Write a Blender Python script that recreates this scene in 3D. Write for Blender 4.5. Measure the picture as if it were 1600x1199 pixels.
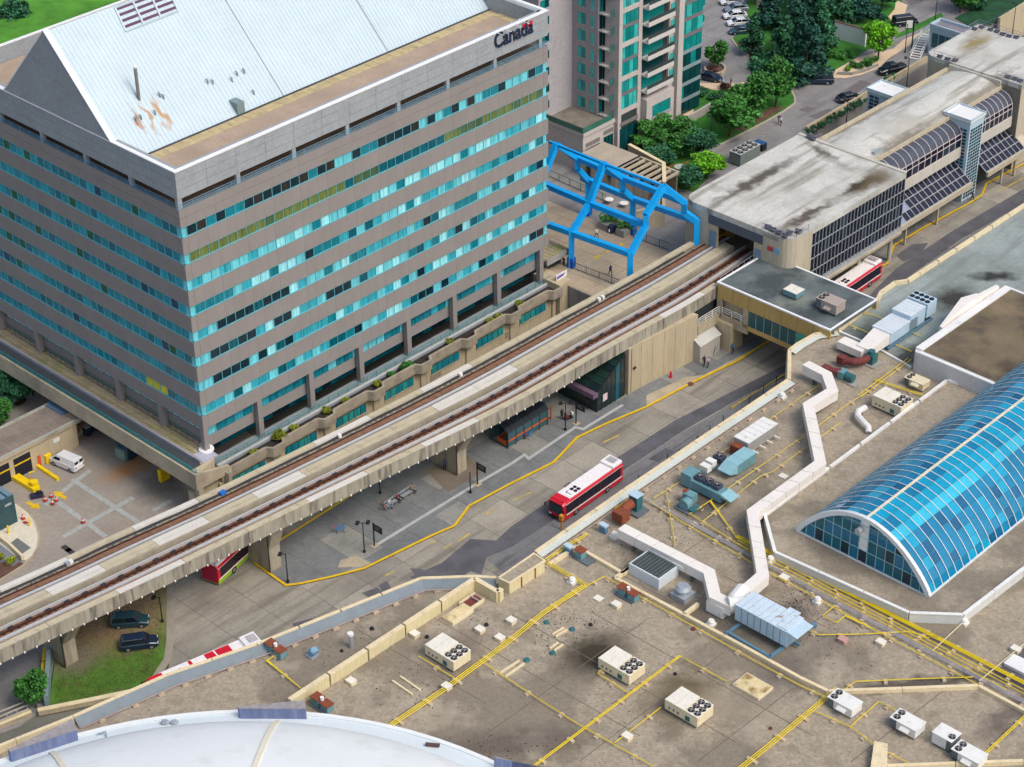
import bpy, bmesh, math, random
from mathutils import Vector, Matrix
random.seed(7)
C = bpy.context.scene.collection
for o in list(bpy.data.objects): bpy.data.objects.remove(o)
# ---------------------------------------------------------------- camera
CAM_H = 160.0; PITCH = math.radians(32.95); ROLL = math.radians(0.825); FPX = 3228.0
_F = Vector((0, math.cos(PITCH), -math.sin(PITCH))); _R = Vector((1, 0, 0)); _D = _F.cross(_R)
RT = math.cos(ROLL)*_R + math.sin(ROLL)*_D
DN = -math.sin(ROLL)*_R + math.cos(ROLL)*_D
cam_d = bpy.data.cameras.new('camera'); cam = bpy.data.objects.new('camera', cam_d); C.objects.link(cam)
cam.matrix_world = Matrix(((RT.x, -DN.x, -_F.x, 0), (RT.y, -DN.y, -_F.y, 0), (RT.z, -DN.z, -_F.z, CAM_H), (0, 0, 0, 1)))
cam_d.sensor_width = 36.0; cam_d.lens = FPX/1600*36.0; cam_d.clip_start = 1; cam_d.clip_end = 6000
bpy.context.scene.camera = cam
# ---------------------------------------------------------------- light: bright overcast
SUN_EL = math.radians(52); SUN_AZ = math.radians(128)     # azimuth clockwise from +Y (camera looks along +Y)
w = bpy.data.worlds.new('World'); bpy.context.scene.world = w; w.use_nodes = True
nt = w.node_tree; bg = nt.nodes['Background']
sky = nt.nodes.new('ShaderNodeTexSky'); sky.sky_type = 'NISHITA'; sky.sun_disc = False
sky.sun_elevation = SUN_EL; sky.sun_rotation = SUN_AZ
sky.air_density = 1.0; sky.dust_density = 4.0; sky.ozone_density = 1.0
nt.links.new(sky.outputs[0], bg.inputs[0]); bg.inputs[1].default_value = 0.15
sun_d = bpy.data.lights.new('sun', 'SUN'); sun_d.energy = 1.0; sun_d.angle = math.radians(20); sun_d.color = (1.0, 0.95, 0.88)
sun = bpy.data.objects.new('sun', sun_d); C.objects.link(sun)
_sd = Vector((math.sin(SUN_AZ)*math.cos(SUN_EL), math.cos(SUN_AZ)*math.cos(SUN_EL), math.sin(SUN_EL)))
sun.rotation_euler = _sd.to_track_quat('Z', 'Y').to_euler(); sun.location = (0, 0, 200)
vs = bpy.context.scene.view_settings
vs.view_transform = 'Standard'; vs.look = 'None'; vs.gamma = 1; vs.exposure = 0.30; vs.use_curve_mapping = False
bpy.context.scene.render.resolution_x = 1024; bpy.context.scene.render.resolution_y = 767
# ---------------------------------------------------------------- survey helpers (photo ray -> place in the world)
def ray(px, py): return ((px-800)/FPX)*RT + ((py-599.5)/FPX)*DN + _F
EYE = Vector((0, 0, CAM_H))
def P(px, py, z=0.0):
    d = ray(px, py); return EYE + d*((z-CAM_H)/d.z)
GA = math.radians(46.28); US = Vector((math.cos(GA), math.sin(GA), 0)); UT = Vector((-math.sin(GA), math.cos(GA), 0))
O0 = P(322, 708, 7.5); O0.z = 0
def S(s, t, z=0.0):                                   # town grid: s along the station axis, t across it
    v = O0 + US*s + UT*t; v.z = z; return v
def ST(v): d = v-O0; return d.dot(US), d.dot(UT)
def R(px, py, z=0.0): return ST(P(px, py, z))
def PT(px, py, t):
    d = ray(px, py); k = (t-(EYE-O0).dot(UT))/d.dot(UT); v = EYE+d*k; return ST(v)[0], v.z     # (s, z) on the vertical plane t
def PS(px, py, s):
    d = ray(px, py); k = (s-(EYE-O0).dot(US))/d.dot(US); v = EYE+d*k; return ST(v)[1], v.z
def lerp(a, b, k): return a+(b-a)*k
# ---------------------------------------------------------------- materials
MATS = {}
def mat(name, col, rough=.8, var=.18, scale=.6, bump=0.0, metal=0.0, streak=False, stain=None, blobs=None, island=0.0, spec=.4, bscale=None, fine=.10):
    if name in MATS: return MATS[name]
    m = bpy.data.materials.new(name); m.use_nodes = True; MATS[name] = m
    N = m.node_tree.nodes; L = m.node_tree.links; b = N['Principled BSDF']
    b.inputs['Roughness'].default_value = rough; b.inputs['Metallic'].default_value = metal
    b.inputs['Specular IOR Level'].default_value = spec
    geo = N.new('ShaderNodeNewGeometry'); pos = geo.outputs['Position']
    if streak:
        mp = N.new('ShaderNodeVectorMath'); mp.operation = 'MULTIPLY'; mp.inputs[1].default_value = (1, 1, .12 if streak is True else streak); L.new(pos, mp.inputs[0]); pos = mp.outputs[0]
    def noise(sc, det=5, src=None, rg=.55):
        n = N.new('ShaderNodeTexNoise'); n.inputs['Scale'].default_value = sc; n.inputs['Detail'].default_value = det; n.inputs['Roughness'].default_value = rg
        L.new(src or pos, n.inputs['Vector']); return n.outputs['Fac']
    def rng(src, a, b_, c, d):
        r = N.new('ShaderNodeMapRange'); r.inputs[1].default_value = a; r.inputs[2].default_value = b_; r.inputs[3].default_value = c; r.inputs[4].default_value = d
        L.new(src, r.inputs[0]); return r.outputs[0]
    def mul(a, b_):
        x = N.new('ShaderNodeMath'); x.operation = 'MULTIPLY'; L.new(a, x.inputs[0]); L.new(b_, x.inputs[1]); return x.outputs[0]
    k = rng(noise(scale), .3, .7, 1-var, 1+var)
    if fine: k = mul(k, rng(noise(scale*9, 3), .3, .7, 1-fine, 1+fine))
    if island:
        k = mul(k, rng(geo.outputs['Random Per Island'], 0, 1, 1-island, 1+island))
    vm = N.new('ShaderNodeVectorMath'); vm.operation = 'SCALE'; vm.inputs[0].default_value = col[:3]; L.new(k, vm.inputs['Scale'])
    out = vm.outputs[0]
    def mixc(fac, colr, src):
        mx = N.new('ShaderNodeMix'); mx.data_type = 'RGBA'; L.new(fac, mx.inputs[0]); L.new(src, mx.inputs[6]); mx.inputs[7].default_value = (*colr, 1); return mx.outputs[2]
    def along():                                      # coordinates stretched along the station axis: wheel tracks, run-off
        cb = N.new('ShaderNodeCombineXYZ')
        for i, v_ in enumerate((US*.10, UT)):
            d_ = N.new('ShaderNodeVectorMath'); d_.operation = 'DOT_PRODUCT'; d_.inputs[1].default_value = v_; L.new(geo.outputs['Position'], d_.inputs[0]); L.new(d_.outputs['Value'], cb.inputs[i])
        return cb.outputs[0]
    for st in (stain or []):                          # (colour, scale, lo, hi, strength[, along])
        c_, sc, lo, hi, stg = st[:5]
        out = mixc(rng(noise(sc, 6, along() if len(st) > 5 else None), lo, hi, 0, stg), c_, out)
    if blobs:
        wn = N.new('ShaderNodeTexNoise'); wn.inputs['Scale'].default_value = .55; wn.inputs['Detail'].default_value = 5; L.new(geo.outputs['Position'], wn.inputs['Vector'])
        off = N.new('ShaderNodeVectorMath'); off.operation = 'MULTIPLY_ADD'; L.new(wn.outputs['Color'], off.inputs[0]); off.inputs[1].default_value = (3.2, 3.2, 0); 
        ad = N.new('ShaderNodeVectorMath'); ad.operation = 'ADD'; ad.inputs[1].default_value = (-1.6, -1.6, 0); L.new(geo.outputs['Position'], ad.inputs[0]); L.new(ad.outputs[0], off.inputs[2])
        for (c3, rx, ry, ang, colr, stg) in blobs:
            sb = N.new('ShaderNodeMapping'); sb.vector_type = 'TEXTURE'; sb.inputs['Location'].default_value = c3; sb.inputs['Rotation'].default_value = (0, 0, ang); sb.inputs['Scale'].default_value = (rx, ry, 1000)
            L.new(off.outputs[0], sb.inputs[0]); ln = N.new('ShaderNodeVectorMath'); ln.operation = 'LENGTH'; L.new(sb.outputs[0], ln.inputs[0])
            out = mixc(rng(ln.outputs['Value'], 1.15, .35, 0, stg), colr, out)
    L.new(out, b.inputs['Base Color'])
    if bump:
        bp = N.new('ShaderNodeBump'); bp.inputs['Strength'].default_value = bump; bp.inputs['Distance'].default_value = .06
        L.new(noise(bscale or scale*12, 4), bp.inputs['Height']); L.new(bp.outputs[0], b.inputs['Normal'])
    return m
def emis(name, col, e):
    m = bpy.data.materials.new(name); m.use_nodes = True; b = m.node_tree.nodes['Principled BSDF']
    b.inputs['Base Color'].default_value = (*col, 1); b.inputs['Emission Color'].default_value = (*col, 1); b.inputs['Emission Strength'].default_value = e
    return m
# ---------------------------------------------------------------- mesh helpers
FR = {}
def V(*a): return Vector(a)
class MB:
    def __init__(s): s.v = []; s.f = []
    def add(s, vs, fs):
        n = len(s.v); s.v += [Vector(v) for v in vs]; s.f += [tuple(i+n for i in f) for f in fs]; return s
    def face(s, *vs): return s.add(vs, [tuple(range(len(vs)))])
    def prism(s, poly, z0, z1):
        n = len(poly); b = [V(p[0], p[1], z0) for p in poly]; t = [V(p[0], p[1], z1) for p in poly]
        return s.add(b+t, [tuple(range(n-1, -1, -1)), tuple(range(n, 2*n))]+[(i, (i+1) % n, n+(i+1) % n, n+i) for i in range(n)])
    def sheet(s, poly, z): return s.add([V(p[0], p[1], z) for p in poly], [tuple(range(len(poly)))])
    def hull(s, lo, hi):                               # two rings of equal length
        n = len(lo); return s.add(list(lo)+list(hi), [tuple(range(n-1, -1, -1)), tuple(range(n, 2*n))]+[(i, (i+1) % n, n+(i+1) % n, n+i) for i in range(n)])
    def box(s, c, sx, sy, z0, z1, a=0.0):
        ca, sa = math.cos(a), math.sin(a)
        return s.prism([(c[0]+x*ca-y*sa, c[1]+x*sa+y*ca) for x, y in ((-sx/2, -sy/2), (sx/2, -sy/2), (sx/2, sy/2), (-sx/2, sy/2))], z0, z1)
    def bst(s, s0, s1, t0, t1, z0, z1):                # box on the town grid
        return s.prism([S(s0, t0), S(s1, t0), S(s1, t1), S(s0, t1)], z0, z1)
    def bar(s, a, b, w, h=None, up=(0, 0, 1)):
        h = h or w; a = Vector(a); b = Vector(b); d = (b-a)
        if d.length < 1e-6: return s
        d.normalize(); u = Vector(up)
        if abs(d.dot(u)) > .98: u = V(1, 0, 0)
        x = d.cross(u).normalized(); y = x.cross(d).normalized()
        q = [x*sx*w/2+y*sy*h/2 for sx, sy in ((-1, -1), (1, -1), (1, 1), (-1, 1))]
        return s.hull([a+p for p in q], [b+p for p in q])
    def tube(s, pts, r, n=6):
        pts = [Vector(p) for p in pts]; rings = []
        for i, p in enumerate(pts):
            d = (pts[min(i+1, len(pts)-1)]-pts[max(i-1, 0)]).normalized()
            u = V(0, 0, 1) if abs(d.z) < .9 else V(1, 0, 0)
            x = d.cross(u).normalized(); y = x.cross(d).normalized()
            rr = r[i] if isinstance(r, (list, tuple)) else r
            if 0 < i < len(pts)-1:
                e = (pts[i]-pts[i-1]).normalized(); cs = max(.35, abs(e.dot(d)))
            else: cs = 1
            rings.append([p+(x*math.cos(2*math.pi*k/n)/cs+y*math.sin(2*math.pi*k/n))*rr for k in range(n)])
        b = len(s.v); s.v += [v for rg in rings for v in rg]
        for i in range(len(rings)-1):
            for k in range(n): s.f.append((b+i*n+k, b+i*n+(k+1) % n, b+(i+1)*n+(k+1) % n, b+(i+1)*n+k))
        s.f.append(tuple(b+k for k in range(n-1, -1, -1))); s.f.append(tuple(b+(len(rings)-1)*n+k for k in range(n))); return s
    def cyl(s, c, r, z0, z1, n=16, r2=None):
        r2 = r if r2 is None else r2
        return s.hull([V(c[0]+r*math.cos(2*math.pi*k/n), c[1]+r*math.sin(2*math.pi*k/n), z0) for k in range(n)],
                      [V(c[0]+r2*math.cos(2*math.pi*k/n), c[1]+r2*math.sin(2*math.pi*k/n), z1) for k in range(n)])
    def mesh(s, name, m=None, inv=None, smooth=False, bevel=0):
        me = bpy.data.meshes.new(name)
        vs = [inv @ v for v in s.v] if inv is not None else s.v
        me.from_pydata([tuple(v) for v in vs], [], s.f)
        bm = bmesh.new(); bm.from_mesh(me); bmesh.ops.recalc_face_normals(bm, faces=bm.faces)
        if bevel: bmesh.ops.bevel(bm, geom=[e for e in bm.edges if e.calc_face_angle(0) > .5], offset=bevel, segments=2, affect='EDGES', profile=.6)
        bm.to_mesh(me); bm.free()
        if smooth:
            for p in me.polygons: p.use_smooth = True
        if m: me.materials.append(m)
        return me
    def build(s, name, m, parent=None, kind=None, smooth=False, bevel=0, local=False, label=None):
        if parent is None:
            if not s.v: return None
            xs = [v.x for v in s.v]; ys = [v.y for v in s.v]; zs = [v.z for v in s.v]
            og = V((min(xs)+max(xs))/2, (min(ys)+max(ys))/2, min(zs)); M = Matrix.Translation(og)
            if local: M = Matrix(); og = V(0, 0, 0)
            me = s.mesh(name, m, None if local else M.inverted(), smooth, bevel); o = bpy.data.objects.new(name, me); o.location = og; C.objects.link(o); FR[o.name] = M
        else:
            me = s.mesh(name, m, None if local else FR[parent.name].inverted(), smooth, bevel)
            o = bpy.data.objects.new(name, me); C.objects.link(o); o.parent = parent; FR[o.name] = FR[parent.name]
        if kind: o['kind'] = kind
        if label: o['label'] = label
        return o
def tag(o, label, cat, group=None, kind=None):
    o['label'] = label; o['category'] = cat
    if group: o['group'] = group
    if kind: o['kind'] = kind
    return o
def thing(name, label, cat, loc=(0, 0, 0), rot=0.0, group=None):
    o = bpy.data.objects.new(name, None); C.objects.link(o); o.location = loc; o.rotation_euler = (0, 0, rot); o.empty_display_size = .3
    FR[o.name] = Matrix.Translation(Vector(loc)) @ Matrix.Rotation(rot, 4, 'Z'); return tag(o, label, cat, group)
def struct(name, mb, m): return mb.build(name, m, kind='structure')
def piece(name, me, parent, M=None, local=True, m=None):          # an object sharing mesh data; M is in the thing's frame (local) or the world
    o = bpy.data.objects.new(name, me); C.objects.link(o); o.parent = parent
    if M is not None: o.matrix_basis = M if local else FR[parent.name].inverted() @ M
    FR[o.name] = FR[parent.name]
    if m is not None: o.material_slots[0].link = 'OBJECT'; o.material_slots[0].material = m
    return o
def kids(o): return KIDS.get(o.name, [])
KIDS = {}
def index_kids():
    KIDS.clear()
    for o in bpy.data.objects:
        if o.parent: KIDS.setdefault(o.parent.name, []).append(o)
def dup(root, loc=None, rot=None, label=None, scale=None):
    index_kids()
    def cp(o, par):
        c = o.copy(); C.objects.link(c)
        if par: c.parent = par
        for ch in kids(o): cp(ch, c)
        return c
    r = cp(root, None)
    if loc is not None: r.location = loc
    if rot is not None: r.rotation_euler = (0, 0, rot)
    if scale: r.scale = scale
    if label: r['label'] = label
    return r
def clip(poly, a, b):                                  # keep the part of poly left of a->b (2D)
    out = []; n = len(poly)
    def sd(p): return (b[0]-a[0])*(p[1]-a[1])-(b[1]-a[1])*(p[0]-a[0])
    for i in range(n):
        p, q = poly[i], poly[(i+1) % n]; d1, d2 = sd(p), sd(q)
        if d1 >= 0: out.append(p)
        if (d1 > 0 > d2) or (d1 < 0 < d2):
            k = d1/(d1-d2); out.append((p[0]+(q[0]-p[0])*k, p[1]+(q[1]-p[1])*k))
    return out
def tiles(poly, w_, h_, gap, ang=GA, off=(0, 0), run=0.0):  # polygon cut into cells of a grid, with joints between
    ca, sa = math.cos(ang), math.sin(ang)
    L = [(p[0]*ca+p[1]*sa-off[0], -p[0]*sa+p[1]*ca-off[1]) for p in poly]
    x0, x1 = min(p[0] for p in L), max(p[0] for p in L); y0, y1 = min(p[1] for p in L), max(p[1] for p in L); out = []
    for i in range(math.floor(x0/w_), math.ceil(x1/w_)):
        for j in range(math.floor(y0/h_)-1, math.ceil(y1/h_)+1):
            g = gap/2; sh = run*h_*(i % 2)
            c = [(i*w_+g, j*h_+g+sh), ((i+1)*w_-g, j*h_+g+sh), ((i+1)*w_-g, (j+1)*h_-g+sh), (i*w_+g, (j+1)*h_-g+sh)]
            q = L
            for k in range(4):
                q = clip(q, c[k], c[(k+1) % 4])
                if len(q) < 3: break
            if len(q) < 3: continue
            ar = abs(sum(q[k][0]*q[(k+1) % len(q)][1]-q[(k+1) % len(q)][0]*q[k][1] for k in range(len(q))))/2
            if ar < .02*w_*h_: continue
            qq = []
            for p in q:
                if not qq or abs(p[0]-qq[-1][0])+abs(p[1]-qq[-1][1]) > 1e-3: qq.append(p)
            if len(qq) < 3: continue
            out.append([((p[0]+off[0])*ca-(p[1]+off[1])*sa, (p[0]+off[0])*sa+(p[1]+off[1])*ca) for p in qq])
    return out
def offset_path(pts, d):                               # plan offset of a polyline (+ = left)
    out = []
    for i, p in enumerate(pts):
        a = pts[max(i-1, 0)]; b = pts[min(i+1, len(pts)-1)]
        e1 = (V(p[0]-a[0], p[1]-a[1], 0)).normalized() if i else None
        e2 = (V(b[0]-p[0], b[1]-p[1], 0)).normalized() if i < len(pts)-1 else None
        e1 = e1 or e2; e2 = e2 or e1
        n1 = V(-e1.y, e1.x, 0); n2 = V(-e2.y, e2.x, 0); m = (n1+n2).normalized(); c = max(.4, m.dot(n1)); q = m*(d/c)
        out.append(V(p[0]+q.x, p[1]+q.y, p[2] if len(p) > 2 else 0))
    return out
def strip(mb, pts, w_, z0, z1, side=0):                # wall or kerb along a plan path, width w_, centred (or to the left/right)
    a = offset_path(pts, w_/2+side*w_/2); b = offset_path(pts, -w_/2+side*w_/2)
    for i in range(len(pts)-1):
        mb.hull([V(b[i].x, b[i].y, z0), V(b[i+1].x, b[i+1].y, z0), V(a[i+1].x, a[i+1].y, z0), V(a[i].x, a[i].y, z0)],
                [V(b[i].x, b[i].y, z1), V(b[i+1].x, b[i+1].y, z1), V(a[i+1].x, a[i+1].y, z1), V(a[i].x, a[i].y, z1)])
    return mb
def PP(pts, z): return [P(x, y, z) for x, y in pts]
# ================================================================ materials
def hx(r, g, b, k=1.0):                                # sRGB 0-255 -> linear
    f = lambda c: (c/255/12.92 if c/255 <= .04045 else ((c/255+.055)/1.055)**2.4)*k
    return (f(r), f(g), f(b))
conc = mat('concrete_beige', hx(176, 164, 140), .85, .14, .35, .3, stain=[(hx(110, 104, 92), .25, .52, .72, .5)])
conc_g = mat('concrete_grey', hx(150, 148, 142), .85, .14, .35, .3, stain=[(hx(96, 96, 94), .3, .5, .72, .5)])
conc_s = mat('concrete_streaked', hx(158, 152, 136), .85, .2, 1.2, .3, streak=True, stain=[(hx(92, 88, 80), 1.6, .48, .66, .75)])
wallbeige = mat('wall_beige', hx(186, 172, 143), .8, .08, .5, .15, streak=True, stain=[(hx(140, 128, 106), .9, .55, .75, .4)])
slabm = mat('road_concrete', hx(152, 147, 134), .9, .12, .25, .35, stain=[(hx(108, 104, 96), .12, .48, .72, .6), (hx(104, 98, 88), .55, .50, .66, .6, 1), (hx(78, 76, 74), .9, .64, .74, .4)])
slabm2 = mat('road_concrete_pale', hx(162, 156, 142), .9, .12, .25, .35, stain=[(hx(112, 110, 104), .15, .5, .72, .55)])
paving = mat('platform_concrete', hx(118, 122, 122), .9, .14, .22, .3, stain=[(hx(86, 90, 92), .18, .48, .7, .5), (hx(140, 140, 132), .5, .56, .66, .4), (hx(80, 80, 80), 1.6, .64, .7, .5)])
paving2 = mat('platform_concrete_pale', hx(140, 140, 134), .9, .14, .22, .3, stain=[(hx(96, 98, 98), .18, .5, .7, .5)])
asph = mat('asphalt_dark', hx(98, 98, 102), .92, .14, .4, .4, stain=[(hx(76, 76, 80), .3, .5, .7, .6)], bscale=20)
asph2 = mat('asphalt_worn', hx(128, 128, 128), .92, .13, .3, .4, stain=[(hx(98, 98, 102), .2, .46, .7, .6), (hx(76, 76, 78), .8, .52, .64, .6, 1), (hx(60, 60, 64), .55, .66, .72, .7)])
street = mat('asphalt_street', hx(138, 136, 134), .92, .12, .2, .3, stain=[(hx(112, 110, 110), .45, .50, .62, .5, 1), (hx(104, 102, 104), .12, .5, .7, .6)])
jointm = mat('joint_dark', hx(116, 112, 103), .95, .1, .5)
yel = mat('paint_yellow', hx(222, 184, 30), .6, .10, 1.0, stain=[(hx(140, 116, 50), 1.3, .6, .75, .6)])
white = mat('paint_white', hx(228, 228, 224), .6, .04, .4, fine=.03, stain=[(hx(170, 168, 160), .6, .58, .75, .4)])
greyw = mat('line_grey', hx(168, 172, 168), .9, .10, 1.2, stain=[(hx(130, 130, 126), 2, .5, .7, .5)])
lawn = mat('lawn', (.035, .17, .018), .95, .3, .5, .6, stain=[((.11, .12, .04), .35, .52, .75, .5)], bscale=6)
dirt = mat('dry_earth', hx(128, 112, 86), .95, .25, .6, .6, stain=[(hx(88, 84, 50), .8, .48, .66, .6)], bscale=5)
mulch = mat('mulch', hx(104, 76, 64), .95, .25, 1, .6)
leafd = mat('foliage_dark', (.030, .135, .058), .7, .45, .30, island=.55, fine=0)
leafm = mat('foliage_mid', (.050, .195, .030), .7, .45, .30, island=.55, fine=0)
leafl = mat('foliage_bright', (.15, .42, .015), .7, .35, .35, island=.5, fine=0)
barkm = mat('bark', hx(92, 76, 62), .9, .2, 2)
steel = mat('steel_galv', hx(168, 176, 182), .45, .10, .8, metal=.3)
black = mat('metal_black', hx(34, 36, 40), .5, .1, 1)
# ================================================================ ground and roads
g = MB(); g.sheet([(-1600, -300), (1600, -300), (1600, 3200), (-1600, 3200)], -.30); struct('ground', g, mat('far_ground', hx(112, 112, 104), .95, .2, .05, stain=[(hx(80, 96, 60), .02, .5, .6, .6)]))
def area(name, poly, z0, z1, m, sides=True):
    mb = MB(); mb.prism(poly, z0, z1); return struct(name, mb, m)
def paved(name, poly, z, w_, h_, m, base, gap=.07, ang=GA, pname='slab', th=.03, mats=None, group=None, off=(0, 0), run=0.0):
    o = area(name, poly, z-.25, z, base); rnd = random.Random(len(poly)*7+int(z*10))
    for q in tiles(poly, w_, h_, gap, ang, off, run):
        mb = MB(); mb.prism(q, z-.02, z+th+rnd.uniform(-.004, .004)); mb.build(pname, rnd.choice(mats) if mats else m, o)
    return o
ROADP = PP([(272, 880), (270, 1000), (263, 1045), (235, 1072), (180, 1110), (520, 1400), (1240, 860), (1800, 360), (1720, 150), (1500, 190), (1180, 430), (985, 545), (720, 690), (460, 815)], 0)
paved('bus_road', ROADP, -.03, 6.0, 4.6, slabm, jointm, mats=[slabm, slabm, slabm, slabm2], off=(1.2, .7))
lane_u = [(640, 902), (690, 880), (735, 842), (775, 845), (800, 822), (862, 780), (958, 719), (1055, 657), (1168, 600), (1240, 563), (1300, 520), (1400, 420), (1490, 360), (1700, 236)]
lane_l = [(1700, 256), (1600, 318), (1500, 375), (1410, 440), (1300, 540), (1250, 580), (1168, 616), (1070, 672), (975, 735), (900, 790), (800, 855), (760, 872), (752, 898), (735, 893), (720, 903), (650, 906)]
mb = MB(); mb.sheet(PP(lane_u+lane_l, 0), .014); struct('asphalt_lane', mb, asph)
mb = MB(); mb.sheet(PP([(762, 875), (900, 792), (975, 737), (1070, 674), (1168, 618), (1250, 582), (1300, 542), (1410, 442), (1500, 377), (1600, 320), (1700, 258), (1800, 330), (1260, 700), (860, 960)], 0), .013); struct('worn_lane', mb, asph2)
for q in ([(565, 927), (590, 918), (598, 926), (585, 940)], [(592, 915), (604, 908), (612, 920), (600, 930)], [(640, 888), (660, 890), (668, 900), (652, 902)], [(456, 975), (488, 966), (490, 971), (462, 982)],
          [(1400, 400), (1425, 382), (1450, 380), (1440, 396), (1412, 410)], [(1012, 718), (1040, 700), (1052, 706), (1030, 722)]):
    mb = MB(); mb.sheet(PP(q, 0), .018); struct('asphalt_patch', mb, asph)
# bus island
KERB = [(390, 868), (398, 882), (446, 916), (470, 913), (520, 902), (570, 889), (605, 872), (675, 838), (712, 822), (735, 791), (800, 756), (866.6, 723), (903.5, 684), (950, 662), (1010, 637), (1083, 598), (1154, 564), (1197, 537), (1260, 496), (1320, 447), (1365, 424), (1388, 412), (1398, 384), (1448, 354), (1518, 317), (1536, 305), (1543, 287), (1600, 257), (1700, 205)]
BACK = [(1640, 150), (1430, 260), (1180, 415), (985, 528), (850, 600), (700, 690), (560, 765), (500, 803), (470, 822), (411, 859)]
paved('bus_island', PP(KERB+BACK, .15), .12, 4.5, 3.6, paving, jointm, mats=[paving, paving, paving, paving2], gap=.06, off=(0, 1.5))
kb = MB(); strip(kb, PP(KERB, .15)[::-1], .34, 0, .175, side=-1); struct('yellow_kerb', kb, yel)
kb = MB(); strip(kb, PP([(390, 868), (411, 859), (470, 822), (500, 803), (560, 765)], .15), .34, 0, .175, side=-1); struct('yellow_kerb', kb, yel)
for pts in ([(588, 852), (660, 808), (740, 759), (800, 724), (819.6, 711), (826, 717), (860, 694), (899, 668), (911, 671), (973, 633)],):
    mb = MB(); strip(mb, PP(pts, .15), .45, .12, .185); struct('platform_band', mb, mat('band_pale', hx(176, 178, 176), .9, .08, .8))
mb = MB(); mb.sheet(PP([(1010, 634), (1010, 618), (1070, 590), (1100, 586), (1195, 536), (1190, 540), (1154, 561), (1083, 595)], .15), .17); struct('platform_patch', mb, conc)
mb = MB(); mb.sheet(PP([(528, 887), (532, 876), (556, 868), (580, 880), (565, 886)], .15), .17); struct('platform_patch', mb, conc)
mb = MB(); mb.sheet(PP([(665, 735), (720, 705), (760, 735), (730, 752), (700, 770)], .15), .168); struct('platform_patch', mb, mat('patch_tan', hx(122, 112, 98), .9, .15, .4, stain=[(hx(98, 92, 84), .4, .45, .65, .6)]))
# dashed yellow lane marks
DZ_ = [0]
def dash(name, a, b, z, w_, m, zz=.03):
    DZ_[0] += 1; zz += .004*(DZ_[0] % 6); A, B = P(*a, z), P(*b, z); mb = MB(); strip(mb, [A, B], w_, z+zz-.01, z+zz); return struct(name, mb, m)
ypale = mat('paint_yellow_worn', hx(206, 180, 70), .8, .2, 1.2, stain=[(hx(150, 140, 108), 1.0, .45, .65, .8)])
for a, b in (((802, 782), (830, 770)), ((758, 804), (774, 796)), ((694, 857), (706, 850)), ((716, 846), (734, 834)), ((602, 900), (616, 893)), ((942, 692), (968, 680)), ((672, 850), (680, 846)),
             ((1140, 640), (1176, 616)), ((1146, 634), (1196, 604)), ((1150, 648), (1166, 637)), ((1196, 604), (1236, 578)), ((1200, 612), (1216, 600)), ((1560, 300), (1600, 278)), ((1146, 634), (1140, 640))):
    dash('lane_mark', a, b, 0, .22, ypale)
# ---- loading yard and the street on the left (z = 0)
YARD = PP([(-80, 640), (60, 590), (340, 640), (420, 700), (520, 770), (272, 905), (100, 985), (-80, 1075)], 0)
area('loading_yard', YARD, -.25, -.04, mat('yard_concrete', hx(158, 150, 138), .9, .12, .2, .3, stain=[(hx(122, 116, 108), .1, .46, .7, .6), (hx(150, 118, 74), .09, .56, .7, .45)],
     blobs=[(tuple(P(205, 728, 0)), 5, 2.2, GA, hx(176, 122, 62), .75), (tuple(P(250, 760, 0)), 5, 3, GA, hx(104, 100, 92), .7), (tuple(P(150, 672, 0)), 7, 3, 0, hx(112, 108, 100), .6)]))
for a, b in (((70, 790), (141, 735)), ((112, 749), (216, 817)), ((98, 840), (208, 778)), ((85, 780), (165, 839)), ((240, 798), (268, 782))):
    dash('faded_line', a, b, -.04, .75, greyw, .02)
def arrow(a, b, z, m):
    A, B = P(*a, z), P(*b, z); d = (B-A).normalized(); n = V(-d.y, d.x, 0); L_ = (B-A).length; mb = MB()
    q = [A-n*.28, A+d*L_*.5-n*.28, A+d*L_*.5-n*.75, B, A+d*L_*.5+n*.75, A+d*L_*.5+n*.28, A+n*.28]
    mb.prism(q, z-.02, z+.012); return struct('arrow_mark', mb, m)
arrow((103, 779), (84, 768), -.01, yel); arrow((42, 785), (63, 795), -.01, yel)
mb = MB()
for i, (x, y) in enumerate(((104, 857), (110, 862))): mb.box(P(x, y, 0), 1.6, .75, -.05, -.015, GA+math.pi/2)
struct('yard_drain', mb, mat('grate', hx(66, 60, 62), .7, .2, 6))
KP = [(-10, 790), (26, 788), (43, 800), (54, 815), (60, 838), (58, 855), (50, 868), (40, 876), (-10, 880)]
area('kerbed_pad', PP([(-60, 760)]+KP[1:8]+[(-60, 830)], .12), -.1, .12, mat('pad_pale', hx(214, 208, 188), .9, .07, .5, stain=[(hx(180, 172, 150), .5, .55, .75, .4)]))
kb = MB(); strip(kb, PP([(26, 788), (43, 800), (54, 815), (60, 838), (58, 855), (50, 868), (34, 884), (0, 905), (-40, 925)], .15), .25, -.1, .18, side=1); struct('kerb', kb, conc)
area('planting_bed', PP([(-40, 850), (12, 872), (36, 880), (0, 903), (-40, 922)], .1), -.1, .1, mulch)
STL = PP([(-120, 1050), (0, 1004), (95, 960), (90, 1000), (72, 1105), (30, 1135), (-120, 1190)], 0)
area('street', STL, -.25, -.02, street)
GR = PP([(92, 985), (180, 945), (262, 905), (262, 1000), (258, 1030), (236, 1063), (200, 1084), (150, 1097), (76, 1106)], 0)
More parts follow.
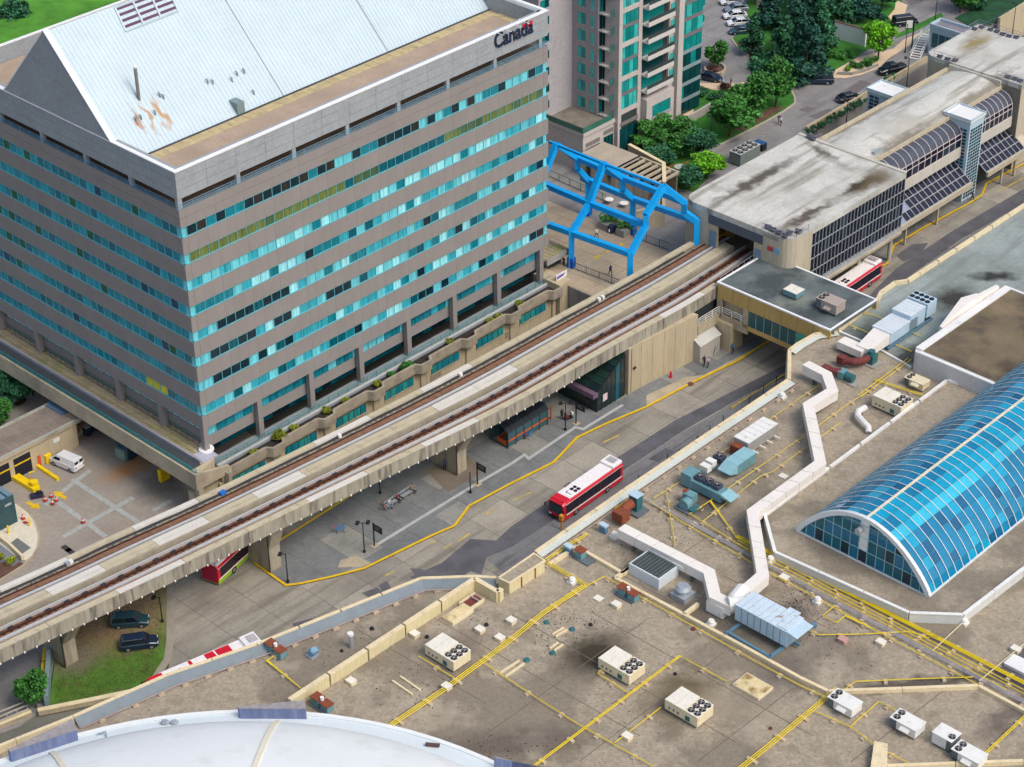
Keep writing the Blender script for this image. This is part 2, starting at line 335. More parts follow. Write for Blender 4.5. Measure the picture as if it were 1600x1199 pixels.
area('grass_patch', GR, -.25, .05, mat('grass_patch', (.075, .165, .02), .95, .3, .5, .6, bscale=6,
     blobs=[(tuple(P(195, 955, 0)), 9, 6.2, GA-.3, hx(146, 128, 98), 1.0), (tuple(P(150, 985, 0)), 8.5, 5.0, -.2, hx(134, 116, 86), 1.0), (tuple(P(120, 1030, 0)), 3.5, 3.5, 0, hx(120, 112, 96), .9)], stain=[((.10, .10, .03), .7, .5, .68, .7)]))
kb = MB(); strip(kb, PP([(266, 900), (266, 1000), (262, 1030), (240, 1064), (205, 1090)], 0), .9, -.1, .1); struct('kerb', kb, mat('kerb_stone', hx(150, 144, 130), .9, .1, .8))
# ---- upper terrace: plaza, street, gardens (z = 5.2)
TZ = 5.2
TER = [S(66.2, -11.5), S(84, -11.5), S(84, -9.2), S(126, -9.2), S(126, .1), S(200, 2.8), S(420, 8), S(420, 300), S(66.2, 300)]
area('street_terrace', TER, -.3, TZ, street)
def flat(name, pts, m, z=TZ, h=.02):
    return area(name, PP(pts, z+h), z-.02, z+h, m)
PLZ = [S(66.3, -11.4, 0), S(84, -11.4, 0), S(84, 19, 0), S(66.3, 24, 0)]
paved('plaza', PLZ, TZ+.03, 3.0, 3.0, conc, jointm, gap=.05, mats=[mat('plaza_paving', hx(176, 160, 136), .9, .1, .3, stain=[(hx(140, 128, 112), .3, .5, .7, .5)])])
for a, b in (((928, 405), (938, 400)), ((944, 396), (954, 391)), ((965, 386), (974, 381))): dash('plaza_mark', a, b, TZ, .6, ypale, .09)
kerbc = mat('kerb_pale', hx(178, 168, 150), .9, .1, .8)
def bed(name, pts, m, kerb_pts=None, h=.12):
    flat(name, pts, m, h=h)
    if kerb_pts: kb = MB(); strip(kb, PP(kerb_pts, TZ+h), .3, TZ-.02, TZ+h+.04); struct('kerb', kb, kerbc)
bed('garden_lawn', [(1165, -30), (1168, 20), (1160, 50), (1143, 60), (1152, 73), (1177, 93), (1198, 108), (1234, 117), (1275, 116), (1296, 115), (1320, 100), (1345, 84), (1372, 66), (1400, 40), (1412, 10), (1398, -30)], lawn,
    [(1143, 60), (1152, 73), (1177, 93), (1198, 108), (1234, 117), (1262, 121)])
bed('garden_bed', [(1092, 137), (1120, 142), (1160, 136), (1200, 126), (1236, 140), (1242, 152), (1242, 161), (1227, 172), (1198, 189), (1161, 208), (1125, 226), (1090, 214), (1080, 190)], lawn,
    [(1236, 140), (1242, 152), (1242, 161), (1227, 172), (1198, 189), (1161, 208), (1125, 226)])
flat('mulch_strip', [(1161, 204), (1198, 185), (1227, 167), (1205, 168), (1140, 205)], mulch, h=.15)
flat('mulch_strip', [(1150, 66), (1165, 62), (1185, 80), (1182, 90), (1174, 88)], mulch, h=.15)
flat('sidewalk', [(1062, 178), (1092, 155), (1112, 163), (1075, 184)], mat('sidewalk_tan', hx(214, 190, 156), .9, .08, .5), h=.1)
flat('sidewalk', [(1092, 130), (1150, 130), (1165, 128), (1150, 138), (1120, 141), (1092, 136)], MATS['sidewalk_tan'], h=.08)
flat('sidewalk', [(1292, 121), (1320, 122), (1345, 117), (1372, 106), (1392, 88), (1400, 84), (1422, 70), (1460, 42), (1440, 50), (1412, 62), (1396, 76), (1340, 90), (1320, 101), (1296, 115)], MATS['sidewalk_tan'], h=.07)
flat('sidewalk', [(1400, 0), (1418, 8), (1414, 20), (1400, 26), (1394, 34), (1388, 26), (1398, 14)], MATS['sidewalk_tan'], h=.14)
flat('sidewalk', [(1190, 0), (1200, 30), (1198, 34), (1184, 14), (1182, 0)], mat('path_tan', hx(176, 158, 132), .9, .1, .5), h=.15)
flat('verge', [(1399, 60), (1404, 52), (1470, 20), (1474, 25), (1430, 48)], lawn, h=.1)
flat('embankment', [(1492, 28), (1530, 10), (1560, -30), (1640, -60), (1640, 0), (1560, 32), (1530, 48)], mat('embankment_grass', (.015, .075, .03), .95, .3, .6, .6, bscale=5), h=.15)
flat('garden_bed', [(985, 215), (1040, 190), (1090, 235), (1118, 262), (1085, 300), (1050, 290), (1030, 262), (1000, 240)], lawn, h=.1)
for q in ([(1262, 182), (1295, 170), (1318, 178), (1290, 190)], [(1320, 142), (1345, 125), (1362, 130), (1335, 148)], [(1248, 172), (1262, 166), (1275, 170), (1262, 176)], [(1415, 0), (1435, -6), (1442, 4), (1422, 8)]):
    flat('asphalt_patch', q, mat('asphalt_patch', hx(112, 106, 108), .92, .12, .3), h=.012)
# ---- far background behind the office (top left)
flat('far_lawn', [(-160, 120), (-60, -60), (200, -60), (190, 10), (120, 60), (0, 110)], mat('far_lawn', (.07, .24, .02), .95, .3, .3, .4), h=.05)
# ================================================================ office tower
facade = mat('precast_taupe', hx(139, 133, 129), .75, .05, .25, .15, stain=[(hx(128, 122, 118), .6, .55, .75, .3)], island=.03, fine=.03)
facade2 = mat('precast_grey', hx(152, 157, 160), .75, .06, .25, .15, stain=[(hx(128, 128, 128), .4, .55, .75, .35)])
inner = mat('interior_dark', hx(40, 48, 52), .9, .1, 1)
gravel = mat('roof_gravel', hx(172, 152, 132), .95, .12, .5, .6, stain=[(hx(140, 124, 108), .25, .5, .7, .5), (hx(96, 84, 74), 1.4, .66, .74, .6)], bscale=14)
pavet = mat('roof_paver_yellow', hx(188, 172, 130), .9, .12, .8, .3, stain=[(hx(140, 130, 96), .7, .5, .7, .5)])
metalroof = mat('metal_roof_pale', hx(186, 204, 212), .5, .03, .25, fine=.02, stain=[(hx(180, 196, 200), .35, .50, .7, .5)],
    blobs=[(tuple(S(4.9, 13.2, 49)), .4, 1.6, GA, hx(160, 100, 40), .9), (tuple(S(6.6, 13.2, 49)), .35, 1.5, GA, hx(170, 120, 50), .9), (tuple(S(8.6, 13.0, 49)), .5, 2.0, GA, hx(176, 124, 50), .9)])
cap = mat('parapet_cap_white', hx(232, 234, 232), .6, .03, .5, fine=.02)
def glass(name, rgb, rough=.12): return mat(name, hx(*rgb), rough, .34, 2.6, fine=.16, spec=.5, streak=.05)
G_CY = [glass('pane_blind_bright', (104, 196, 206), .3), glass('pane_blind_pale', (150, 222, 228), .3), glass('pane_cyan', (52, 160, 176), .2)]
G_TE = [glass('pane_teal', (20, 122, 136)), glass('pane_teal_deep', (8, 88, 102))]
G_DK = [glass('pane_dark', (16, 44, 54)), glass('pane_dark_brown', (46, 42, 42))]
G_OL = [glass('pane_olive', (104, 118, 64)), glass('pane_olive_deep', (74, 98, 68))]
G_LT = [glass('pane_left_teal', (0, 138, 154)), glass('pane_left_deep', (0, 112, 132)), glass('pane_left_green', (4, 92, 62)), glass('pane_left_navy', (0, 62, 96)), glass('pane_left_cyan', (10, 158, 176))]
yelp = glass('pane_yellow_lit', (206, 196, 30))  # plain yellow glass colour for a few left-side panes
frame_c = mat('window_frame_cyan', hx(112, 186, 196), .4, .06, 1, metal=.2)
off = thing('office_building', 'tall grey office block with banded blue windows and a white sloping metal roof', 'office building', S(0, 0, 5.2), GA)
LS, LT = 65.7, 47.0; FH = 3.7; ZB = [13.1+FH*k for k in range(8)]; WH = 1.45; Z_OV = 11.0; Z_TER = 42.9; Z_TOP = 48.1
rnd = random.Random(3)
# core volume, set back behind the window line
mb = MB(); mb.bst(.45, LS-.45, .45, LT-.45, Z_OV+.05, 42.0); mb.build('core', inner, off)
mb = MB(); mb.bst(1.2, LS-1.2, 1.2, LT-1.2, 7.6, Z_OV); mb.bst(2.9, LS-1.4, 2.9, LT-1.2, 5.2, 7.6); mb.build('arcade_core', mat('arcade_wall', hx(134, 142, 142), .8, .1, .5), off)
# spandrel panels: 14 bays of three windows on the right side, 10 on the left, ten bands
def panel_mesh(L_, H_, vertical_score=2):
    m_ = MB(); g_ = .02
    for k in range(vertical_score+1):
        a = L_*k/(vertical_score+1); b = L_*(k+1)/(vertical_score+1)
        m_.hull([V(a+g_*(.5 if k == 0 else .25), 0, g_), V(b-g_*(.5 if k == vertical_score else .25), 0, g_), V(b-g_*(.5 if k == vertical_score else .25), .42, g_), V(a+g_*(.5 if k == 0 else .25), .42, g_)],
                [V(a+g_*(.5 if k == 0 else .25), 0, H_-g_), V(b-g_*(.5 if k == vertical_score else .25), 0, H_-g_), V(b-g_*(.5 if k == vertical_score else .25), .42, H_-g_), V(a+g_*(.5 if k == 0 else .25), .42, H_-g_)])
    return m_.mesh('spandrel_panel', facade)
B3 = 9.125/2; E0 = .95
def side_frames(): # (local matrix builder, bays) ; right side faces -t, left side faces -s
    return [(lambda a, z: Matrix.Translation((a, 0, z)), 14, LS), (lambda a, z: Matrix.Translation((0, a, z)) @ Matrix.Rotation(math.pi/2, 4, 'Z') @ Matrix.Scale(-1, 4, (0, 1, 0)), 10, LT)]
bands = [(Z_OV, 2.1)]+[(ZB[k]+WH, FH-WH) for k in range(7)]+[(ZB[7]+WH, 1.25), (ZB[7]+WH+1.25, Z_TER-ZB[7]-WH-1.25)]
FZ = 5.2
cols_z = [9.13*i for i in range(8)]
pm = {}
for si, (mk, nb, LL) in enumerate(side_frames()):
    st = E0; wb = (LL-2*E0)/nb
    for (z, h) in bands:
        key = (si, round(h, 3))
        if key not in pm: pm[key] = panel_mesh(wb, h)
        for b in range(nb): piece('spandrel_panel', pm[key], off, mk(st+b*wb, z-FZ))
for (z, h) in bands:                                    # corner returns
    for (cx, cy) in ((0, 0), (LS, 0), (0, LT)):
        x0, x1 = (0, E0-.02) if cx == 0 else (LS-E0+.02, LS); y0, y1 = (0, E0-.02) if cy == 0 else (LT-E0+.02, LT)
        mb = MB(); mb.bst(x0, x1, y0, y1, z+.03, z+h-.03); mb.build('corner_panel', facade, off)
# window strips: frame + panes (recessed .12)
def wcol(si, row, i, n):
    r = rnd.random()
    if si == 1:
        if row == 0 and 4 <= i <= 6: return yelp
        x = (i/n*3+row*.7) % 3
        return rnd.choices(G_LT, (6, 4, 2 if 2 < row < 8 and i > 8 else .4, .5, 1.4))[0]
    top = 7-row
    if top == 0: return G_DK[int(r*2)] if r < .62 else (G_TE[0] if r < .8 else G_CY[0])
    if top == 1: return (G_OL[0] if r < .8 else G_OL[1]) if (i < 17 or i > 28) else (G_TE[1] if r < .6 else G_OL[1])
    if top == 2: return rnd.choices(G_CY+G_TE[:1], (6, 4, 3, 1.5))[0]
    dkrun = {3: (1, 12), 4: (2, 14), 5: (0, 10), 6: (4, 9), 7: (7, 11)}.get(top, (0, 0))
    if top >= 4 and top <= 6 and 1 <= i <= 9 and r < .6: return G_DK[0]
    return rnd.choices(G_CY+G_TE+G_DK, (3.0, 2.2, 3.2, 2.4, 1.2, .9, .1))[0]
panes_left = 300; stuffp = {}
for si, (mk, nb, LL) in enumerate(side_frames()):
    n = nb*3; ww = (LL-2*E0)/n
    fr = MB()
    def loc(a0, a1, d0, d1, z0, z1):
        return (fr.bst(a0, a1, d0, d1, z0, z1) if si == 0 else fr.bst(d0, d1, a0, a1, z0, z1))
    pmesh = None
    for row, zb in enumerate(ZB):
        loc(.06, LL-.06, .04, .30, zb, zb+.07); loc(.06, LL-.06, .04, .30, zb+WH-.07, zb+WH)
        for i in range(n+1):
            a = E0+i*ww; loc(a-.035, a+.035, .10, .24, zb+.07, zb+WH-.07)
        for i in range(n):
            gm = wcol(si, row, i, n)
            p_ = MB(); p_.hull([V(.04, .19, 0), V(ww-.04, .19, 0), V(ww-.04, .22, 0), V(.04, .22, 0)], [V(.04, .19, WH-.15), V(ww-.04, .19, WH-.15), V(ww-.04, .22, WH-.15), V(.04, .22, WH-.15)])
            M_ = mk(E0+i*ww, zb+.075-FZ)
            use = (si == 0 and row >= 1 and (i < 37)) or (si == 0 and row == 0 and i < 40)
            if use and panes_left > 0:
                if pmesh is None: pmesh = p_.mesh('window_pane', G_CY[0])
                piece('window_pane', pmesh, off, M_, m=gm); panes_left -= 1
            else:
                q = stuffp.setdefault(gm.name, (gm, MB()))[1]
                Mw = FR[off.name] @ M_; q.add([Mw @ v for v in p_.v], p_.f)
        # corner glazing
    fr.build('window_frame', frame_c, off)
cg = MB()
for zb in ZB:
    for (cx, cy) in ((0, 0), (LS, 0), (0, LT)):
        x0, x1 = (.2, E0) if cx == 0 else (LS-E0, LS-.2); y0, y1 = (.2, E0) if cy == 0 else (LT-E0, LT-.2)
        cg.bst(x0, x1, y0, y1, zb+.07, zb+WH-.07)
cg.build('corner_glazing', G_CY[0], off)
for k, (gm, q) in stuffp.items(): q.build('window_glazing', gm, off, kind='stuff')
# arcade storeys
for i in range(8):
    mb = MB(); mb.bst(9.13*i-.05+(0 if i else .05), 9.13*i+.75, .05, .8, 5.2, Z_OV); mb.build('column', facade, off)
    if i: mb = MB(); mb.bst(.05, .95, 9.13*i-.4, 9.13*i+.5, 7.5, Z_OV); mb.build('column', facade, off) if i < 6 else None
ar = MB(); ar.bst(1.0, LS-.8, 1.0, 1.5, 7.3, 8.95); ar.bst(1.0, 1.5, 1.6, LT-1, 8.0, 9.6); ar.build('arcade_band', facade, off)
ag = MB(); fr = MB(); ag2 = MB()
n = 42; ww = (LS-2.4)/n
mats_ag = {}
for i in range(n):
    a = 1.4+i*ww; gm = rnd.choice([G_CY[0], G_CY[2], G_TE[0], G_TE[0]]); q = mats_ag.setdefault(gm.name, (gm, MB()))[1]; q.bst(a+.04, a+ww-.04, 1.06, 1.12, 9.0, 10.95)
    gm = rnd.choice([G_TE[1], G_TE[1], G_DK[0]]); q = mats_ag.setdefault(gm.name, (gm, MB()))[1]; q.bst(a+.04, a+ww-.04, 2.6, 2.66, 5.3, 7.6)
for i in range(27):
    a = 1.7+i*1.6; q = mats_ag.setdefault('wh', (G_CY[1], MB()))[1]; q.bst(1.06, 1.12, a+.1, a+1.5, 9.65, 10.9)
for k, (gm, q) in mats_ag.items(): q.build('arcade_window', gm, off, kind='stuff')
# top: recessed terrace behind a railing and the upper screen wall
mb = MB(); mb.bst(.4, LS-.4, .4, LT-.4, 42.0, 42.25); mb.build('terrace_floor', mat('terrace_floor', hx(150, 124, 100), .9, .15, .6, .3, stain=[(hx(86, 96, 60), .8, .55, .7, .6)]), off)
mb = MB(); mb.bst(3.4, LS-3.4, 3.4, LT-3.4, 42.25, 44.9); mb.build('penthouse_wall', mat('penthouse', hx(110, 112, 112), .8, .1, .5), off)
zt0 = 44.35
def screen(mk_, nb, LL):
    wb = LL/nb
    for b in range(nb):
        for (z0, z1) in ((zt0, zt0+1.15), (zt0+1.15, zt0+2.45), (zt0+2.45, Z_TOP-.12)):
            mb = MB(); a0, a1 = b*wb+.02, (b+1)*wb-.02
            (mb.bst(a0, a1, 0, .4, z0+.02, z1-.02) if mk_ == 0 else mb.bst(0, .4, max(a0, .42), a1, z0+.02, z1-.02)); mb.build('screen_panel', facade2, off)
screen(0, 14, LS); screen(1, 10, LT)
mb = MB(); mb.bst(.1, LS-.1, .41, 1.2, 44.4, Z_TOP-.15); mb.bst(.41, 1.2, 1.2, LT, 44.4, Z_TOP-.15); mb.bst(LS-1.2, LS-.05, .5, LT, 44.4, Z_TOP-.15); mb.bst(.5, LS, LT-.4, LT, 44.4, Z_TOP-.15); mb.build('parapet_core', facade2, off)
mb = MB(); mb.bst(-.08, LS+.08, -.08, .5, Z_TOP-.12, Z_TOP+.02); mb.bst(-.08, .5, .52, LT+.1, Z_TOP-.12, Z_TOP+.02); mb.bst(LS-.5, LS+.08, .52, LT+.1, Z_TOP-.12, Z_TOP+.02); mb.bst(.52, LS-.52, LT-.4, LT+.1, Z_TOP-.12, Z_TOP+.02); mb.build('parapet_cap', cap, off)
mb = MB(); mb.bst(LS-.62, LS-.5, .6, LT-.5, 45.7, Z_TOP-.13); mb.build('parapet_lining', mat('lining_pale', hx(196, 206, 204), .7, .06, .5), off)
for i in range(8):
    mb = MB(); mb.bst(9.13*i+(.12 if i else .05), 9.13*i+.72, .12, .6, 42.9, zt0+.05); mb.build('terrace_post', facade2, off)
    if 0 < i < 6: mb = MB(); mb.bst(.12, .6, 9.13*i, 9.13*i+.6, 42.9, zt0+.05); mb.build('terrace_post', facade2, off)
rl = MB(); railm = mat('railing_blue', hx(96, 150, 176), .5, .06, 1)
for z in (42.98, 43.25, 43.55):
    rl.bst(.12, LS-.1, .08, .14, z, z+.06); rl.bst(.08, .14, .12, LT, z, z+.06)
for i in range(34): rl.bst(i*2.0+.3, i*2.0+.36, .09, .13, 42.9, 43.6)
for i in range(23): rl.bst(.09, .13, i*2.0+.3, i*2.0+.36, 42.9, 43.6)
rl.build('railing', railm, off)
# roof: gravel strip, paver strip, standing-seam slope, gable
ZR = 45.7
mb = MB(); mb.bst(.5, LS-.6, .5, LT-.5, 45.0, ZR); mb.build('roof_deck', gravel, off)
mb = MB()
for q in range(44):
    for r_ in range(2): mb.bst(1.6+q*1.42, 1.6+q*1.42+1.36, 8.15+r_*.85, 8.15+r_*.85+.8, ZR, ZR+.04)
for q in range(2):
    for r_ in range(9): mb.bst(LS-2.4+q*.8, LS-1.65+q*.8, .8+r_*.82, 1.58+r_*.82, ZR, ZR+.04)
mb.build('roof_paver', pavet, off, kind='stuff')
TE, TK, TR, ZE, ZK, ZA = 10.2, 12.5, 23.5, ZR+.06, 48.1, 59.3
prof = [(TE, ZE), (TK, ZK), (TR, ZA), (2*TR-TK, ZK), (2*TR-TE, ZE)]
S0, S1 = .1, LS+6
mb = MB(); mb.hull([S(S0+.35, t, z) for t, z in prof], [S(LS-.8, t, z) for t, z in prof]); mb.build('sloped_roof', metalroof, off)
mb = MB()                                              # seams
seam = mat('roof_seam', hx(196, 208, 212), .5, .05, .5)
for i in range(int((LS-2)/.62)):
    s = 1.2+i*.62
    mb.bar(S(s, TE, ZE+.03), S(s, TK, ZK+.03), .05, .07); mb.bar(S(s, TK, ZK+.03), S(s, TR, ZA+.03), .05, .07)
mb.build('roof_seam', seam, off, kind='stuff')
mb = MB()
for s in (26.0, 44.8): mb.bar(S(s, TE, ZE+.07), S(s, TK, ZK+.07), .10, .06); mb.bar(S(s, TK, ZK+.07), S(s, TR, ZA+.07), .10, .06)
mb.build('expansion_joint', mat('joint_grey', hx(140, 150, 154), .6, .05, 1), off)
mb = MB(); mb.hull([S(-.02, TK-.3, Z_TOP-.2), S(-.02, 2*TR-TK+.3, Z_TOP-.2), S(-.02, TR, ZA)], [S(.45, TK-.3, Z_TOP-.2), S(.45, 2*TR-TK+.3, Z_TOP-.2), S(.45, TR, ZA)]); mb.build('gable_wall', facade2, off)
mb = MB(); mb.bar(S(.25, TK-.3, Z_TOP+.0), S(.25, TR, ZA+.16), .75, .16); mb.bar(S(.25, 2*TR-TK, Z_TOP+.0), S(.25, TR, ZA+.16), .75, .16); mb.build('gable_coping', cap, off)
mb = MB()                                              # gutter line where slope meets pavers
mb.bst(1.2, LS-.8, TE-.22, TE-.05, ZR, ZR+.16); mb.build('gutter', mat('gutter_dark', hx(70, 76, 78), .6, .1, 1), off)
# louvre opening on the slope
def slope(s, t, d=0.0): return S(s, t, lerp(ZK, ZA, (t-TK)/(TR-TK))+d)
lv = MB(); ld = MB()
def onslope(px, py):
    d = ray(px, py); nrm = Vector((0, 0, 0)); a = slope(0, TK); b = slope(10, TK); c = slope(0, TR); nrm = (b-a).cross(c-a).normalized(); k = (a-EYE).dot(nrm)/d.dot(nrm); return ST(EYE+d*k)
q = [onslope(*p) for p in ((180, 14), (197, 51), (279, 19), (262, -16))]
def bil(u, v_): 
    a = (lerp(q[0][0], q[3][0], u), lerp(q[0][1], q[3][1], u)); b = (lerp(q[1][0], q[2][0], u), lerp(q[1][1], q[2][1], u)); return lerp(a[0], b[0], v_), lerp(a[1], b[1], v_)
for i in range(4):
    v0 = i/4; v1 = (i+.42)/4
    ld.hull([slope(*bil(0, v0), .05), slope(*bil(0, v1), .05), slope(*bil(1, v1), .05), slope(*bil(1, v0), .05)], [slope(*bil(0, v0), .09), slope(*bil(0, v1), .09), slope(*bil(1, v1), .09), slope(*bil(1, v0), .09)])
for u in (0, 1/3, 2/3, 1): lv.bar(slope(*bil(u, 0), .15), slope(*bil(u, 1), .15), .22, .16)
for v_ in (0, 1): lv.bar(slope(*bil(0, v_), .15), slope(*bil(1, v_), .15), .2, .16)
ld.build('louvre', mat('louvre_purple', hx(92, 62, 86), .7, .1, 1), off); lv.build('louvre_frame', metalroof, off)
# hatch, chimney pipe, little vents
s_, t_ = onslope(330, 170); mb = MB(); mb.hull([S(18.2, TE-.1, ZR), S(19.4, TE-.1, ZR), S(19.4, TE+1.7, ZR), S(18.2, TE+2.6, ZR)], [S(18.2, TE-.1, ZR+1.7), S(19.4, TE-.1, ZR+1.7), S(19.4, TE+2.8, ZR+1.7), S(18.2, TE+2.8, ZR+1.7)])
mb.build('roof_hatch', mat('hatch_grey', hx(120, 140, 140), .6, .05, 1), off)
s_, t_ = onslope(217, 155); z_ = slope(s_, t_).z; mb = MB(); mb.cyl(S(s_, t_), .22, z_-.3, z_+4.3, 10); mb.build('flue_pipe', mat('flue', hx(120, 118, 112), .5, .1, 1), off)
mb = MB(); mb.cyl(S(s_, t_), .3, z_+4.25, z_+4.5, 10); mb.build('flue_cap', cap, off)
for (x, y) in ((213, 190), (221, 187), (243, 180), (250, 152), (256, 155), (333, 132), (325, 131), (363, 128), (371, 119), (382, 115), (1400/3.527, 148)):
    s_, t_ = onslope(x, y); z_ = slope(s_, t_).z if t_ > TK else lerp(ZE, ZK, (t_-TE)/(TK-TE)); mb = MB(); mb.tube([S(s_, t_, z_-.1), S(s_, t_, z_+.5), S(s_-.2, t_+.1, z_+.7)], .10, 6); mb.build('roof_vent', mat('vent_grey', hx(120, 140, 146), .5, .1, 1), off)
# podium decks -------------------------------------------------------------
pod = off
mb = MB(); mb.prism([S(-4.2, -3.2), S(0, -1.6), S(1.2, 1.2), S(1.2, LT+6), S(-4.2, LT+6)], 5.7, 7.40); mb.build('podium_slab', wallbeige, pod)
mb = MB(); mb.bst(-4.5, -4.2, -3.4, LT+6, 5.5, 7.9); mb.build('podium_fascia', conc, pod)
mb = MB(); mb.bst(-3.9, -2.1, -1.5, LT+6, 7.41, 7.50); mb.build('walkway', mat('walkway_dark', hx(66, 72, 76), .8, .1, .6), pod)
mb = MB(); mb.bst(-2.1, -1.75, -1.3, LT+6, 7.4, 7.95); mb.build('planter_kerb', mat('kerb_lilac', hx(150, 148, 152), .8, .1, .6), pod)
mb = MB(); tealr = mat('railing_teal', hx(30, 138, 140), .5, .08, 1)
for z in (8.0, 8.35): mb.bst(-4.12, -4.04, -3.2, LT+6, z, z+.05)
for i in range(30): mb.bst(-4.12, -4.04, -3.1+i*1.9, -3.04+i*1.9, 7.9, 8.4)
mb.bst(-4.16, -4.10, -3.2, LT+6, 7.45, 7.9)
mb.build('railing', tealr, pod)
ter = MB(); rnd2 = random.Random(5)
pvm = MB(); pvm.prism([(.03, .03), (.72, .03), (.72, .57), (.03, .57)], 0, .07); pmesh = pvm.mesh('paving_slab', mat('paver_old', hx(160, 148, 118), .9, .16, .5, .4, stain=[(hx(132, 142, 74), .35, .52, .68, .7), (hx(110, 108, 98), .15, .5, .7, .6)], island=.1))
cnt = 0
for j in range(80):
    for i in range(3):
        t0 = .9+j*.61
        if cnt < 240: piece('paving_slab', pmesh, pod, Matrix.Translation((-1.7+i*.76, t0, 7.42-FZ+rnd2.uniform(-.015, .015)))); cnt += 1
mb = MB(); mb.bst(-1.72, .7, .9, LT+5, 7.40, 7.43); mb.build('paver_bed', mulch, pod)
mb = MB(); mb.bst(-1.7, .75, -1.5, .85, 7.41, 7.6); mb.build('corner_terrace', mat('terrace_lilac', hx(172, 172, 184), .8, .08, .5), pod)
mb = MB(); mb.cyl(S(.45, .45), 1.0, 7.6, 7.78, 20); mb.build('column_base', cap, pod)
mb = MB()
for z in (8.0, 8.4): mb.bst(.72, .78, 1.0, LT, z, z+.05)
for i in range(38): mb.bst(.72, .78, 1+i*1.2, 1.05+i*1.2, 7.5, 8.4)
mb.build('railing', mat('railing_green', hx(84, 112, 104), .5, .1, 1), pod)
# right side deck, planter and the wavy parapet
mb = MB(); mb.bst(1.2, LS+1, -1.0, 1.2, 4.9, 5.2); mb.build('arcade_floor', mat('arcade_floor', hx(138, 146, 150), .8, .1, .4), pod)
mb = MB(); mb.prism([S(.0, -2.5), S(66.0, -2.5), S(66.0, -.75), S(0, -.75)], 4.4, 4.85); mb.build('planter_soil', mat('soil_dark', hx(52, 46, 44), .95, .3, 1, .6), pod)
mb = MB(); mb.bst(1, LS, -.78, -.66, 5.2, 5.42); mb.build('deck_edge', mat('deck_edge_white', hx(190, 194, 190), .7, .06, 1), pod)
mb = MB()
for z in (5.7, 6.1): mb.bst(1, LS, -.56, -.50, z, z+.05)
for i in range(36): mb.bst(1+i*1.8, 1.05+i*1.8, -.56, -.50, 5.2, 6.1)
mb.build('railing', tealr, pod)
wave = []
for k in range(0, 331):
    s = k*.2; ph = (s % 9.13)/9.13; bump = 0.0
    d = min(ph, 1-ph)*9.13
    bump = .85 if d < .8 else (.85*(.5+.5*math.cos((d-.8)/.8*math.pi)) if d < 1.6 else 0)
    wave.append(S(s, -2.7-bump if s > .5 else -2.7, 0))
mb = MB(); strip(mb, wave, .35, 4.3, 5.75); mb.build('wavy_parapet', mat('parapet_weathered', hx(160, 150, 132), .9, .12, .6, .3, stain=[(hx(118, 110, 98), .8, .5, .7, .6)]), pod)
mb = MB(); mb.bst(0, 66, -2.45, -2.3, -.2, 4.4); mb.bst(-4.2, 66, -2.3, -1.0, -.2, 4.2) ; mb.build('podium_wall', wallbeige, pod)
mb = MB(); mb.hull([S(-4.4, -3.4, 5.5), S(1.2, -3.1, 5.2), S(1.2, -2.7, 5.2), S(-4.1, -3.0, 5.5)], [S(-4.4, -3.4, 7.9), S(1.2, -3.1, 6.4), S(1.2, -2.7, 6.4), S(-4.1, -3.0, 7.9)]); mb.build('podium_fascia', conc, pod)
mb = MB(); mb.bst(-4.2, -3.4, -3.3, -2.5, -.1, 5.6); mb.build('pier', conc, pod)
for b in range(7):
    s0 = 9.13*b+1.9
    q = MB(); q.bst(s0, s0+5.6, -2.52, -2.4, 2.35, 3.75); o = q.build('podium_window', inner, pod)
    for i in range(5): q = MB(); q.bst(s0+.06+i*1.11, s0+1.05+i*1.11, -2.58, -2.53, 2.42, 3.68); q.build('pane', rnd.choice([G_TE[0], glass('pane_green_teal', (44, 142, 140))]), o)
    q = MB(); q.bst(s0-.1, s0+5.7, -2.62, -2.52, 2.22, 2.36); q.build('sill', conc, o)
for b in range(8):
    q = MB(); q.bst(9.13*b-.35, 9.13*b+.35, -2.75, -2.46, -.1, 4.1); q.build('pilaster', wallbeige, pod)
for (x, y) in ((674, 568), (798, 508), (705, 565)):
    t_ = -2.5; s_, z_ = PT(x, y, t_); q = MB(); q.bst(s_-.3, s_+.3, -2.55, -2.46, z_-.3, z_+.3); q.build('wall_sign', white, pod)
for (x, y, w_, h_) in ((681, 587, 2.0, .8), (795, 522, 1.4, 1.0)):
    s_, z_ = PT(x, y, -2.5); q = MB(); q.bst(s_-w_/2, s_+w_/2, -2.56, -2.46, z_-h_/2, z_+h_/2); q.build('vent_grille', mat('grille_brown', hx(150, 138, 122), .7, .1, 2), pod)
# end block of the podium beside the plaza
mb = MB(); mb.bst(64.5, 67.0, -3.4, 2.0, -.1, 5.9); mb.build('end_block', wallbeige, pod)
mb = MB(); mb.bst(LS+.2, LS+5.5, .5, 9, 7.2, 7.9); mb.bst(LS+.1, LS+5.6, .4, .5, 7.2, 8.3); mb.build('side_terrace', conc_g, pod)
pt = MB(); pt.prism([(.03, .03), (.8, .03), (.8, .8), (.03, .8)], 0, .06); pme = pt.mesh('paving_slab', MATS['paver_old'])
for i in range(6):
    for j in range(7): piece('paving_slab', pme, pod, Matrix.Translation((LS+.4+i*.84, .9+j*.84, 7.92-FZ)))
mb = MB(); mb.bst(LS+.6, LS+5, 2, 9, 5.2, 7.2); mb.build('side_terrace_wall', mat('dark_recess', hx(60, 66, 70), .9, .1, 1), pod)
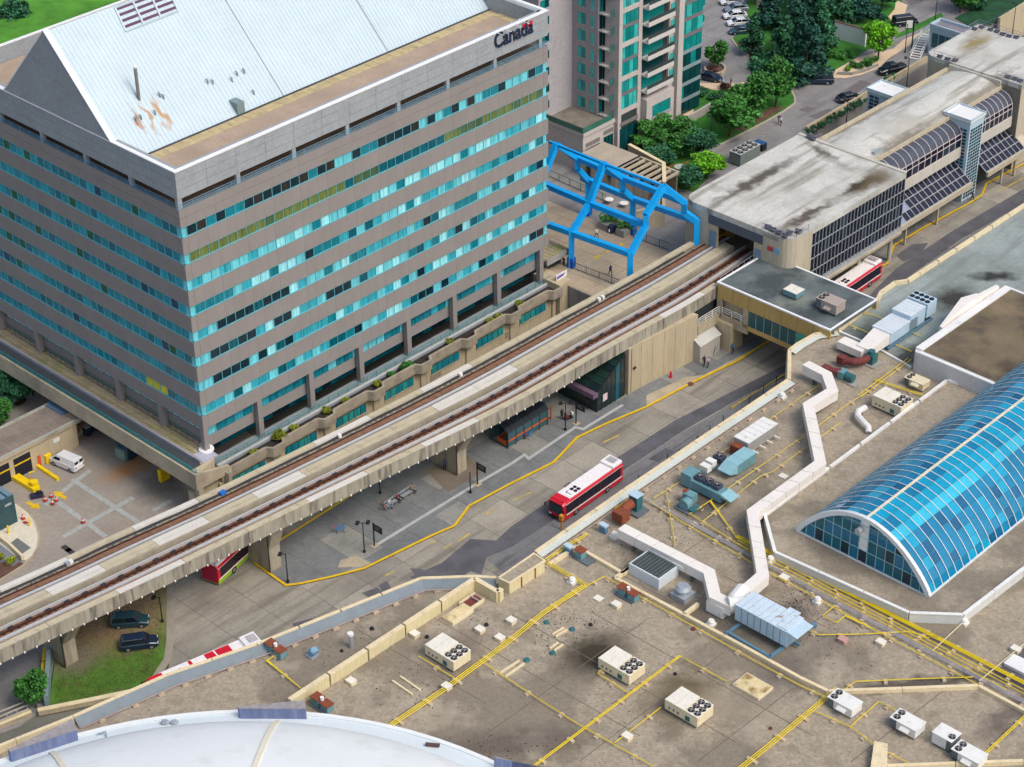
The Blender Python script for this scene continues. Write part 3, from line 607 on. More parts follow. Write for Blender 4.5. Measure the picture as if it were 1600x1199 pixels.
# 'Canada' wordmark on the screen wall
def text_obj(name, body, size, M, m, parent, extrude=.05, align='LEFT', bold=False):
    cu = bpy.data.curves.new(name, 'FONT'); cu.body = body; cu.size = size; cu.extrude = extrude; cu.align_x = align
    if bold: cu.offset = .02*size
    tmp = bpy.data.objects.new(name, cu); C.objects.link(tmp); dg = bpy.context.evaluated_depsgraph_get(); me = bpy.data.meshes.new_from_object(tmp.evaluated_get(dg)); bpy.data.objects.remove(tmp)
    me.name = name; me.materials.clear(); me.materials.append(m); o = bpy.data.objects.new(name, me); C.objects.link(o)
    if parent: o.parent = parent; o.matrix_basis = FR[parent.name].inverted() @ M
    else: o.matrix_world = M
    return o
def frame_on(p, ux, n):                                 # text frame: x along ux, y up-ish, z out of the surface
    ux = Vector(ux).normalized(); n = Vector(n).normalized(); uy = n.cross(ux)
    return Matrix(((ux.x, uy.x, n.x, p[0]), (ux.y, uy.y, n.y, p[1]), (ux.z, uy.z, n.z, p[2]), (0, 0, 0, 1)))
navy = mat('letter_navy', hx(18, 36, 66), .5, .05, 1); red = mat('paint_red', hx(204, 30, 44), .45, .08, .6)
sa, za = PT(772, 77, -.05); sb, zb_ = PT(833, 50, -.05)
ct = text_obj('wordmark', 'Canada', 3.05, frame_on(S(sa, -.06, za), US, -UT), navy, off, .06, bold=True)
wid = max(v.co.x for v in ct.data.vertices); ct.matrix_basis = ct.matrix_basis @ Matrix.Diagonal(((sb-sa)/wid, 1.0, 1, 1))
sf, zf = PT(824, 39.5, -.05); mb = MB()
mb.bst(sf-1.0, sf-.5, -.12, -.04, zf-.42, zf+.42); mb.bst(sf+.5, sf+1.0, -.12, -.04, zf-.42, zf+.42)
lf = [(0, .42), (.12, .2), (.3, .26), (.24, .0), (.34, -.1), (.06, -.2), (.04, -.4), (-.04, -.4), (-.06, -.2), (-.34, -.1), (-.24, 0), (-.3, .26), (-.12, .2)]
mb.add([S(sf+x, -.12, zf+y) for x, y in lf]+[S(sf+x, -.05, zf+y) for x, y in lf], [tuple(range(13)), tuple(range(25, 12, -1))]+[(i, (i+1) % 13, 13+(i+1) % 13, 13+i) for i in range(13)])
mb.build('flag', red, off)
lampb = mat('lamp_black', hx(30, 34, 38), .5, .05, 1)
for (x, y) in ((782, 43), (795, 47), (811, 40), (823, 29)):
    s_, z_ = PT(x, y, -.6); mb = MB(); mb.bar(S(s_-.3, .6, Z_TOP+.1), S(s_, -1.3, Z_TOP-.2), .07, .07); mb.build('lamp_arm', cap, off); mb = MB(); mb.box(S(s_, -1.35), .35, .4, Z_TOP-.45, Z_TOP-.15, GA); mb.build('sign_lamp', lampb, off)
# ================================================================ elevated guideway
near = [ST(P(x, y, 9.6)) for x, y in ((-60, 1042), (0, 1014), (110, 962), (220, 911.4), (310, 868), (400, 824), (510, 771), (620, 718), (710, 675), (800, 631), (870, 591), (947, 545), (998, 517), (1083, 471), (1117, 449), (1186, 402))]
far = [ST(P(x, y, 9.6)) for x, y in ((-100, 961), (0, 915), (75, 883.5), (170, 837), (299, 781.5), (450, 709), (550, 660), (650, 610), (760, 552), (866, 494), (987, 429), (1100, 364), (1135, 344))]
def interp(path, s):
    if s <= path[0][0]: i = 0
    elif s >= path[-1][0]: i = len(path)-2
    else: i = max(j for j in range(len(path)-1) if path[j][0] <= s)
    (a, b), (c, d) = path[i], path[i+1]; return b+(d-b)*(s-a)/(c-a)
GS = [-56+2.0*i for i in range(73)]
def smooth(path):
    v = [interp(path, s) for s in GS]
    for _ in range(6): v = [v[0]]+[(v[i-1]+2*v[i]+v[i+1])/4 for i in range(1, len(v)-1)]+[v[-1]]
    return v
NT, FT = smooth(near), smooth(far)
def gt(s, k):                                           # lateral position: 0 near edge .. 1 far edge
    x = (s-GS[0])/2.0; i = min(max(int(math.floor(x)), 0), len(GS)-2); f = x-i
    a = NT[i]+(NT[i+1]-NT[i])*f; b = FT[i]+(FT[i+1]-FT[i])*f; return a+(b-a)*k
gw = thing('railway_guideway', 'elevated concrete guideway carrying two rail tracks past the office block', 'railway viaduct', S(-40, -11, 0), GA)
def lat(name, k0, k1, z0, z1, m, kind=None, s0=None, s1=None, par=None, step=2.0):
    mb = MB(); s0 = GS[0] if s0 is None else s0; s1 = GS[-1]-30+14 if s1 is None else s1
    n = max(1, int(round((s1-s0)/step))); ss = [s0+(s1-s0)*i/n for i in range(n+1)]
    for a, b in zip(ss[:-1], ss[1:]):
        mb.hull([S(a, gt(a, k0), z0), S(b, gt(b, k0), z0), S(b, gt(b, k1), z0), S(a, gt(a, k1), z0)], [S(a, gt(a, k0), z1), S(b, gt(b, k0), z1), S(b, gt(b, k1), z1), S(a, gt(a, k1), z1)])
    return mb.build(name, m, par or gw, kind=kind)
capm = mat('parapet_beige', hx(186, 176, 150), .85, .07, .7, .3, stain=[(hx(146, 136, 114), .9, .54, .7, .5)])
capw = mat('parapet_pale_new', hx(206, 202, 192), .85, .06, .7)
slabt = mat('track_slab', hx(124, 114, 100), .9, .16, 1.0, .4, stain=[(hx(84, 72, 60), .8, .45, .65, .7)])
rustb = mat('track_rust', hx(132, 98, 76), .9, .2, 1.4, .4, stain=[(hx(92, 66, 52), 1.2, .5, .7, .7)])
railr = mat('rail_rust', hx(70, 42, 34), .6, .1, 2)
alu = mat('reaction_rail', hx(206, 206, 204), .4, .05, 1, metal=.3)
mott = mat('deck_mottled', hx(150, 144, 124), .95, .2, 2.2, .5, stain=[(hx(70, 68, 62), 2.6, .47, .6, .9)])
cable = mat('cable_black', hx(46, 48, 54), .7, .1, 2)
END = 88.0
lat('deck', .01, .99, 7.9, 8.45, slabt, s1=END)
lat('edge_beam', 0, .012, 7.7, 9.5, conc_s, s1=75.5)
# near parapet in precast lengths with open joints; some are newer and paler
rnd = random.Random(11); Ls = 9.0; s = -54.0; i = 0
while s < 75:
    e = min(s+Ls, 75.4); newer = i in (3, 6, 8, 13)
    lat('parapet', -.012, .075, 9.5, 9.62, capw if newer else capm, s0=s+.03, s1=e-.03, step=3)
    lat('parapet_face', -.008, .07, 7.6, 9.5, conc_s, s0=s+.03, s1=e-.03, step=3)
    if s < 88: lat('far_parapet', .925, 1.0, 8.45, 9.55, capw if i in (2, 4, 7, 9) else capm, s0=s+.03, s1=e-.03, step=3)
    s += Ls; i += 1
lat('far_parapet', .93, 1.0, 8.45, 9.55, capm, s0=75.4, s1=84)
# near track
lat('rust_strip', .10, .45, 8.45, 8.50, rustb, s1=END)
for k in (.155, .325): lat('rail', k-.006, k+.012, 8.5, 8.78, railr, s1=END)
lat('reaction_rail', .215, .262, 8.5, 8.72, alu, s1=END)
lat('power_rail', .385, .402, 8.6, 9.05, alu, s1=END)
mb = MB(); mt = MB()
for j in range(150):
    s = -54+j*.95
    if s > 86: break
    for k in (.13, .35): mb.box(S(s, gt(s, k)), .5, .3, 8.5, 8.62, GA)
    mb.box(S(s, gt(s, .715)), .3, .25, 9.1, 9.24, GA)
    for k in (.155, .325): mt.box(S(s, gt(s, k)), .22, .45, 8.5, 8.66, GA)
mb.build('rail_bracket', mat('bracket_rust', hx(88, 58, 46), .9, .2, 2), gw, kind='stuff'); mt.build('rail_fastener', railr, gw, kind='stuff')
ph = MB(); ph.prism([(-.3, -.16), (.3, -.16), (.3, .16), (-.3, .16)], 0, .28); pho = ph.mesh('power_rail_support', cable)
for j in range(56):
    s = -53+j*2.4; piece('power_rail_support', pho, gw, Matrix.Translation(S(s, gt(s, .36), 8.5)) @ Matrix.Rotation(GA, 4, 'Z'), local=False)
# median walkway: beige lengths with a slot, some paler
s = -54.0; i = 0
while s < 86:
    e = min(s+7.2, 86); m_ = capw if (i in (3, 5, 7, 11, 12)) else capm
    if not (47 < s < 53): lat('walkway_slab', .475, .535, 8.45, 9.52, m_, s0=s+.03, s1=e-.03, step=3.6); lat('walkway_slab', .543, .625, 8.45, 9.52, m_, s0=s+.03, s1=e-.03, step=3.6)
    s += 7.2; i += 1
lat('walkway_wall', .445, .475, 8.45, 9.42, mat('walkway_face', hx(150, 142, 124), .85, .14, .6, .3, streak=True), s1=86)
# far track
lat('far_slab', .625, .93, 8.45, 9.1, slabt, s1=END)
lat('rail', .645, .655, 9.1, 9.3, cable, s1=END)
lat('reaction_rail', .672, .712, 9.1, 9.35, alu, s1=END)
lat('rust_strip', .73, .825, 9.1, 9.14, rustb, s1=END)
for k in (.722, .828): lat('rail', k-.006, k+.008, 9.1, 9.3, railr, s1=END)
lat('deck_edge_band', .84, .885, 9.1, 9.16, mott, s1=84)
for k, z in ((.893, 9.2), (.905, 9.25), (.916, 9.2)):
    mb = MB(); mb.tube([S(s, gt(s, k)+.05*math.sin(s*.9+k*99), z) for s in range(-54, 82, 2)], .085, 5); mb.build('cable', cable, gw)
for s in (-46, -27.5, -27, 12.5, 33.5, 61, 61.8):
    mb = MB(); mb.box(S(s, gt(s, .9)), .45, .45, 9.1, 9.6, GA); mb.build('junction_box', white if s != -27.5 else steel, gw)
mb = MB(); mb.box(S(-5.8, gt(-5.8, .89)), .8, .6, 9.1, 9.6, GA); mb.build('junction_box', mat('tarp_blue', hx(40, 110, 190), .6, .1, 1), gw)
# edge lights under the near parapet
lm = MB(); lm.cyl((0, 0), .09, -.08, .1, 8); lme = lm.mesh('edge_light', mat('lamp_globe', hx(250, 250, 244), .3, .02, 1))
for j in range(66):
    s = -53.2+j*1.52
    piece('edge_light', lme, gw, Matrix.Translation(S(s, gt(s, -.014)-.10, 7.72)), local=False)
# girder below and columns
mb = MB()
for a, b in zip(GS[:-13], GS[1:-12]):
    mb.hull([S(a, gt(a, .25), 6.4), S(b, gt(b, .25), 6.4), S(b, gt(b, .75), 6.4), S(a, gt(a, .75), 6.4)], [S(a, gt(a, .16), 7.9), S(b, gt(b, .16), 7.9), S(b, gt(b, .84), 7.9), S(a, gt(a, .84), 7.9)])
mb.build('girder', conc_s, gw)
colm = mat('column_concrete', hx(166, 156, 136), .85, .14, .5, .3, streak=True, stain=[(hx(108, 100, 86), .8, .5, .7, .6)])
for (x, y) in ((113, 1037), (437, 893), (722, 738)):
    s, t = R(x, y, .15); t0 = t; tc = gt(s, .5); hw = min(3.0, tc-t0); mb = MB(); a = -.9
    lo = [S(s+a, tc-hw, .1), S(s-a, tc-hw, .1), S(s-a, tc+hw, .1), S(s+a, tc+hw, .1)]
    mid = [S(s+a, tc-hw, 3.6), S(s-a, tc-hw, 3.6), S(s-a, tc+hw, 3.6), S(s+a, tc+hw, 3.6)]
    hi = [S(s+a*1.1, gt(s, .08), 7.2), S(s-a*1.1, gt(s, .08), 7.2), S(s-a*1.1, gt(s, .92), 7.2), S(s+a*1.1, gt(s, .92), 7.2)]
    top = [V(p.x, p.y, 7.9) for p in hi]
    b = len(mb.v); mb.v += lo+mid+hi+top
    for L_ in range(3):
        for k in range(4): mb.f.append((b+L_*4+k, b+L_*4+(k+1) % 4, b+(L_+1)*4+(k+1) % 4, b+(L_+1)*4+k))
    mb.f += [(b+3, b+2, b+1, b), (b+12, b+13, b+14, b+15)]
    mb.build('column', colm, gw)
    mb = MB(); mb.bar(S(s-1.0, tc-hw-.08, 7.2), S(s-1.0, tc-hw-.08, .3), .16, .16); mb.build('drain_pipe', mat('pipe_dark', hx(70, 60, 54), .6, .1, 1), gw)
# solid wall under the guideway near the station
wp = [(983, 615), (1010, 602), (1040, 586), (1088, 562)]
w0 = [P(x, y, .1) for x, y in wp]; wt = thing('viaduct_wall', 'beige concrete wall filling the space under the guideway beside the glass entrance', 'wall', w0[0], GA)
sA, tA = ST(w0[0]); sB, tB = ST(w0[-1])
n = 6
for i in range(n):
    a = lerp(sA, sB, i/n)+.02; b = lerp(sA, sB, (i+1)/n)-.02; ta, tb = lerp(tA, tB, i/n), lerp(tA, tB, (i+1)/n)
    mb = MB(); mb.hull([S(a, ta, .05), S(b, tb, .05), S(b, tb+1, .05), S(a, ta+1, .05)], [S(a, ta, 7.7), S(b, tb, 7.7), S(b, tb+1, 7.7), S(a, ta+1, 7.7)]); mb.build('wall_panel', wallbeige, wt)
mb = MB(); mb.bst(sA-.5, sA+.1, tA-.25, tA+1.2, .05, 7.75); mb.build('wall_pilaster', wallbeige, wt)
mb = MB(); mb.bst(sA+.2, sA+5.6, tA-.1, tA+.0, .1, 3.4); mb.bst(sA-.02, sA+.12, tA-.4, tA-.26, .1, 7.6); mb.build('wall_raised_panel', wallbeige, wt)
for (x, y) in ((991, 575), (1024, 560), (1066, 533)):
    s_, z_ = PT(x, y, tA-.1); mb = MB(); mb.bst(s_-.25, s_+.25, tA-.3, tA+.0, z_-.12, z_+.15); mb.build('wall_lamp', black, wt)
# railing along the near edge by the station
rg = MB()
for k in range(9): a = 75.8+k*1.5; rg.bar(S(a, gt(a, .0), 8.6), S(a, gt(a, .0), 10.7), .07)
for z in (9.3, 10.0, 10.65): rg.bar(S(75.8, gt(75.8, 0), z), S(87.8, gt(87.8, 0), z), .06)
rg.build('railing', steel, gw)
lat('service_walk', .0, .085, 8.45, 9.1, capm, s0=75.6, s1=88)
# ================================================================ station
rooflt = mat('station_roof', hx(196, 196, 188), .85, .09, .25, .3, stain=[(hx(160, 156, 144), .12, .48, .62, .6), (hx(132, 126, 112), .5, .52, .64, .7, 1), (hx(110, 104, 92), .10, .62, .72, .6)],
   blobs=[(tuple(S(106, -28, 15)), 7, 2.0, GA, hx(96, 84, 62), 1.0), (tuple(S(104, -27.4, 15)), 4, .8, GA, hx(60, 54, 44), .95), (tuple(S(96, -15, 15)), 12, 1.3, GA, hx(90, 84, 74), 1.0), (tuple(S(92, -27.5, 15)), 8, 1.2, GA, hx(92, 84, 72), 1.0), (tuple(S(110, -17, 15)), 4, 1.2, GA+1.2, hx(90, 84, 74), .9),
          (tuple(S(161, -12, 15)), 5, 1.5, GA, hx(138, 124, 74), .9), (tuple(S(124, -22.8, 14)), 11, 1.2, GA, hx(120, 112, 98), .9), (tuple(S(146, -22.5, 14)), 12, 1.1, GA, hx(128, 118, 102), .8), (tuple(S(126, -13.4, 14)), 12, .9, GA, hx(130, 120, 104), .8), (tuple(S(150, -13, 14)), 12, .9, GA, hx(130, 120, 104), .7), (tuple(S(170, -21, 15)), 9, 1.6, GA, hx(132, 116, 96), .8)])
fascia = mat('station_fascia', hx(190, 186, 174), .8, .07, .4, streak=True)
ribc = mat('ribbed_concrete', hx(184, 174, 152), .85, .07, .5, streak=True)
dkglass = mat('station_glass', hx(20, 28, 42), .10, .25, .6)
dkglass2 = mat('station_glass_mid', hx(42, 58, 72), .12, .25, .6)
mull = mat('mullion_pale', hx(186, 190, 192), .5, .05, 1, metal=.3)
lblue = mat('panel_light_blue', hx(176, 198, 208), .6, .05, .6)
st = thing('train_station', 'long station building with pale stained roofs and dark glass sides over the bus platforms', 'station', S(112, -20, 0), GA)
RA = 15.4
sL0, tL0 = R(1075, 308, RA); sL1, tL1 = R(1245, 209, RA); sR1, tR1 = R(1413, 269, RA); sR0, tR0 = R(1245, 378, RA); sN, tN = R(1190, 366, RA)
s0A, s1A = 84.0, 112.9; tA_, tB_ = -10.4, -30.5
def rr(s0, s1, t0, t1, r, corners, n=5):                # rounded rectangle on the grid
    pts = []
    for ci, (cx, cy, a0) in enumerate(((s0, t0, 180), (s1, t0, 270), (s1, t1, 0), (s0, t1, 90))):
        if ci in corners:
            ox = cx+(r if cx == s0 else -r); oy = cy+(r if cy == t0 else -r)
            pts += [S(ox+r*math.cos(math.radians(a0+90*k/n)), oy+r*math.sin(math.radians(a0+90*k/n))) for k in range(n+1)]
        else: pts.append(S(cx, cy))
    return pts
mb = MB(); mb.prism(rr(s0A, s1A, tB_, tA_, 2.2, (0, 3)), RA-.9, RA); mb.build('roof', rooflt, st)
mb = MB(); mb.prism(rr(s0A, s0A+5.2, tB_-.02, tB_+5.0, 2.2, (0,)), 5.0, RA-.3); mb.build('corner_wall', ribc, st)
mb = MB(); mb.prism(rr(s0A, s0A+2, tA_-5.0, tA_+.02, 1.5, (3,)), 4.0, RA-.9); mb.bst(s0A+2, s1A, tA_-.5, tA_, 4.0, RA-.9); mb.build('side_wall', ribc, st)
mb = MB(); mb.bst(s0A-.05, s0A+.5, tB_+5.0, tA_-5.0, RA-2.4, RA-.9); mb.build('portal_beam', mat('beam_slate', hx(84, 92, 104), .6, .08, 1), st)
for (t0, t1) in ((tB_+5.0, tB_+6.6), (tA_-6.8, tA_-5.0)):
    mb = MB(); mb.bst(s0A+.02, s0A+.3, t0, t1, 8.4, RA-2.4); o = mb.build('portal_jamb', wallbeige, st)
    mb = MB(); mb.bst(s0A-.04, s0A+.0, t0+.25, t1-.25, 8.9, RA-3.4); mb.build('door', mat('door_blue', hx(110, 136, 160), .6, .08, 1), o)
mb = MB(); mb.bst(s0A+18, s0A+18.4, tB_+5, tA_-4, 5, RA-1); mb.build('inner_wall', inner, st)
mb = MB(); mb.bst(s0A+.5, s1A, tA_-4.9, tA_-3.0, 8.4, 9.5); mb.build('platform_edge', mat('platform_strip', hx(170, 130, 60), .8, .2, 1), st)
mb = MB()
for k in range(14): mb.bst(s0A+.3, s0A+.34, tB_+6+k, tB_+6.1+k, RA-1.2, RA-.9)
# big glazed wall: real mullion grid with panes
GZ0, GZ1 = 5.7, RA-.9; gs0, gs1 = s0A+5.2, s1A; NX = 27; ZL = [GZ0+.4, 8.0, 10.2, 12.4, GZ1]
mb = MB(); mb.bst(gs0, gs1, tB_+.35, tB_+.6, GZ0, GZ1); mb.build('glazing_backing', inner, st)
mb = MB(); pw = (gs1-gs0)/NX
for i in range(NX+1): mb.bst(gs0+i*pw-.03, gs0+i*pw+.03, tB_-.02, tB_+.30, GZ0, GZ1)
for z in ZL: mb.bst(gs0, gs1, tB_+.02, tB_+.28, z-.035, z+.035)
mb.bst(gs0, gs1, tB_-.06, tB_+.34, GZ0-.5, GZ0+.2)
mb.build('mullion', mull, st)
rnd = random.Random(21)
for j in range(4):
    h = ZL[j+1]-ZL[j]-.12; q = MB(); q.hull([V(0, .12, 0), V(pw-.1, .12, 0), V(pw-.1, .16, 0), V(0, .16, 0)], [V(0, .12, h), V(pw-.1, .12, h), V(pw-.1, .16, h), V(0, .16, h)]); me = q.mesh('glass_pane', dkglass)
    for i in range(NX): piece('glass_pane', me, st, Matrix.Translation(S(gs0+i*pw+.05, tB_, ZL[j]+.06)) @ Matrix.Rotation(GA, 4, 'Z'), local=False, m=dkglass if rnd.random() < .9 else dkglass2)
mb = MB(); mb.bst(gs0, gs1, tB_-.3, tB_+6, 4.9, 5.3); mb.build('floor_slab', conc, st)
for s in (95, 103.5, 112): mb = MB(); mb.cyl(S(s, tB_+1.0), .35, .1, 4.9, 12); mb.build('support_column', fascia, st)
# second, lower roof with the barrel-glazed flank
RB = 14.2; s0B, s1B = s1A+.05, 151.2; tF, tNr = -13.2, -23.2
N = 14
def arc(s, k): t = lerp(tF, tNr, k); return S(s, t, RB+.9*math.sin(math.pi*k))
mb = MB(); ring = lambda s: [arc(s, k/N) for k in range(N+1)]+[S(s, tNr, RB-.7), S(s, tF, RB-.7)]
mb.hull(ring(s0B), ring(s1B)); mb.build('roof', rooflt, st)
mb = MB(); mb.bst(s0B, s1B, tF, tF+.5, RB-1.2, RB+.45); mb.bst(s0B, s1B, tNr-.35, tNr, RB-.5, RB+.25); mb.build('roof_gutter', capm, st)
mb = MB(); mb.bst(s0B, s1B, tF+.0, tF+.3, 4.5, RB-1.2); mb.build('side_wall', ribc, st)
mb = MB(); mb.bst(s0A+28.5, s0B+.2, tA_, tB_, RA-.02, RA+.18); mb.bst(s1B-.2, s1B+.2, tF, tNr, RB, RB+1.1); mb.build('roof_upstand', fascia, st)
# barrel glazing between the columns: quarter cylinder of panes
def barrel(sa, sb, nb):
    tb, zb, r = tNr-.35, RB-.3, 2.5
    pts = lambda s, off=0: [S(s, tb-(r+off)*math.sin(a), zb-r+(r+off)*math.cos(a)) for a in [math.radians(90*k/5) for k in range(6)]]+[S(s, tb-r-off, zb-r-1.5)]
    w_ = (sb-sa)/nb
    for b in range(nb):
        for k in range(6):
            a0, a1 = pts(sa+b*w_+.06), pts(sa+(b+1)*w_-.06); i0, i1 = pts(sa+b*w_+.06, -.06), pts(sa+(b+1)*w_-.06, -.06)
            q = MB(); q.hull([i0[k], i1[k], i1[k+1], i0[k+1]], [a0[k], a1[k], a1[k+1], a0[k+1]])
            q.build('barrel_pane', mat('barrel_glass', hx(72, 78, 88), .25, .12, .5) if k < 4 else (dkglass2 if rnd.random() < .3 else dkglass), st)
    q = MB()
    for b in range(nb+1):
        a = pts(sa+b*w_, .03)
        for k in range(6): q.bar(a[k], a[k+1], .10, .10)
    for k in (4, 5, 6): q.bar(pts(sa, .03)[k], pts(sb, .03)[k], .09)
    q.build('barrel_rib', mat('rib_pink', hx(212, 196, 194), .5, .05, 1), st)
    q = MB(); q.bst(sa, sb, tNr-.6, tNr+.2, RB-4.6, RB-1.0); q.build('glazing_backing', inner, st)
    q = MB(); q.bst(sa, sb, tb-r-.2, tb-r+.6, zb-r-3.3, zb-r-1.5); q.build('fascia_band', fascia, st)
    z0 = 7.2; z1 = zb-r-3.3
    q = MB(); q.bst(sa, sb, tb-r+.8, tb-r+1.0, 5.0, z1); q.build('glazing_backing', inner, st)
    nw = int((sb-sa)/1.3); ww = (sb-sa)/nw
    for i in range(nw):
        q = MB(); q.bst(sa+i*ww+.05, sa+(i+1)*ww-.05, tb-r+.70, tb-r+.76, 5.4, z1-.05); q.build('window_pane', dkglass if rnd.random() < .8 else dkglass2, st)
    q = MB()
    for i in range(nw+1): q.bst(sa+i*ww-.04, sa+i*ww+.04, tb-r+.62, tb-r+.74, 5.2, z1)
    q.bst(sa, sb, tb-r+.6, tb-r+.72, 6.8, 6.9); q.build('mullion', mull, st)
TW0, TW1 = 135.8, 139.9
barrel(s0B+.2, TW0-.1, 13); barrel(TW1+.1, s1B-.3, 8)
# sloping glass canopy over the bus platform
def canopy(sa, sb):
    tH, zH, tL, zL = tNr-1.9, 7.2, tNr-5.6, 4.5; n = max(3, int((sb-sa)/1.25)); w_ = (sb-sa)/n
    par = st
    g0 = MB()
    for i in range(n):
        for j in range(3):
            k0, k1 = (j+.03)/3, (j+.97)/3
            a = lambda s, k, d=0: S(s, lerp(tH, tL, k), lerp(zH, zL, k)+d)
            q = MB(); q.hull([a(sa+i*w_+.06, k0), a(sa+(i+1)*w_-.06, k0), a(sa+(i+1)*w_-.06, k1), a(sa+i*w_+.06, k1)], [a(sa+i*w_+.06, k0, .05), a(sa+(i+1)*w_-.06, k0, .05), a(sa+(i+1)*w_-.06, k1, .05), a(sa+i*w_+.06, k1, .05)])
            q.build('canopy_pane', mat('canopy_glass', hx(34, 34, 48), .15, .15, .6) if not (sa < 120 and i < 5 and rnd.random() < .6) else mat('canopy_glass_pale', hx(136, 150, 176), .2, .1, .6), par)
    q = MB()
    for i in range(n+1): q.bar(S(sa+i*w_, tH, zH+.06), S(sa+i*w_, tL, zL+.06), .10, .12)
    for k in (0, .333, .667, 1): q.bar(S(sa, lerp(tH, tL, k), lerp(zH, zL, k)+.08), S(sb, lerp(tH, tL, k), lerp(zH, zL, k)+.08), .11, .13)
    q.build('canopy_frame', mull, par)
    q = MB(); q.bst(sa, sb, tL-.4, tL, zL-.75, zL+.1); q.build('canopy_edge_beam', ribc, par)
canopy(s0B+.3, TW0-.3); canopy(TW1+.2, s1B+.6)
q = MB()
q.hull([S(s1B+.7, tNr-1.9, 5.9), S(s1B+2.6, tNr-1.9, 5.9), S(s1B+2.6, tNr-5.8, 3.6), S(s1B+.7, tNr-5.8, 3.6)], [S(s1B+.7, tNr-1.9, 7.0), S(s1B+2.6, tNr-1.9, 7.0), S(s1B+2.6, tNr-5.8, 4.4), S(s1B+.7, tNr-5.8, 4.4)]); q.build('canopy_end_wall', ribc, st)
for s in (118, 127, 146, 150): mb = MB(); mb.bst(s-.18, s+.18, tNr-5.3, tNr-5.0, .1, 3.7); mb.build('canopy_post', ribc, st)
mb = MB(); mb.bst(s0B, s1B+3, tNr-2.4, tNr-2.2, .1, 5.2); mb.build('lower_wall', mat('lower_wall', hx(70, 74, 80), .8, .1, .5), st)
# stair towers with gridded windows
def tower(sa, sb, ta, tb, z0, z1, grids):
    tw = MB(); tw.bst(sa, sb, ta, tb, z0, z1-.3); o = tw.build('stair_tower', lblue, st)
    q = MB(); q.bst(sa-.2, sb+.2, ta-.2, tb+.2, z1-.3, z1); q.build('tower_roof', white, o)
    q = MB(); q.bst(sa-.22, sb+.22, ta-.22, ta-.05, z1, z1+.25); q.bst(sa-.22, sa-.05, ta-.05, tb+.2, z1, z1+.25); q.bst(sb+.05, sb+.22, ta-.05, tb+.2, z1, z1+.25); q.bst(sa-.05, sb+.05, tb+.05, tb+.22, z1, z1+.25); q.build('tower_coping', lblue, o)
    for (face, a0, a1, y0, y1, nx, ny) in grids:
        cw, chh = (a1-a0)/nx, (y1-y0)/ny
        for i in range(nx):
            for j in range(ny):
                q = MB(); g_ = .09
                if face == 'n': q.bst(a0+i*cw+g_, a0+(i+1)*cw-g_, ta-.05, ta+.03, y0+j*chh+g_, y0+(j+1)*chh-g_)
                else: q.bst(sa-.05, sa+.03, a0+i*cw+g_, a0+(i+1)*cw-g_, y0+j*chh+g_, y0+(j+1)*chh-g_)
                q.build('tower_pane', dkglass2 if rnd.random() < .75 else G_TE[1], o)
    return o
tower(TW0, TW1, -27.3, -22.7, .1, RB+.6, [('n', TW0+.3, TW1-.3, .6, 13.2, 5, 22), ('s', -26.9, -25.2, .8, 13.2, 2, 21), ('s', -25.0, -23.4, 3.0, 11.0, 2, 13)])
q = MB(); q.bst(TW0+.1, TW1-.1, tNr+.5, tNr+1.2, RB-.3, RB+.7); q.build('tower_link', white, st)
s2, t2 = R(1357, 150, 13.2)
tower(137.2, 141.2, -11.5, -6.6, 1.0, 13.6, [('s', -9.0, -7.0, 3.0, 12.8, 2, 15)])
# far pavilion
RC = 15.6; s0C, s1C = 151.4, 168.4; tC0, tC1 = -7.9, -27.0
mb = MB(); mb.prism(rr(s0C, s1C, tC1, tC0, 2.0, (3,)), RC-.8, RC); mb.build('roof', rooflt, st)
mb = MB(); mb.prism(rr(s0C+.1, s1C, tC1+.1, tC0-.1, 1.9, (3,)), .2, RC-.8); mb.build('end_wall', ribc, st)
q = MB()
for k in range(30):
    t = lerp(tNr-.5, tC1, (k+.5)/30)
    q.bst(s0C+.0, s0C+.1, t-.03, t+.03, .3, RC-.9)
q.build('wall_rib', mat('rib_grey', hx(150, 144, 130), .9, .1, 1), st)
# roof-edge rails and grey floodlights
def edge_rail(pts, z, name='roof_railing'):
    q = MB(); w_ = [V(p.x, p.y, 0) for p in pts]
    for a, b in zip(w_[:-1], w_[1:]):
        n = max(1, int((b-a).length/1.3))
        for k in range(n+1): p = a.lerp(b, k/n); q.bar(V(p.x, p.y, z), V(p.x, p.y, z+1.0), .06)
        for h in (.5, 1.0): q.bar(V(a.x, a.y, z+h), V(b.x, b.y, z+h), .05)
    return q.build(name, mat('rail_lilac', hx(150, 150, 164), .5, .05, 1, metal=.3), st)
edge_rail([S(s0A+.2, tB_+5.3), S(s0A+.3, tB_+1.6), S(s0A+1.6, tB_+.3), S(s0A+4.4, tB_+.25)], RA)
edge_rail([S(s0C+.3, tC0-6), S(s0C+.3, tC0-1.8)], RC); edge_rail([S(s1C-.5, tC0-.3), S(s1C-.5, tC0-14)], RC); edge_rail([S(s1C-5, tC0-.3), S(s1C-.5, tC0-.3)], RC); edge_rail([S(s0C+.3, tC1+.5), S(s0C+.3, tC1+5)], RC)
edge_rail([S(s0B+2, tF), S(s0B+.5, tF+.3)], RB+.4)
fl = MB(); fl.box((0, 0), .5, .8, 0, .35); fl.box((.15, 0), .25, 1.0, .35, .55, .3); flm = fl.mesh('floodlight', mat('lamp_grey', hx(92, 94, 106), .6, .1, 1))
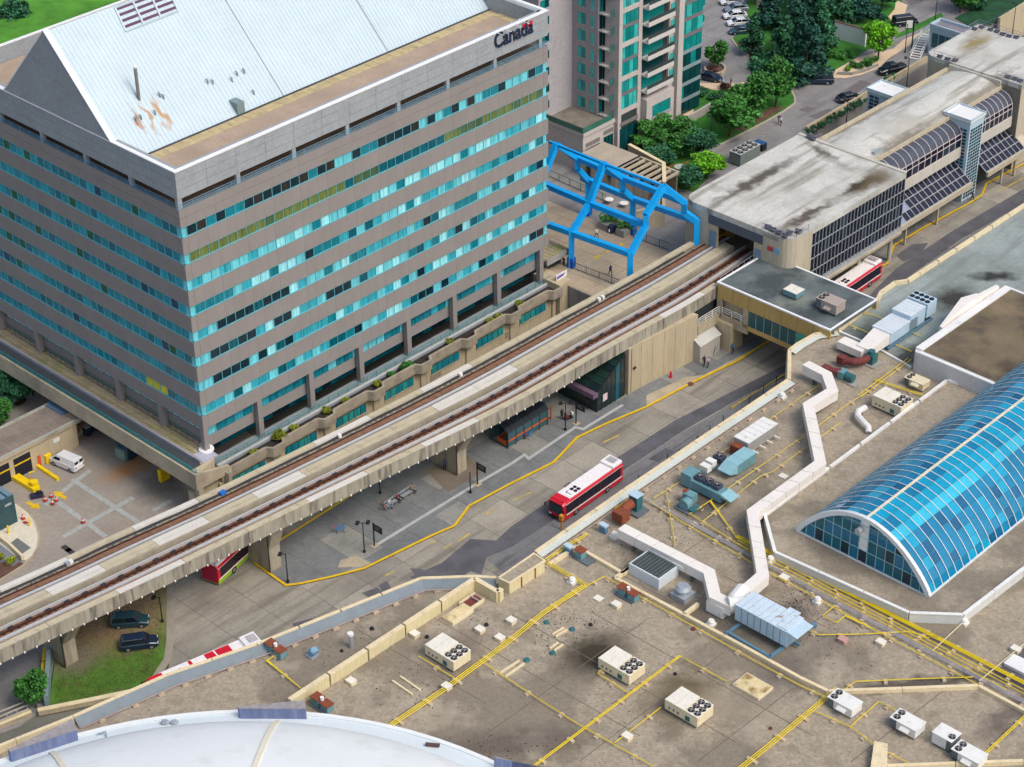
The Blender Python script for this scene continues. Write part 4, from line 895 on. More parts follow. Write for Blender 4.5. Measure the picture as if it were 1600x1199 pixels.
for (x, y) in ((1199, 357), (1207, 361), (1216, 366), (1226, 371), (1233, 366), (1247, 364), (1468, 91), (1480, 95), (1492, 97), (1522, 48), (1533, 45), (1547, 49), (1557, 52), (1566, 56), (1576, 59), (1587, 61), (1574, 123), (1584, 126), (1593, 129), (1264, 216), (1270, 219)):
    p = P(x, y, RA+.1); piece('floodlight', flm, st, Matrix.Translation(p) @ Matrix.Rotation(GA, 4, 'Z'), local=False)
mb = MB(); p = P(1372, 237, RB+.6); mb.box(P(1371, 236, RB+.5), 2.2, .5, RB-.2, RB+.7, GA); mb.build('roof_box', steel, st)
s_, t_ = PS(1203, 389, s0A-.05)[0], PS(1203, 389, s0A-.05)[1]
mb = MB(); mb.bst(s0A-.04, s0A+.0, s_-.6, s_+.5, t_-.4, t_+.4); mb.build('wall_decal', mat('decal_red', hx(196, 70, 64), .7, .2, 3), st)
s_, t_ = PS(1212, 392, s0A-.05); mb = MB(); mb.bst(s0A-.04, s0A+.0, s_-.6, s_+.5, t_-.5, t_+.4); mb.build('wall_decal', mat('decal_blue', hx(120, 172, 200), .7, .2, 3), st)
# light blue pavilion and stairs behind the far roof
pv = thing('ticket_pavilion', 'small light blue flat-roofed pavilion beside the far end of the station roof', 'kiosk', P(1490, 75, TZ), GA)
ps, pt_ = 172.4, 4.2
mb = MB(); a = [P(1456, 46+16, 12), P(1475, 30+16-2, 12), P(1520, 48+4, 12), P(1502, 76, 12)]
a = [S(ps, pt_), S(ps+3.2, pt_), S(ps+3.2, pt_-7), S(ps, pt_-7)]
mb.prism(a, TZ, 10.4); mb.build('wall', lblue, pv)
mb = MB(); strip(mb, [V(q.x, q.y, 0) for q in a+[a[0]]], .25, 10.4, 11.0); mb.build('parapet', lblue, pv)
mb = MB(); mb.prism([V(q.x, q.y, 0) for q in a], 10.4, 10.5); mb.build('roof', mat('roof_lilac', hx(130, 126, 134), .9, .1, .5), pv)
for i in range(4): mb = MB(); mb.bst(ps+.4-.44, ps-.02, pt_-1.9-i*1.45, pt_-.6-i*1.45, 6.6, 9.4); mb.build('window_pane', G_TE[1], pv)
# street-side retaining wall with creeper
rw0, rw1 = R(1258, 205, TZ), R(1446, 95, TZ)
rw = thing('retaining_wall', 'tan concrete retaining wall topped with green creeper between street and station', 'wall', S(rw0[0], rw0[1], 0), GA)
mb = MB(); mb.hull([S(rw0[0], rw0[1]-.4, .1), S(rw1[0], rw1[1]-.4, .1), S(rw1[0], rw1[1], .1), S(rw0[0], rw0[1], .1)], [S(rw0[0], rw0[1]-.4, TZ+.9), S(rw1[0], rw1[1]-.4, TZ+.9), S(rw1[0], rw1[1], TZ+.9), S(rw0[0], rw0[1], TZ+.9)]); mb.build('wall', wallbeige, rw)
# ================================================================ shopping mall: one broad flat roof with plant
MZ = 9.0
B_ = lambda x, y, rx, ry, col, st_, a=GA: (tuple(P(x, y, MZ)), rx, ry, a, hx(*col), st_)
roofm = mat('mall_roof_gravel', hx(160, 149, 130), .95, .13, .35, .6, bscale=16, fine=.22,
  stain=[(hx(112, 104, 90), .07, .52, .58, .6), (hx(118, 108, 94), .35, .54, .66, .55), (hx(178, 168, 148), .16, .60, .66, .4), (hx(84, 74, 68), 1.3, .64, .74, .6)],
  blobs=[B_(930, 1020, 5.0, 4.0, (60, 54, 40), 1), B_(1064, 1088, 5.8, 3.8, (86, 76, 50), .95), B_(1130, 1100, 9, 2.6, (158, 146, 122), .5, -.2), B_(780, 1165, 13, 2.8, (84, 74, 68), .6, .15), B_(1440, 1068, 14, 1.2, (72, 66, 62), .85, .15), B_(1240, 960, 3.5, 3, (84, 74, 70), .8),
         B_(1090, 790, 4, 3, (70, 66, 60), .7), B_(720, 1010, 5, 2.4, (104, 92, 82), .6), B_(1000, 880, 3, 2, (70, 62, 52), .8), B_(1090, 960, 9, 2.0, (90, 82, 74), .8, GA+math.pi/2), B_(1230, 1045, 12, 3, (104, 96, 90), .6), B_(1570, 1120, 6, 2, (86, 78, 72), .7)])
roofg = mat('mall_roof_membrane', hx(146, 156, 152), .9, .12, .25, .35, stain=[(hx(108, 114, 110), .10, .48, .68, .7), (hx(118, 124, 120), .8, .5, .62, .5, 1)], bscale=10,
  blobs=[B_(1552, 433, 4.2, 1.6, (40, 40, 38), .95, 0), B_(1492, 470, 4.5, 4, (52, 50, 46), .95), B_(1350, 520, 5, 3, (74, 84, 78), .8), B_(1410, 560, 7, 2, (60, 58, 54), .9), B_(1290, 560, 3, 2, (96, 92, 80), .6)])
capb = mat('coping_cream', hx(222, 206, 168), .7, .07, .6, stain=[(hx(176, 160, 124), .8, .55, .75, .5)])
wallc = mat('wall_cream', hx(208, 196, 154), .75, .06, .5, .1, streak=True)
mall = thing('shopping_mall', 'low wide shopping mall with a brown gravel roof full of pipes and plant', 'shopping mall', P(1000, 900, 0), GA)
OUT = [(-90, 1203), (23.6, 1157), (113.8, 1121), (178.9, 1092), (260, 1056), (400, 1008), (657, 905), (741.8, 902), (775.7, 904), (834, 861), (973, 764), (1009, 740), (1120, 665), (1230, 591.5), (1231, 546), (1243.6, 536), (1272, 520), (1306, 514), (1368, 467), (1374, 455), (1396.7, 439), (1416.5, 436), (1433.5, 425), (1600, 317), (1760, 214)]
OW = [P(x, y, 9.6) for x, y in OUT]
FAR = [S(190, -60, 0), S(190, -190, 0), S(-120, -190, 0), S(-140, -60, 0)]
inset = offset_path(OW, -.25)
mb = MB(); mb.prism([(p.x, p.y) for p in inset+FAR], .0, MZ-.02); mb.build('building_mass', wallc, mall)
upper = [S(74, -42.6), S(86.5, -44.2)]
# roof as one gravel field; the grey membrane field lies north-east of the white kerb
gp = [(p.x, p.y) for p in inset+FAR]
mb = MB(); mb.prism(gp, MZ-.02, MZ+.02); mb.build('roof_gravel', roofm, mall)
mem = [(p.x, p.y) for p in [inset[17], inset[18], inset[19], inset[20], inset[21], inset[22], inset[23], inset[24]]]+[S(190, -60)[:2], S(190, -100)[:2], S(108, -100)[:2], S(76.2, -100)[:2]]
mb = MB(); mb.prism(mem, MZ, MZ+.08); mb.build('roof_membrane', roofg, mall)
# outer wall faces in panels where they show (beside the underpass)
for (a, b) in ((13, 14), (14, 15), (15, 16), (16, 17)):
    A, Bq = OW[a], OW[b]; n = max(1, int((Bq-A).length/2.2))
    for i in range(n):
        p = A.lerp(Bq, (i+.02)/n); q = A.lerp(Bq, (i+.98)/n); d = (q-p).normalized(); nn = V(-d.y, d.x, 0)
        m_ = MB(); m_.hull([V(*(p+nn*.12)[:2], .05), V(*(q+nn*.12)[:2], .05), V(*(q-nn*.3)[:2], .05), V(*(p-nn*.3)[:2], .05)], [V(*(p+nn*.12)[:2], 9.2), V(*(q+nn*.12)[:2], 9.2), V(*(q-nn*.3)[:2], 9.2), V(*(p-nn*.3)[:2], 9.2)]); m_.build('wall_panel', wallc, mall)
def run(name, pts, w_, z0, z1, m, side=0, seg=4.5, par=None):   # coping built length by length
    w = [V(p[0], p[1], 0) for p in pts]
    for a, b in zip(w[:-1], w[1:]):
        n = max(1, int((b-a).length/seg))
        for i in range(n):
            mb = MB(); strip(mb, [a.lerp(b, i/n+.004), a.lerp(b, (i+1)/n-.004)], w_, z0, z1, side); mb.build(name, m, par or mall)
run('parapet_coping', OW[:9], .42, 8.9, 9.95, capb, side=-1)
run('parapet_coping', OW[9:], .5, 8.9, 9.6, capb, side=-1)
metal_sl = mat('flashing_slate', hx(116, 128, 134), .6, .08, .8); metal_pl = mat('flashing_pale', hx(196, 202, 192), .5, .06, .6)
def slopestrip(name, pts, d0, z0, d1, z1, m):
    a = offset_path(pts, -d0); b = offset_path(pts, -d1); mb = MB()
    for i in range(len(pts)-1):
        mb.hull([V(*a[i][:2], z0-.08), V(*a[i+1][:2], z0-.08), V(*b[i+1][:2], z1-.08), V(*b[i][:2], z1-.08)], [V(*a[i][:2], z0), V(*a[i+1][:2], z0), V(*b[i+1][:2], z1), V(*b[i][:2], z1)])
    return mb.build(name, m, mall)
slopestrip('flashing', OW[2:9], .44, 9.85, 1.5, 9.15, metal_sl)
slopestrip('flashing', OW[9:14], .52, 9.5, 1.35, 9.35, metal_pl); slopestrip('flashing', OW[14:18], .52, 9.5, 1.25, 9.35, metal_pl)
pinkp = mat('conduit_pink', hx(176, 150, 144), .6, .1, 1); blockm = mat('support_block', hx(190, 174, 150), .8, .12, 1.2)
bb = MB(); bb.box((0, 0), .72, .42, 0, .24); bb.box((0, 0), .3, .3, .24, .34); blk = bb.mesh('support_block', blockm)
def conduit(pts, d, r=.06, every=2.6):
    q = offset_path(pts, -d); mb = MB(); mb.tube([V(p.x, p.y, 9.42) for p in q], r, 5); mb.build('edge_conduit', pinkp, mall)
    for a, b in zip(q[:-1], q[1:]):
        n = max(1, int((b-a).length/every)); an = math.atan2(b.y-a.y, b.x-a.x)
        for i in range(n):
            p = a.lerp(b, (i+.5)/n); piece('support_block', blk, mall, Matrix.Translation((p.x, p.y, MZ+.02)) @ Matrix.Rotation(an, 4, 'Z'), local=False)
conduit(OW[2:8], 1.9); conduit(OW[9:14], 1.85)
# cream plant room on the parapet and low walls between roof fields
def at(px, py, z, dz=0): p = P(px, py, z); return V(p.x, p.y, 0)
bx = [at(780, 904, 10.9), at(835, 866, 10.9), at(852, 876, 10.9), at(797, 914, 10.9)]
bx = [at(779, 904, 10.6), at(834, 866, 10.6), at(851, 877, 10.6), at(796, 912, 10.6)]
mb = MB(); mb.prism([p[:2] for p in bx], MZ-1, 11.0-.4); mb.build('plant_room', wallc, mall)
cen = sum((p for p in bx), V(0, 0, 0))/4
mb = MB(); mb.prism([(p.lerp(cen, .06))[:2] for p in bx], 10.6, 10.66); mb.build('plant_room_roof', roofm, mall)
mb = MB(); strip(mb, bx+[bx[0]], .22, 10.58, 10.74); mb.build('plant_room_coping', capb, mall)
for k, (i, j) in enumerate(((3, 2), (0, 3))):
    for f in (.33, .72) if k == 0 else ():
        p = bx[i].lerp(bx[j], f); mb = MB(); mb.box(p, .10, .3, MZ, 10.5, GA); mb.build('drain_pipe', mat('rust_pipe', hx(150, 100, 66), .8, .1, 2), mall)
run('dividing_wall', [at(451, 1094.5, 10.5), at(741.8, 904, 10.5)], .55, MZ, 10.45, wallc, seg=5)
run('dividing_coping', [at(451, 1094.5, 10.5), at(741.8, 904, 10.5)], .62, 10.45, 10.58, capb, seg=5)
run('dividing_wall', [at(741.8, 904, 10.5), at(778, 925, 10.5), at(784, 920, 10.5)], .5, MZ, 10.45, wallc); run('dividing_coping', [at(741.8, 904, 10.5), at(778, 925, 10.5), at(784, 920, 10.5)], .6, 10.45, 10.58, capb)
CB = [[(858, 880), (901, 853), (926, 867.5), (960, 887), (973, 895), (987, 884)], [(987, 884), (961, 902), (1068.5, 959), (1160, 1008), (1250, 1058), (1294, 1079), (1410, 1075), (1528.8, 1070.6), (1600, 1108.7), (1660, 1142)], [(1068.5, 959), (1091, 942)], [(1386, 1196), (1600, 1188), (1700, 1184)]]
for c in CB: run('roof_kerb', [at(x, y, 9.5) for x, y in c], .42, MZ, 9.5, capb, seg=5)
run('roof_kerb_white', [at(1306, 515, 9.3), at(1365, 540, 9.3), at(1424, 573, 9.3)], .3, MZ, 9.3, white); 
mb = MB(); mb.prism([at(*p, 10).xy for p in ((1366, 1158), (1387, 1162), (1386, 1215), (1358, 1215))], MZ, 10); mb.build('kerb_block', capb, mall)
# raised roof at the right with a white wall
RZ = 12.2
rp = [at(1425, 548, RZ), at(1568, 446, RZ), at(1700, 500, RZ), at(1800, 640, RZ), at(1650, 640, RZ), at(1560, 608, RZ)]
sB, tB2 = ST(rp[0]); sC, tC2 = ST(rp[1])
rp = [S(sB, tB2), S(sC, tB2+.3), S(sC, tB2-40), S(sB, tB2-40)]
rp = [S(sB, tB2-1.0), S(sB+.3, tB2-.3), S(sB+1.0, tB2), S(sC, tB2), S(sC, tB2-60), S(sB, tB2-60)]
mb = MB(); mb.prism([p[:2] for p in rp], MZ, RZ-.1); mb.build('raised_wall', mat('wall_offwhite', hx(206, 206, 202), .7, .05, .5), mall)
mossr = mat('raised_roof_mossy', hx(118, 104, 84), .95, .16, .3, .5, stain=[(hx(66, 60, 52), .12, .46, .62, .8), (hx(104, 110, 62), .6, .56, .7, .6), (hx(150, 132, 104), .10, .58, .7, .6)])
mb = MB(); mb.prism([S(sB+1.0, tB2-1.0)[:2], S(sC-.4, tB2-1.0)[:2], S(sC-.4, tB2-59)[:2], S(sB+.9, tB2-59)[:2]], RZ-.12, RZ-.04); mb.build('raised_roof', mossr, mall)
mb = MB(); mb.bst(sB+.9, sC, tB2-1.1, tB2-.0, RZ-.1, RZ+.12); mb.bst(sB, sB+.45, tB2-60, tB2-1.1, RZ-.1, RZ+.12); mb.bst(sC-.4, sC, tB2-60, tB2-1.1, RZ-.1, RZ+.12); mb.build('raised_coping', white, mall)
# ---- skylight terrace
KZ = 10.4; kp = [(1195, 803), (1211, 862), (1421, 957), (1505, 960), (1600, 887), (1700, 812)]
kw = [at(x, y, KZ) for x, y in kp]; kl = [at(1195, 803, KZ), at(1290, 733, KZ), at(1480, 592, KZ), at(1560, 620, KZ)]
s0k, t0k = ST(kw[0]); tFk = ST(at(1480, 592, KZ))
mb = MB(); mb.prism([p[:2] for p in kw+[S(110, -92), S(sB-.02, -92), S(sB-.02, tFk[1]), at(1480, 592, KZ)]], MZ, KZ-.45); mb.build('skylight_terrace', roofm, mall)
cor = mat('corrugated_white', hx(206, 208, 204), .6, .06, .8)
for a, b in zip(kw[:-1], kw[1:]):
    n = int((b-a).length/.42); mb = MB(); d = (b-a).normalized(); nn = V(d.y, -d.x, 0)
    for i in range(n):
        p = a.lerp(b, (i+.15)/n)+nn*.05; q = a.lerp(b, (i+.85)/n)+nn*.05; mb.hull([V(*(p)[:2], MZ+.05), V(*(q)[:2], MZ+.05), V(*(q+nn*.07)[:2], MZ+.05), V(*(p+nn*.07)[:2], MZ+.05)], [V(*(p)[:2], KZ-.1), V(*(q)[:2], KZ-.1), V(*(q+nn*.07)[:2], KZ-.1), V(*(p+nn*.07)[:2], KZ-.1)])
    mb.build('wall_flute', cor, mall)
run('terrace_wall', kw, .22, MZ, KZ-.12, cor, seg=6); run('terrace_coping', kw, .4, KZ-.1, KZ+.03, mat('coping_white', hx(226, 228, 224), .6, .05, .6), seg=6)
run('terrace_coping', [kl[0], kl[2]], .35, KZ-.5, KZ-.1, white, seg=6); run('terrace_coping', [kl[2], at(1556, 612, KZ)], .3, KZ-.5, KZ-.1, white, seg=6)
# ---- barrel skylight
sk = thing('barrel_skylight', 'huge arched skylight of bright blue glass panes with thin pale ribs', 'skylight', P(1400, 800, MZ), GA)
SZ = KZ-.45; qa, qb = ST(P(1247, 829, SZ)), ST(P(1450, 933, SZ))
sS0 = (qa[0]+qb[0])/2; tM = (qa[1]+qb[1])/2; RW = abs(qa[1]-qb[1])/2; zap = PS(1355, 812, sS0)[1]; RH = zap-SZ
sS1 = sS0+50; NA = 16; PWD = 1.45; NS = int((sS1-sS0)/PWD)
def ap(s, k, off=0.0):
    u = .6*math.cos(math.pi*k/NA)+.4*(1-2*k/NA); return S(s, tM+(RW+off)*u, SZ+off+RH*(.78*(1-u*u)+.22*math.sqrt(max(0, 1-u*u))))
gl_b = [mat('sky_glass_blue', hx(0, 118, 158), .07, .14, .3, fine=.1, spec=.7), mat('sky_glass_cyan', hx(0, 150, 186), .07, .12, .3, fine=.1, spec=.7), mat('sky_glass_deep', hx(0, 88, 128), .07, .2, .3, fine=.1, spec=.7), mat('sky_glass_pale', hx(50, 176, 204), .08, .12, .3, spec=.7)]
rnd = random.Random(9); cells = []
meshes = {}
for j in range(NA):
    q = MB(); g_ = .05
    q.hull([ap(0+g_, j+.03, -.05), ap(PWD-g_, j+.03, -.05), ap(PWD-g_, j+.97, -.05), ap(g_, j+.97, -.05)], [ap(g_, j+.03), ap(PWD-g_, j+.03), ap(PWD-g_, j+.97), ap(g_, j+.97)])
    meshes[j] = q.mesh('glass_pane', gl_b[0], FR[sk.name].inverted())
loc0 = FR[sk.name].inverted()
cnt = 0; rest = {}
order = [(i, j) for i in range(NS) for j in range(4, NA)]+[(i, j) for i in range(NS) for j in range(4)]
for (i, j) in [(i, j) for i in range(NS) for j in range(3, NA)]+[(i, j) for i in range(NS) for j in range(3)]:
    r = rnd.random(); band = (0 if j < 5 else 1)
    if j == 10: m_ = gl_b[3] if r < .8 else gl_b[1]  # lengthwise reflection bands put into the pane colours, by place on the arch
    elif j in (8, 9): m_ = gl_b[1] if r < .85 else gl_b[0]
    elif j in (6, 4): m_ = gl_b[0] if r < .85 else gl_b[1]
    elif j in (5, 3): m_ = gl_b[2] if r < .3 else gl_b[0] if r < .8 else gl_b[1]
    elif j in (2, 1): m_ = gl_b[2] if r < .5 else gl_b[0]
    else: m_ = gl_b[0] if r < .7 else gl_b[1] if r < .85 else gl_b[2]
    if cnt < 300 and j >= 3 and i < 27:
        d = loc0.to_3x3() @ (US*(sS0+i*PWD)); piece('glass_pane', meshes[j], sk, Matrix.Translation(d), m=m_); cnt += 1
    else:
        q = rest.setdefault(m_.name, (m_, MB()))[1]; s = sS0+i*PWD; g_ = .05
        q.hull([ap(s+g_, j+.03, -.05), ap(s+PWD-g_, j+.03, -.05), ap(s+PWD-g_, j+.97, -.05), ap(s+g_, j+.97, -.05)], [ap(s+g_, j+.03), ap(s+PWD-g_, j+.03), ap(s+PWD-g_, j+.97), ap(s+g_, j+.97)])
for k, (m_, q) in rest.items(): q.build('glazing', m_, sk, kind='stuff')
ribm = mat('rib_white', hx(214, 220, 220), .5, .05, 1)
for i in range(1, NS+1):
    q = MB()
    for k in range(NA): q.bar(ap(sS0+i*PWD, k, .05), ap(sS0+i*PWD, k+1, .05), .06, .09, up=US)
    q.build('rib', ribm, sk)
q = MB()
for k in range(1, NA):
    if k == 8: continue
    q.bar(ap(sS0, k, .0), ap(sS1, k, .0), .05, .08)
q.build('purlin', mat('purlin_teal', hx(60, 140, 164), .5, .05, 1), sk)
q = MB(); q.bar(ap(sS0, 8, .12), ap(sS1, 8, .12), .28, .16); q.build('ridge_bar', mat('ridge_cream', hx(222, 212, 186), .5, .1, .8), sk)
q = MB()
for k in range(NA*2):
    a, b = k/2, (k+1)/2; q.hull([ap(sS0-.25, a, -.25), ap(sS0+.25, a, -.25), ap(sS0+.25, a, .25), ap(sS0-.25, a, .25)], [ap(sS0-.25, b, -.25), ap(sS0+.25, b, -.25), ap(sS0+.25, b, .25), ap(sS0-.25, b, .25)])
q.build('end_arch', ribm, sk)
q = MB(); q.bst(sS0-.2, sS0+.2, tM-RW, tM+RW, SZ-.3, SZ+.12); q.bst(sS0, sS1, tM-RW-.2, tM-RW+.15, SZ-.3, SZ+.12); q.bst(sS0, sS1, tM+RW-.15, tM+RW+.2, SZ-.3, SZ+.12); q.build('base_frame', ribm, sk)
# gable end panes
NG = 15; gw_ = 2*RW/NG; fr = MB(); gt_m = [mat('gable_glass_teal', hx(0, 96, 112), .08, .2, .5, spec=.6), mat('gable_glass_dark', hx(6, 50, 66), .08, .2, .5, spec=.6), mat('gable_glass_blue', hx(0, 108, 140), .08, .2, .5, spec=.6)]
def zh(t): x = max(0, 1-((t-tM)/RW)**2); return SZ+(RH-.15)*(.78*x+.22*math.sqrt(x))
def zc(t, z): return min(z, zh(t))
rows = [SZ+.15+1.75*k for k in range(8)]
for i in range(NG):
    t0, t1 = tM-RW+i*gw_, tM-RW+(i+1)*gw_
    if i: fr.bst(sS0-.08, sS0+.0, t0-.03, t0+.03, SZ, zh(t0))
    for k in range(7):
        z0, z1 = rows[k], rows[k+1]; a0, a1 = zc(t0+.05, z1), zc(t1-.05, z1)
        if max(a0, a1) <= z0+.15: continue
        a0, a1 = max(a0, z0+.02), max(a1, z0+.02)
        q = MB(); q.hull([S(sS0+.0, t0+.05, z0+.03), S(sS0+.04, t0+.05, z0+.03), S(sS0+.04, t1-.05, z0+.03), S(sS0, t1-.05, z0+.03)], [S(sS0, t0+.05, a0-.02), S(sS0+.04, t0+.05, a0-.02), S(sS0+.04, t1-.05, a1-.02), S(sS0, t1-.05, a1-.02)])
        q.build('gable_pane', white if (i == 7 and k >= 1) else rnd.choices(gt_m, (5, 2, 3))[0], sk)
for k in range(1, 7):
    hw = max([RW*j/100 for j in range(100) if zh(tM+RW*j/100) >= rows[k]], default=0)
    if hw: fr.bst(sS0-.07, sS0+.0, tM-hw, tM+hw, rows[k]-.03, rows[k]+.03)
fr.build('gable_mullion', mat('mullion_teal_pale', hx(150, 196, 202), .5, .05, 1), sk)
mb = MB(); p = S(sS0-.5, tM+.2, 0); z_ = SZ+RH-1.6
mb.hull([S(sS0-.1, tM+.45+.4*math.cos(a), z_+.4*math.sin(a)) for a in [math.pi*k/5 for k in range(10)]], [S(sS0-.9, tM+.45+.4*math.cos(a), z_+.4*math.sin(a)) for a in [math.pi*k/5 for k in range(10)]]); mb.build('exhaust_fan', steel, sk)
# ---- white dome
dm = thing('white_dome_roof', 'great white shallow dome roof at the bottom edge of the picture', 'dome roof', P(400, 1180, MZ), GA)
DZ = 11.2; c3 = [at(0, 1186, DZ), at(370, 1109, DZ), at(773, 1189, DZ)]
ax, ay, bx_, by_, cx_, cy_ = *c3[0].xy, *c3[1].xy, *c3[2].xy
dd = 2*(ax*(by_-cy_)+bx_*(cy_-ay)+cx_*(ay-by_)); ux = ((ax*ax+ay*ay)*(by_-cy_)+(bx_*bx_+by_*by_)*(cy_-ay)+(cx_*cx_+cy_*cy_)*(ay-by_))/dd
uy = ((ax*ax+ay*ay)*(cx_-bx_)+(bx_*bx_+by_*by_)*(ax-cx_)+(cx_*cx_+cy_*cy_)*(bx_-ax))/dd
DR = math.hypot(ax-ux, ay-uy); domew = mat('dome_white', hx(228, 232, 230), .55, .03, .2, fine=.015, stain=[(hx(196, 198, 184), .35, .55, .75, .45)])
def ringp(r, z, n=96): return [V(ux+r*math.cos(2*math.pi*k/n), uy+r*math.sin(2*math.pi*k/n), z) for k in range(n)]
def shell(name, prof, m, n=96, smooth=True):
    mb = MB(); rs = [ringp(r, z, n) for r, z in prof]
    for a in rs: mb.v += a
    for i in range(len(rs)-1):
        for k in range(n): mb.f.append((i*n+k, i*n+(k+1) % n, (i+1)*n+(k+1) % n, (i+1)*n+k))
    return mb.build(name, m, dm, smooth=smooth)
shell('drum_wall', [(DR, MZ), (DR, DZ), (DR-.5, DZ)], domew, smooth=False)
shell('rim', [(DR-.5, DZ), (DR-.5, DZ-.15), (DR-2.9, DZ+.25), (DR-2.95, DZ+.55), (DR-3.3, DZ+.55)], mat('rim_bluewhite', hx(214, 224, 226), .5, .03, .3, fine=.02), smooth=False)
shell('dome_shell', [(DR-3.3, DZ+.55)]+[((DR-3.3)*math.cos(a), DZ+.55+8*math.sin(a)) for a in [math.pi/2*k/14 for k in range(1, 14)]]+[(0.01, DZ+8.55)], domew)
def domep(px, py, lift=.1):
    d = ray(px, py); lo, hi = 100, 400
    for _ in range(60):
        k = (lo+hi)/2; p = EYE+d*k; r = math.hypot(p.x-ux, p.y-uy); x = min(1, r/(DR-3.3)); z = DZ+.55+8*math.sqrt(max(0, 1-x*x)) if r < DR-3.3 else DZ
        if p.z > z: lo = k
        else: hi = k
    return p+V(0, 0, lift)
for (a, b) in (((426, 1136), (408, 1199)), ((70, 1168), (80, 1199))):
    A = domep(*a); ang = math.atan2(A.y-uy, A.x-ux); mb = MB()
    pr = [((DR-3.3)*math.cos(q_), DZ+.55+8*math.sin(q_)+.08) for q_ in [math.pi/2*k/16 for k in range(0, 15)]]
    pts = [V(ux+r*math.cos(ang), uy+r*math.sin(ang), z) for r, z in pr]
    for p, q_ in zip(pts[:-1], pts[1:]): mb.bar(p, q_, .55, .12)
    mb.build('dome_seam', mat('seam_cream', hx(226, 218, 196), .6, .05, 1), dm)
for (x, y) in ((258, 1131), (273, 1131)):
    p = domep(x, y, .2); mb = MB(); mb.hull([p+V(.5*math.cos(a), .35*math.sin(a), 0) for a in [math.pi*k/6 for k in range(12)]], [p+V(.35*math.cos(a), .22*math.sin(a), .25) for a in [math.pi*k/6 for k in range(12)]]); mb.build('roof_vent', steel, dm)
p = domep(152, 1149, .1); mb = MB(); mb.tube([p, p+V(.9, .1, .3), p+V(1.1, -.5, .1)], .09); mb.build('vent_pipe', steel, dm)
p = domep(676, 1167, .15); mb = MB(); mb.box(p, 1.5, .35, p.z, p.z+.25, -.15); mb.build('hatch_bracket', mat('bracket_brown', hx(90, 70, 66), .8, .1, 1), dm)
finm = mat('fin_wall_violet', hx(112, 124, 160), .7, .14, .6, streak=True, stain=[(hx(150, 158, 180), 1.2, .5, .7, .5)]); fint = mat('fin_top_mottled', hx(150, 146, 146), .9, .2, 2, .4)
for q in ([(12, 1172), (114, 1124), (120, 1147), (16, 1180)], [(371, 1105), (476, 1095), (478, 1114), (374, 1113)], [(772, 1182), (800, 1190), (850, 1206), (775, 1190)]):
    w_ = [at(x, y, 12.6) for x, y in q]; w2 = w_[:2]+[at(q[2][0], q[2][1]-6, 12.6), at(q[3][0], q[3][1]-5, 12.6)]
    mb = MB(); mb.prism([p.xy for p in w2], MZ, 12.6); mb.build('side_wall', finm, dm)
    mb = MB(); mb.prism([p.xy for p in w2], 12.6, 12.68); mb.build('side_wall_top', fint, dm)
# ================================================================ footbridge between station and mall
BZ = 10.5
br = thing('footbridge', 'covered footbridge with tan panels and teal windows spanning the bus road', 'footbridge', S(80, -35, 0), GA)
b0, b1, bt0, bt1 = 74.6, 85.6, -44.6, -24.8
mb = MB(); mb.bst(b0+.2, b1, bt0, bt1, BZ-.5, BZ-.05); mb.build('roof', mat('bridge_roof', hx(98, 108, 108), .9, .14, .3, .4, stain=[(hx(60, 68, 70), .22, .46, .62, .8), (hx(140, 142, 128), .15, .56, .7, .6)]), br)
tanp = mat('panel_tan', hx(190, 160, 98), .7, .08, .5, streak=True)
mb = MB(); mb.bst(b0-.05, b0+.3, bt0, bt1+.2, BZ-.15, BZ+.06); mb.bst(b0+.3, b1, bt1-.1, bt1+.2, BZ-.15, BZ+.06); mb.bst(b0+.3, b1, bt0, bt0+.3, BZ-.15, BZ+.06); mb.bst(b1, b1+.3, bt0, bt1+.2, BZ-.15, BZ+.06); mb.build('roof_edge', cap, br)
n = 7; pw_ = (bt1-bt0)/n
for i in range(n):
    q = MB(); q.bst(b0, b0+.25, bt0+i*pw_+.03, bt0+(i+1)*pw_-.03, 8.0, BZ-.16); q.build('wall_panel', tanp, br)
    if i < 5: q = MB(); q.bst(b0, b0+.25, bt0+i*pw_+.03, bt0+(i+1)*pw_-.03, 4.7, 5.4); q.build('sill_panel', tanp, br)
ng = 10; gw2 = (pw_*5)/ng
for i in range(ng):
    q = MB(); q.bst(b0+.10, b0+.14, bt0+i*gw2+.05, bt0+(i+1)*gw2-.05, 5.45, 7.95); q.build('window_pane', [mat('bridge_green', hx(60, 176, 150), .2, .25, 1.5), mat('bridge_cyan', hx(36, 150, 160), .2, .35, 1.8)][i == 2] if i in (2, 3) else glass('bridge_teal', (14, 88, 94)), br)
    q = MB(); q.bst(b0+.02, b0+.16, bt0+i*gw2-.03, bt0+i*gw2+.03, 5.4, 8.0); q.build('mullion', mull, br)
mb = MB(); mb.bst(b0+.3, b1, bt0, bt1-4, 4.7, 5.2); mb.bst(b0+.9, b0+1.1, bt0, bt1, 5.2, BZ-.5); mb.build('floor_slab', wallbeige, br)
mb = MB(); mb.bst(b1, b1+.3, bt0, bt1, 4.7, BZ-.16); mb.build('far_wall', tanp, br)
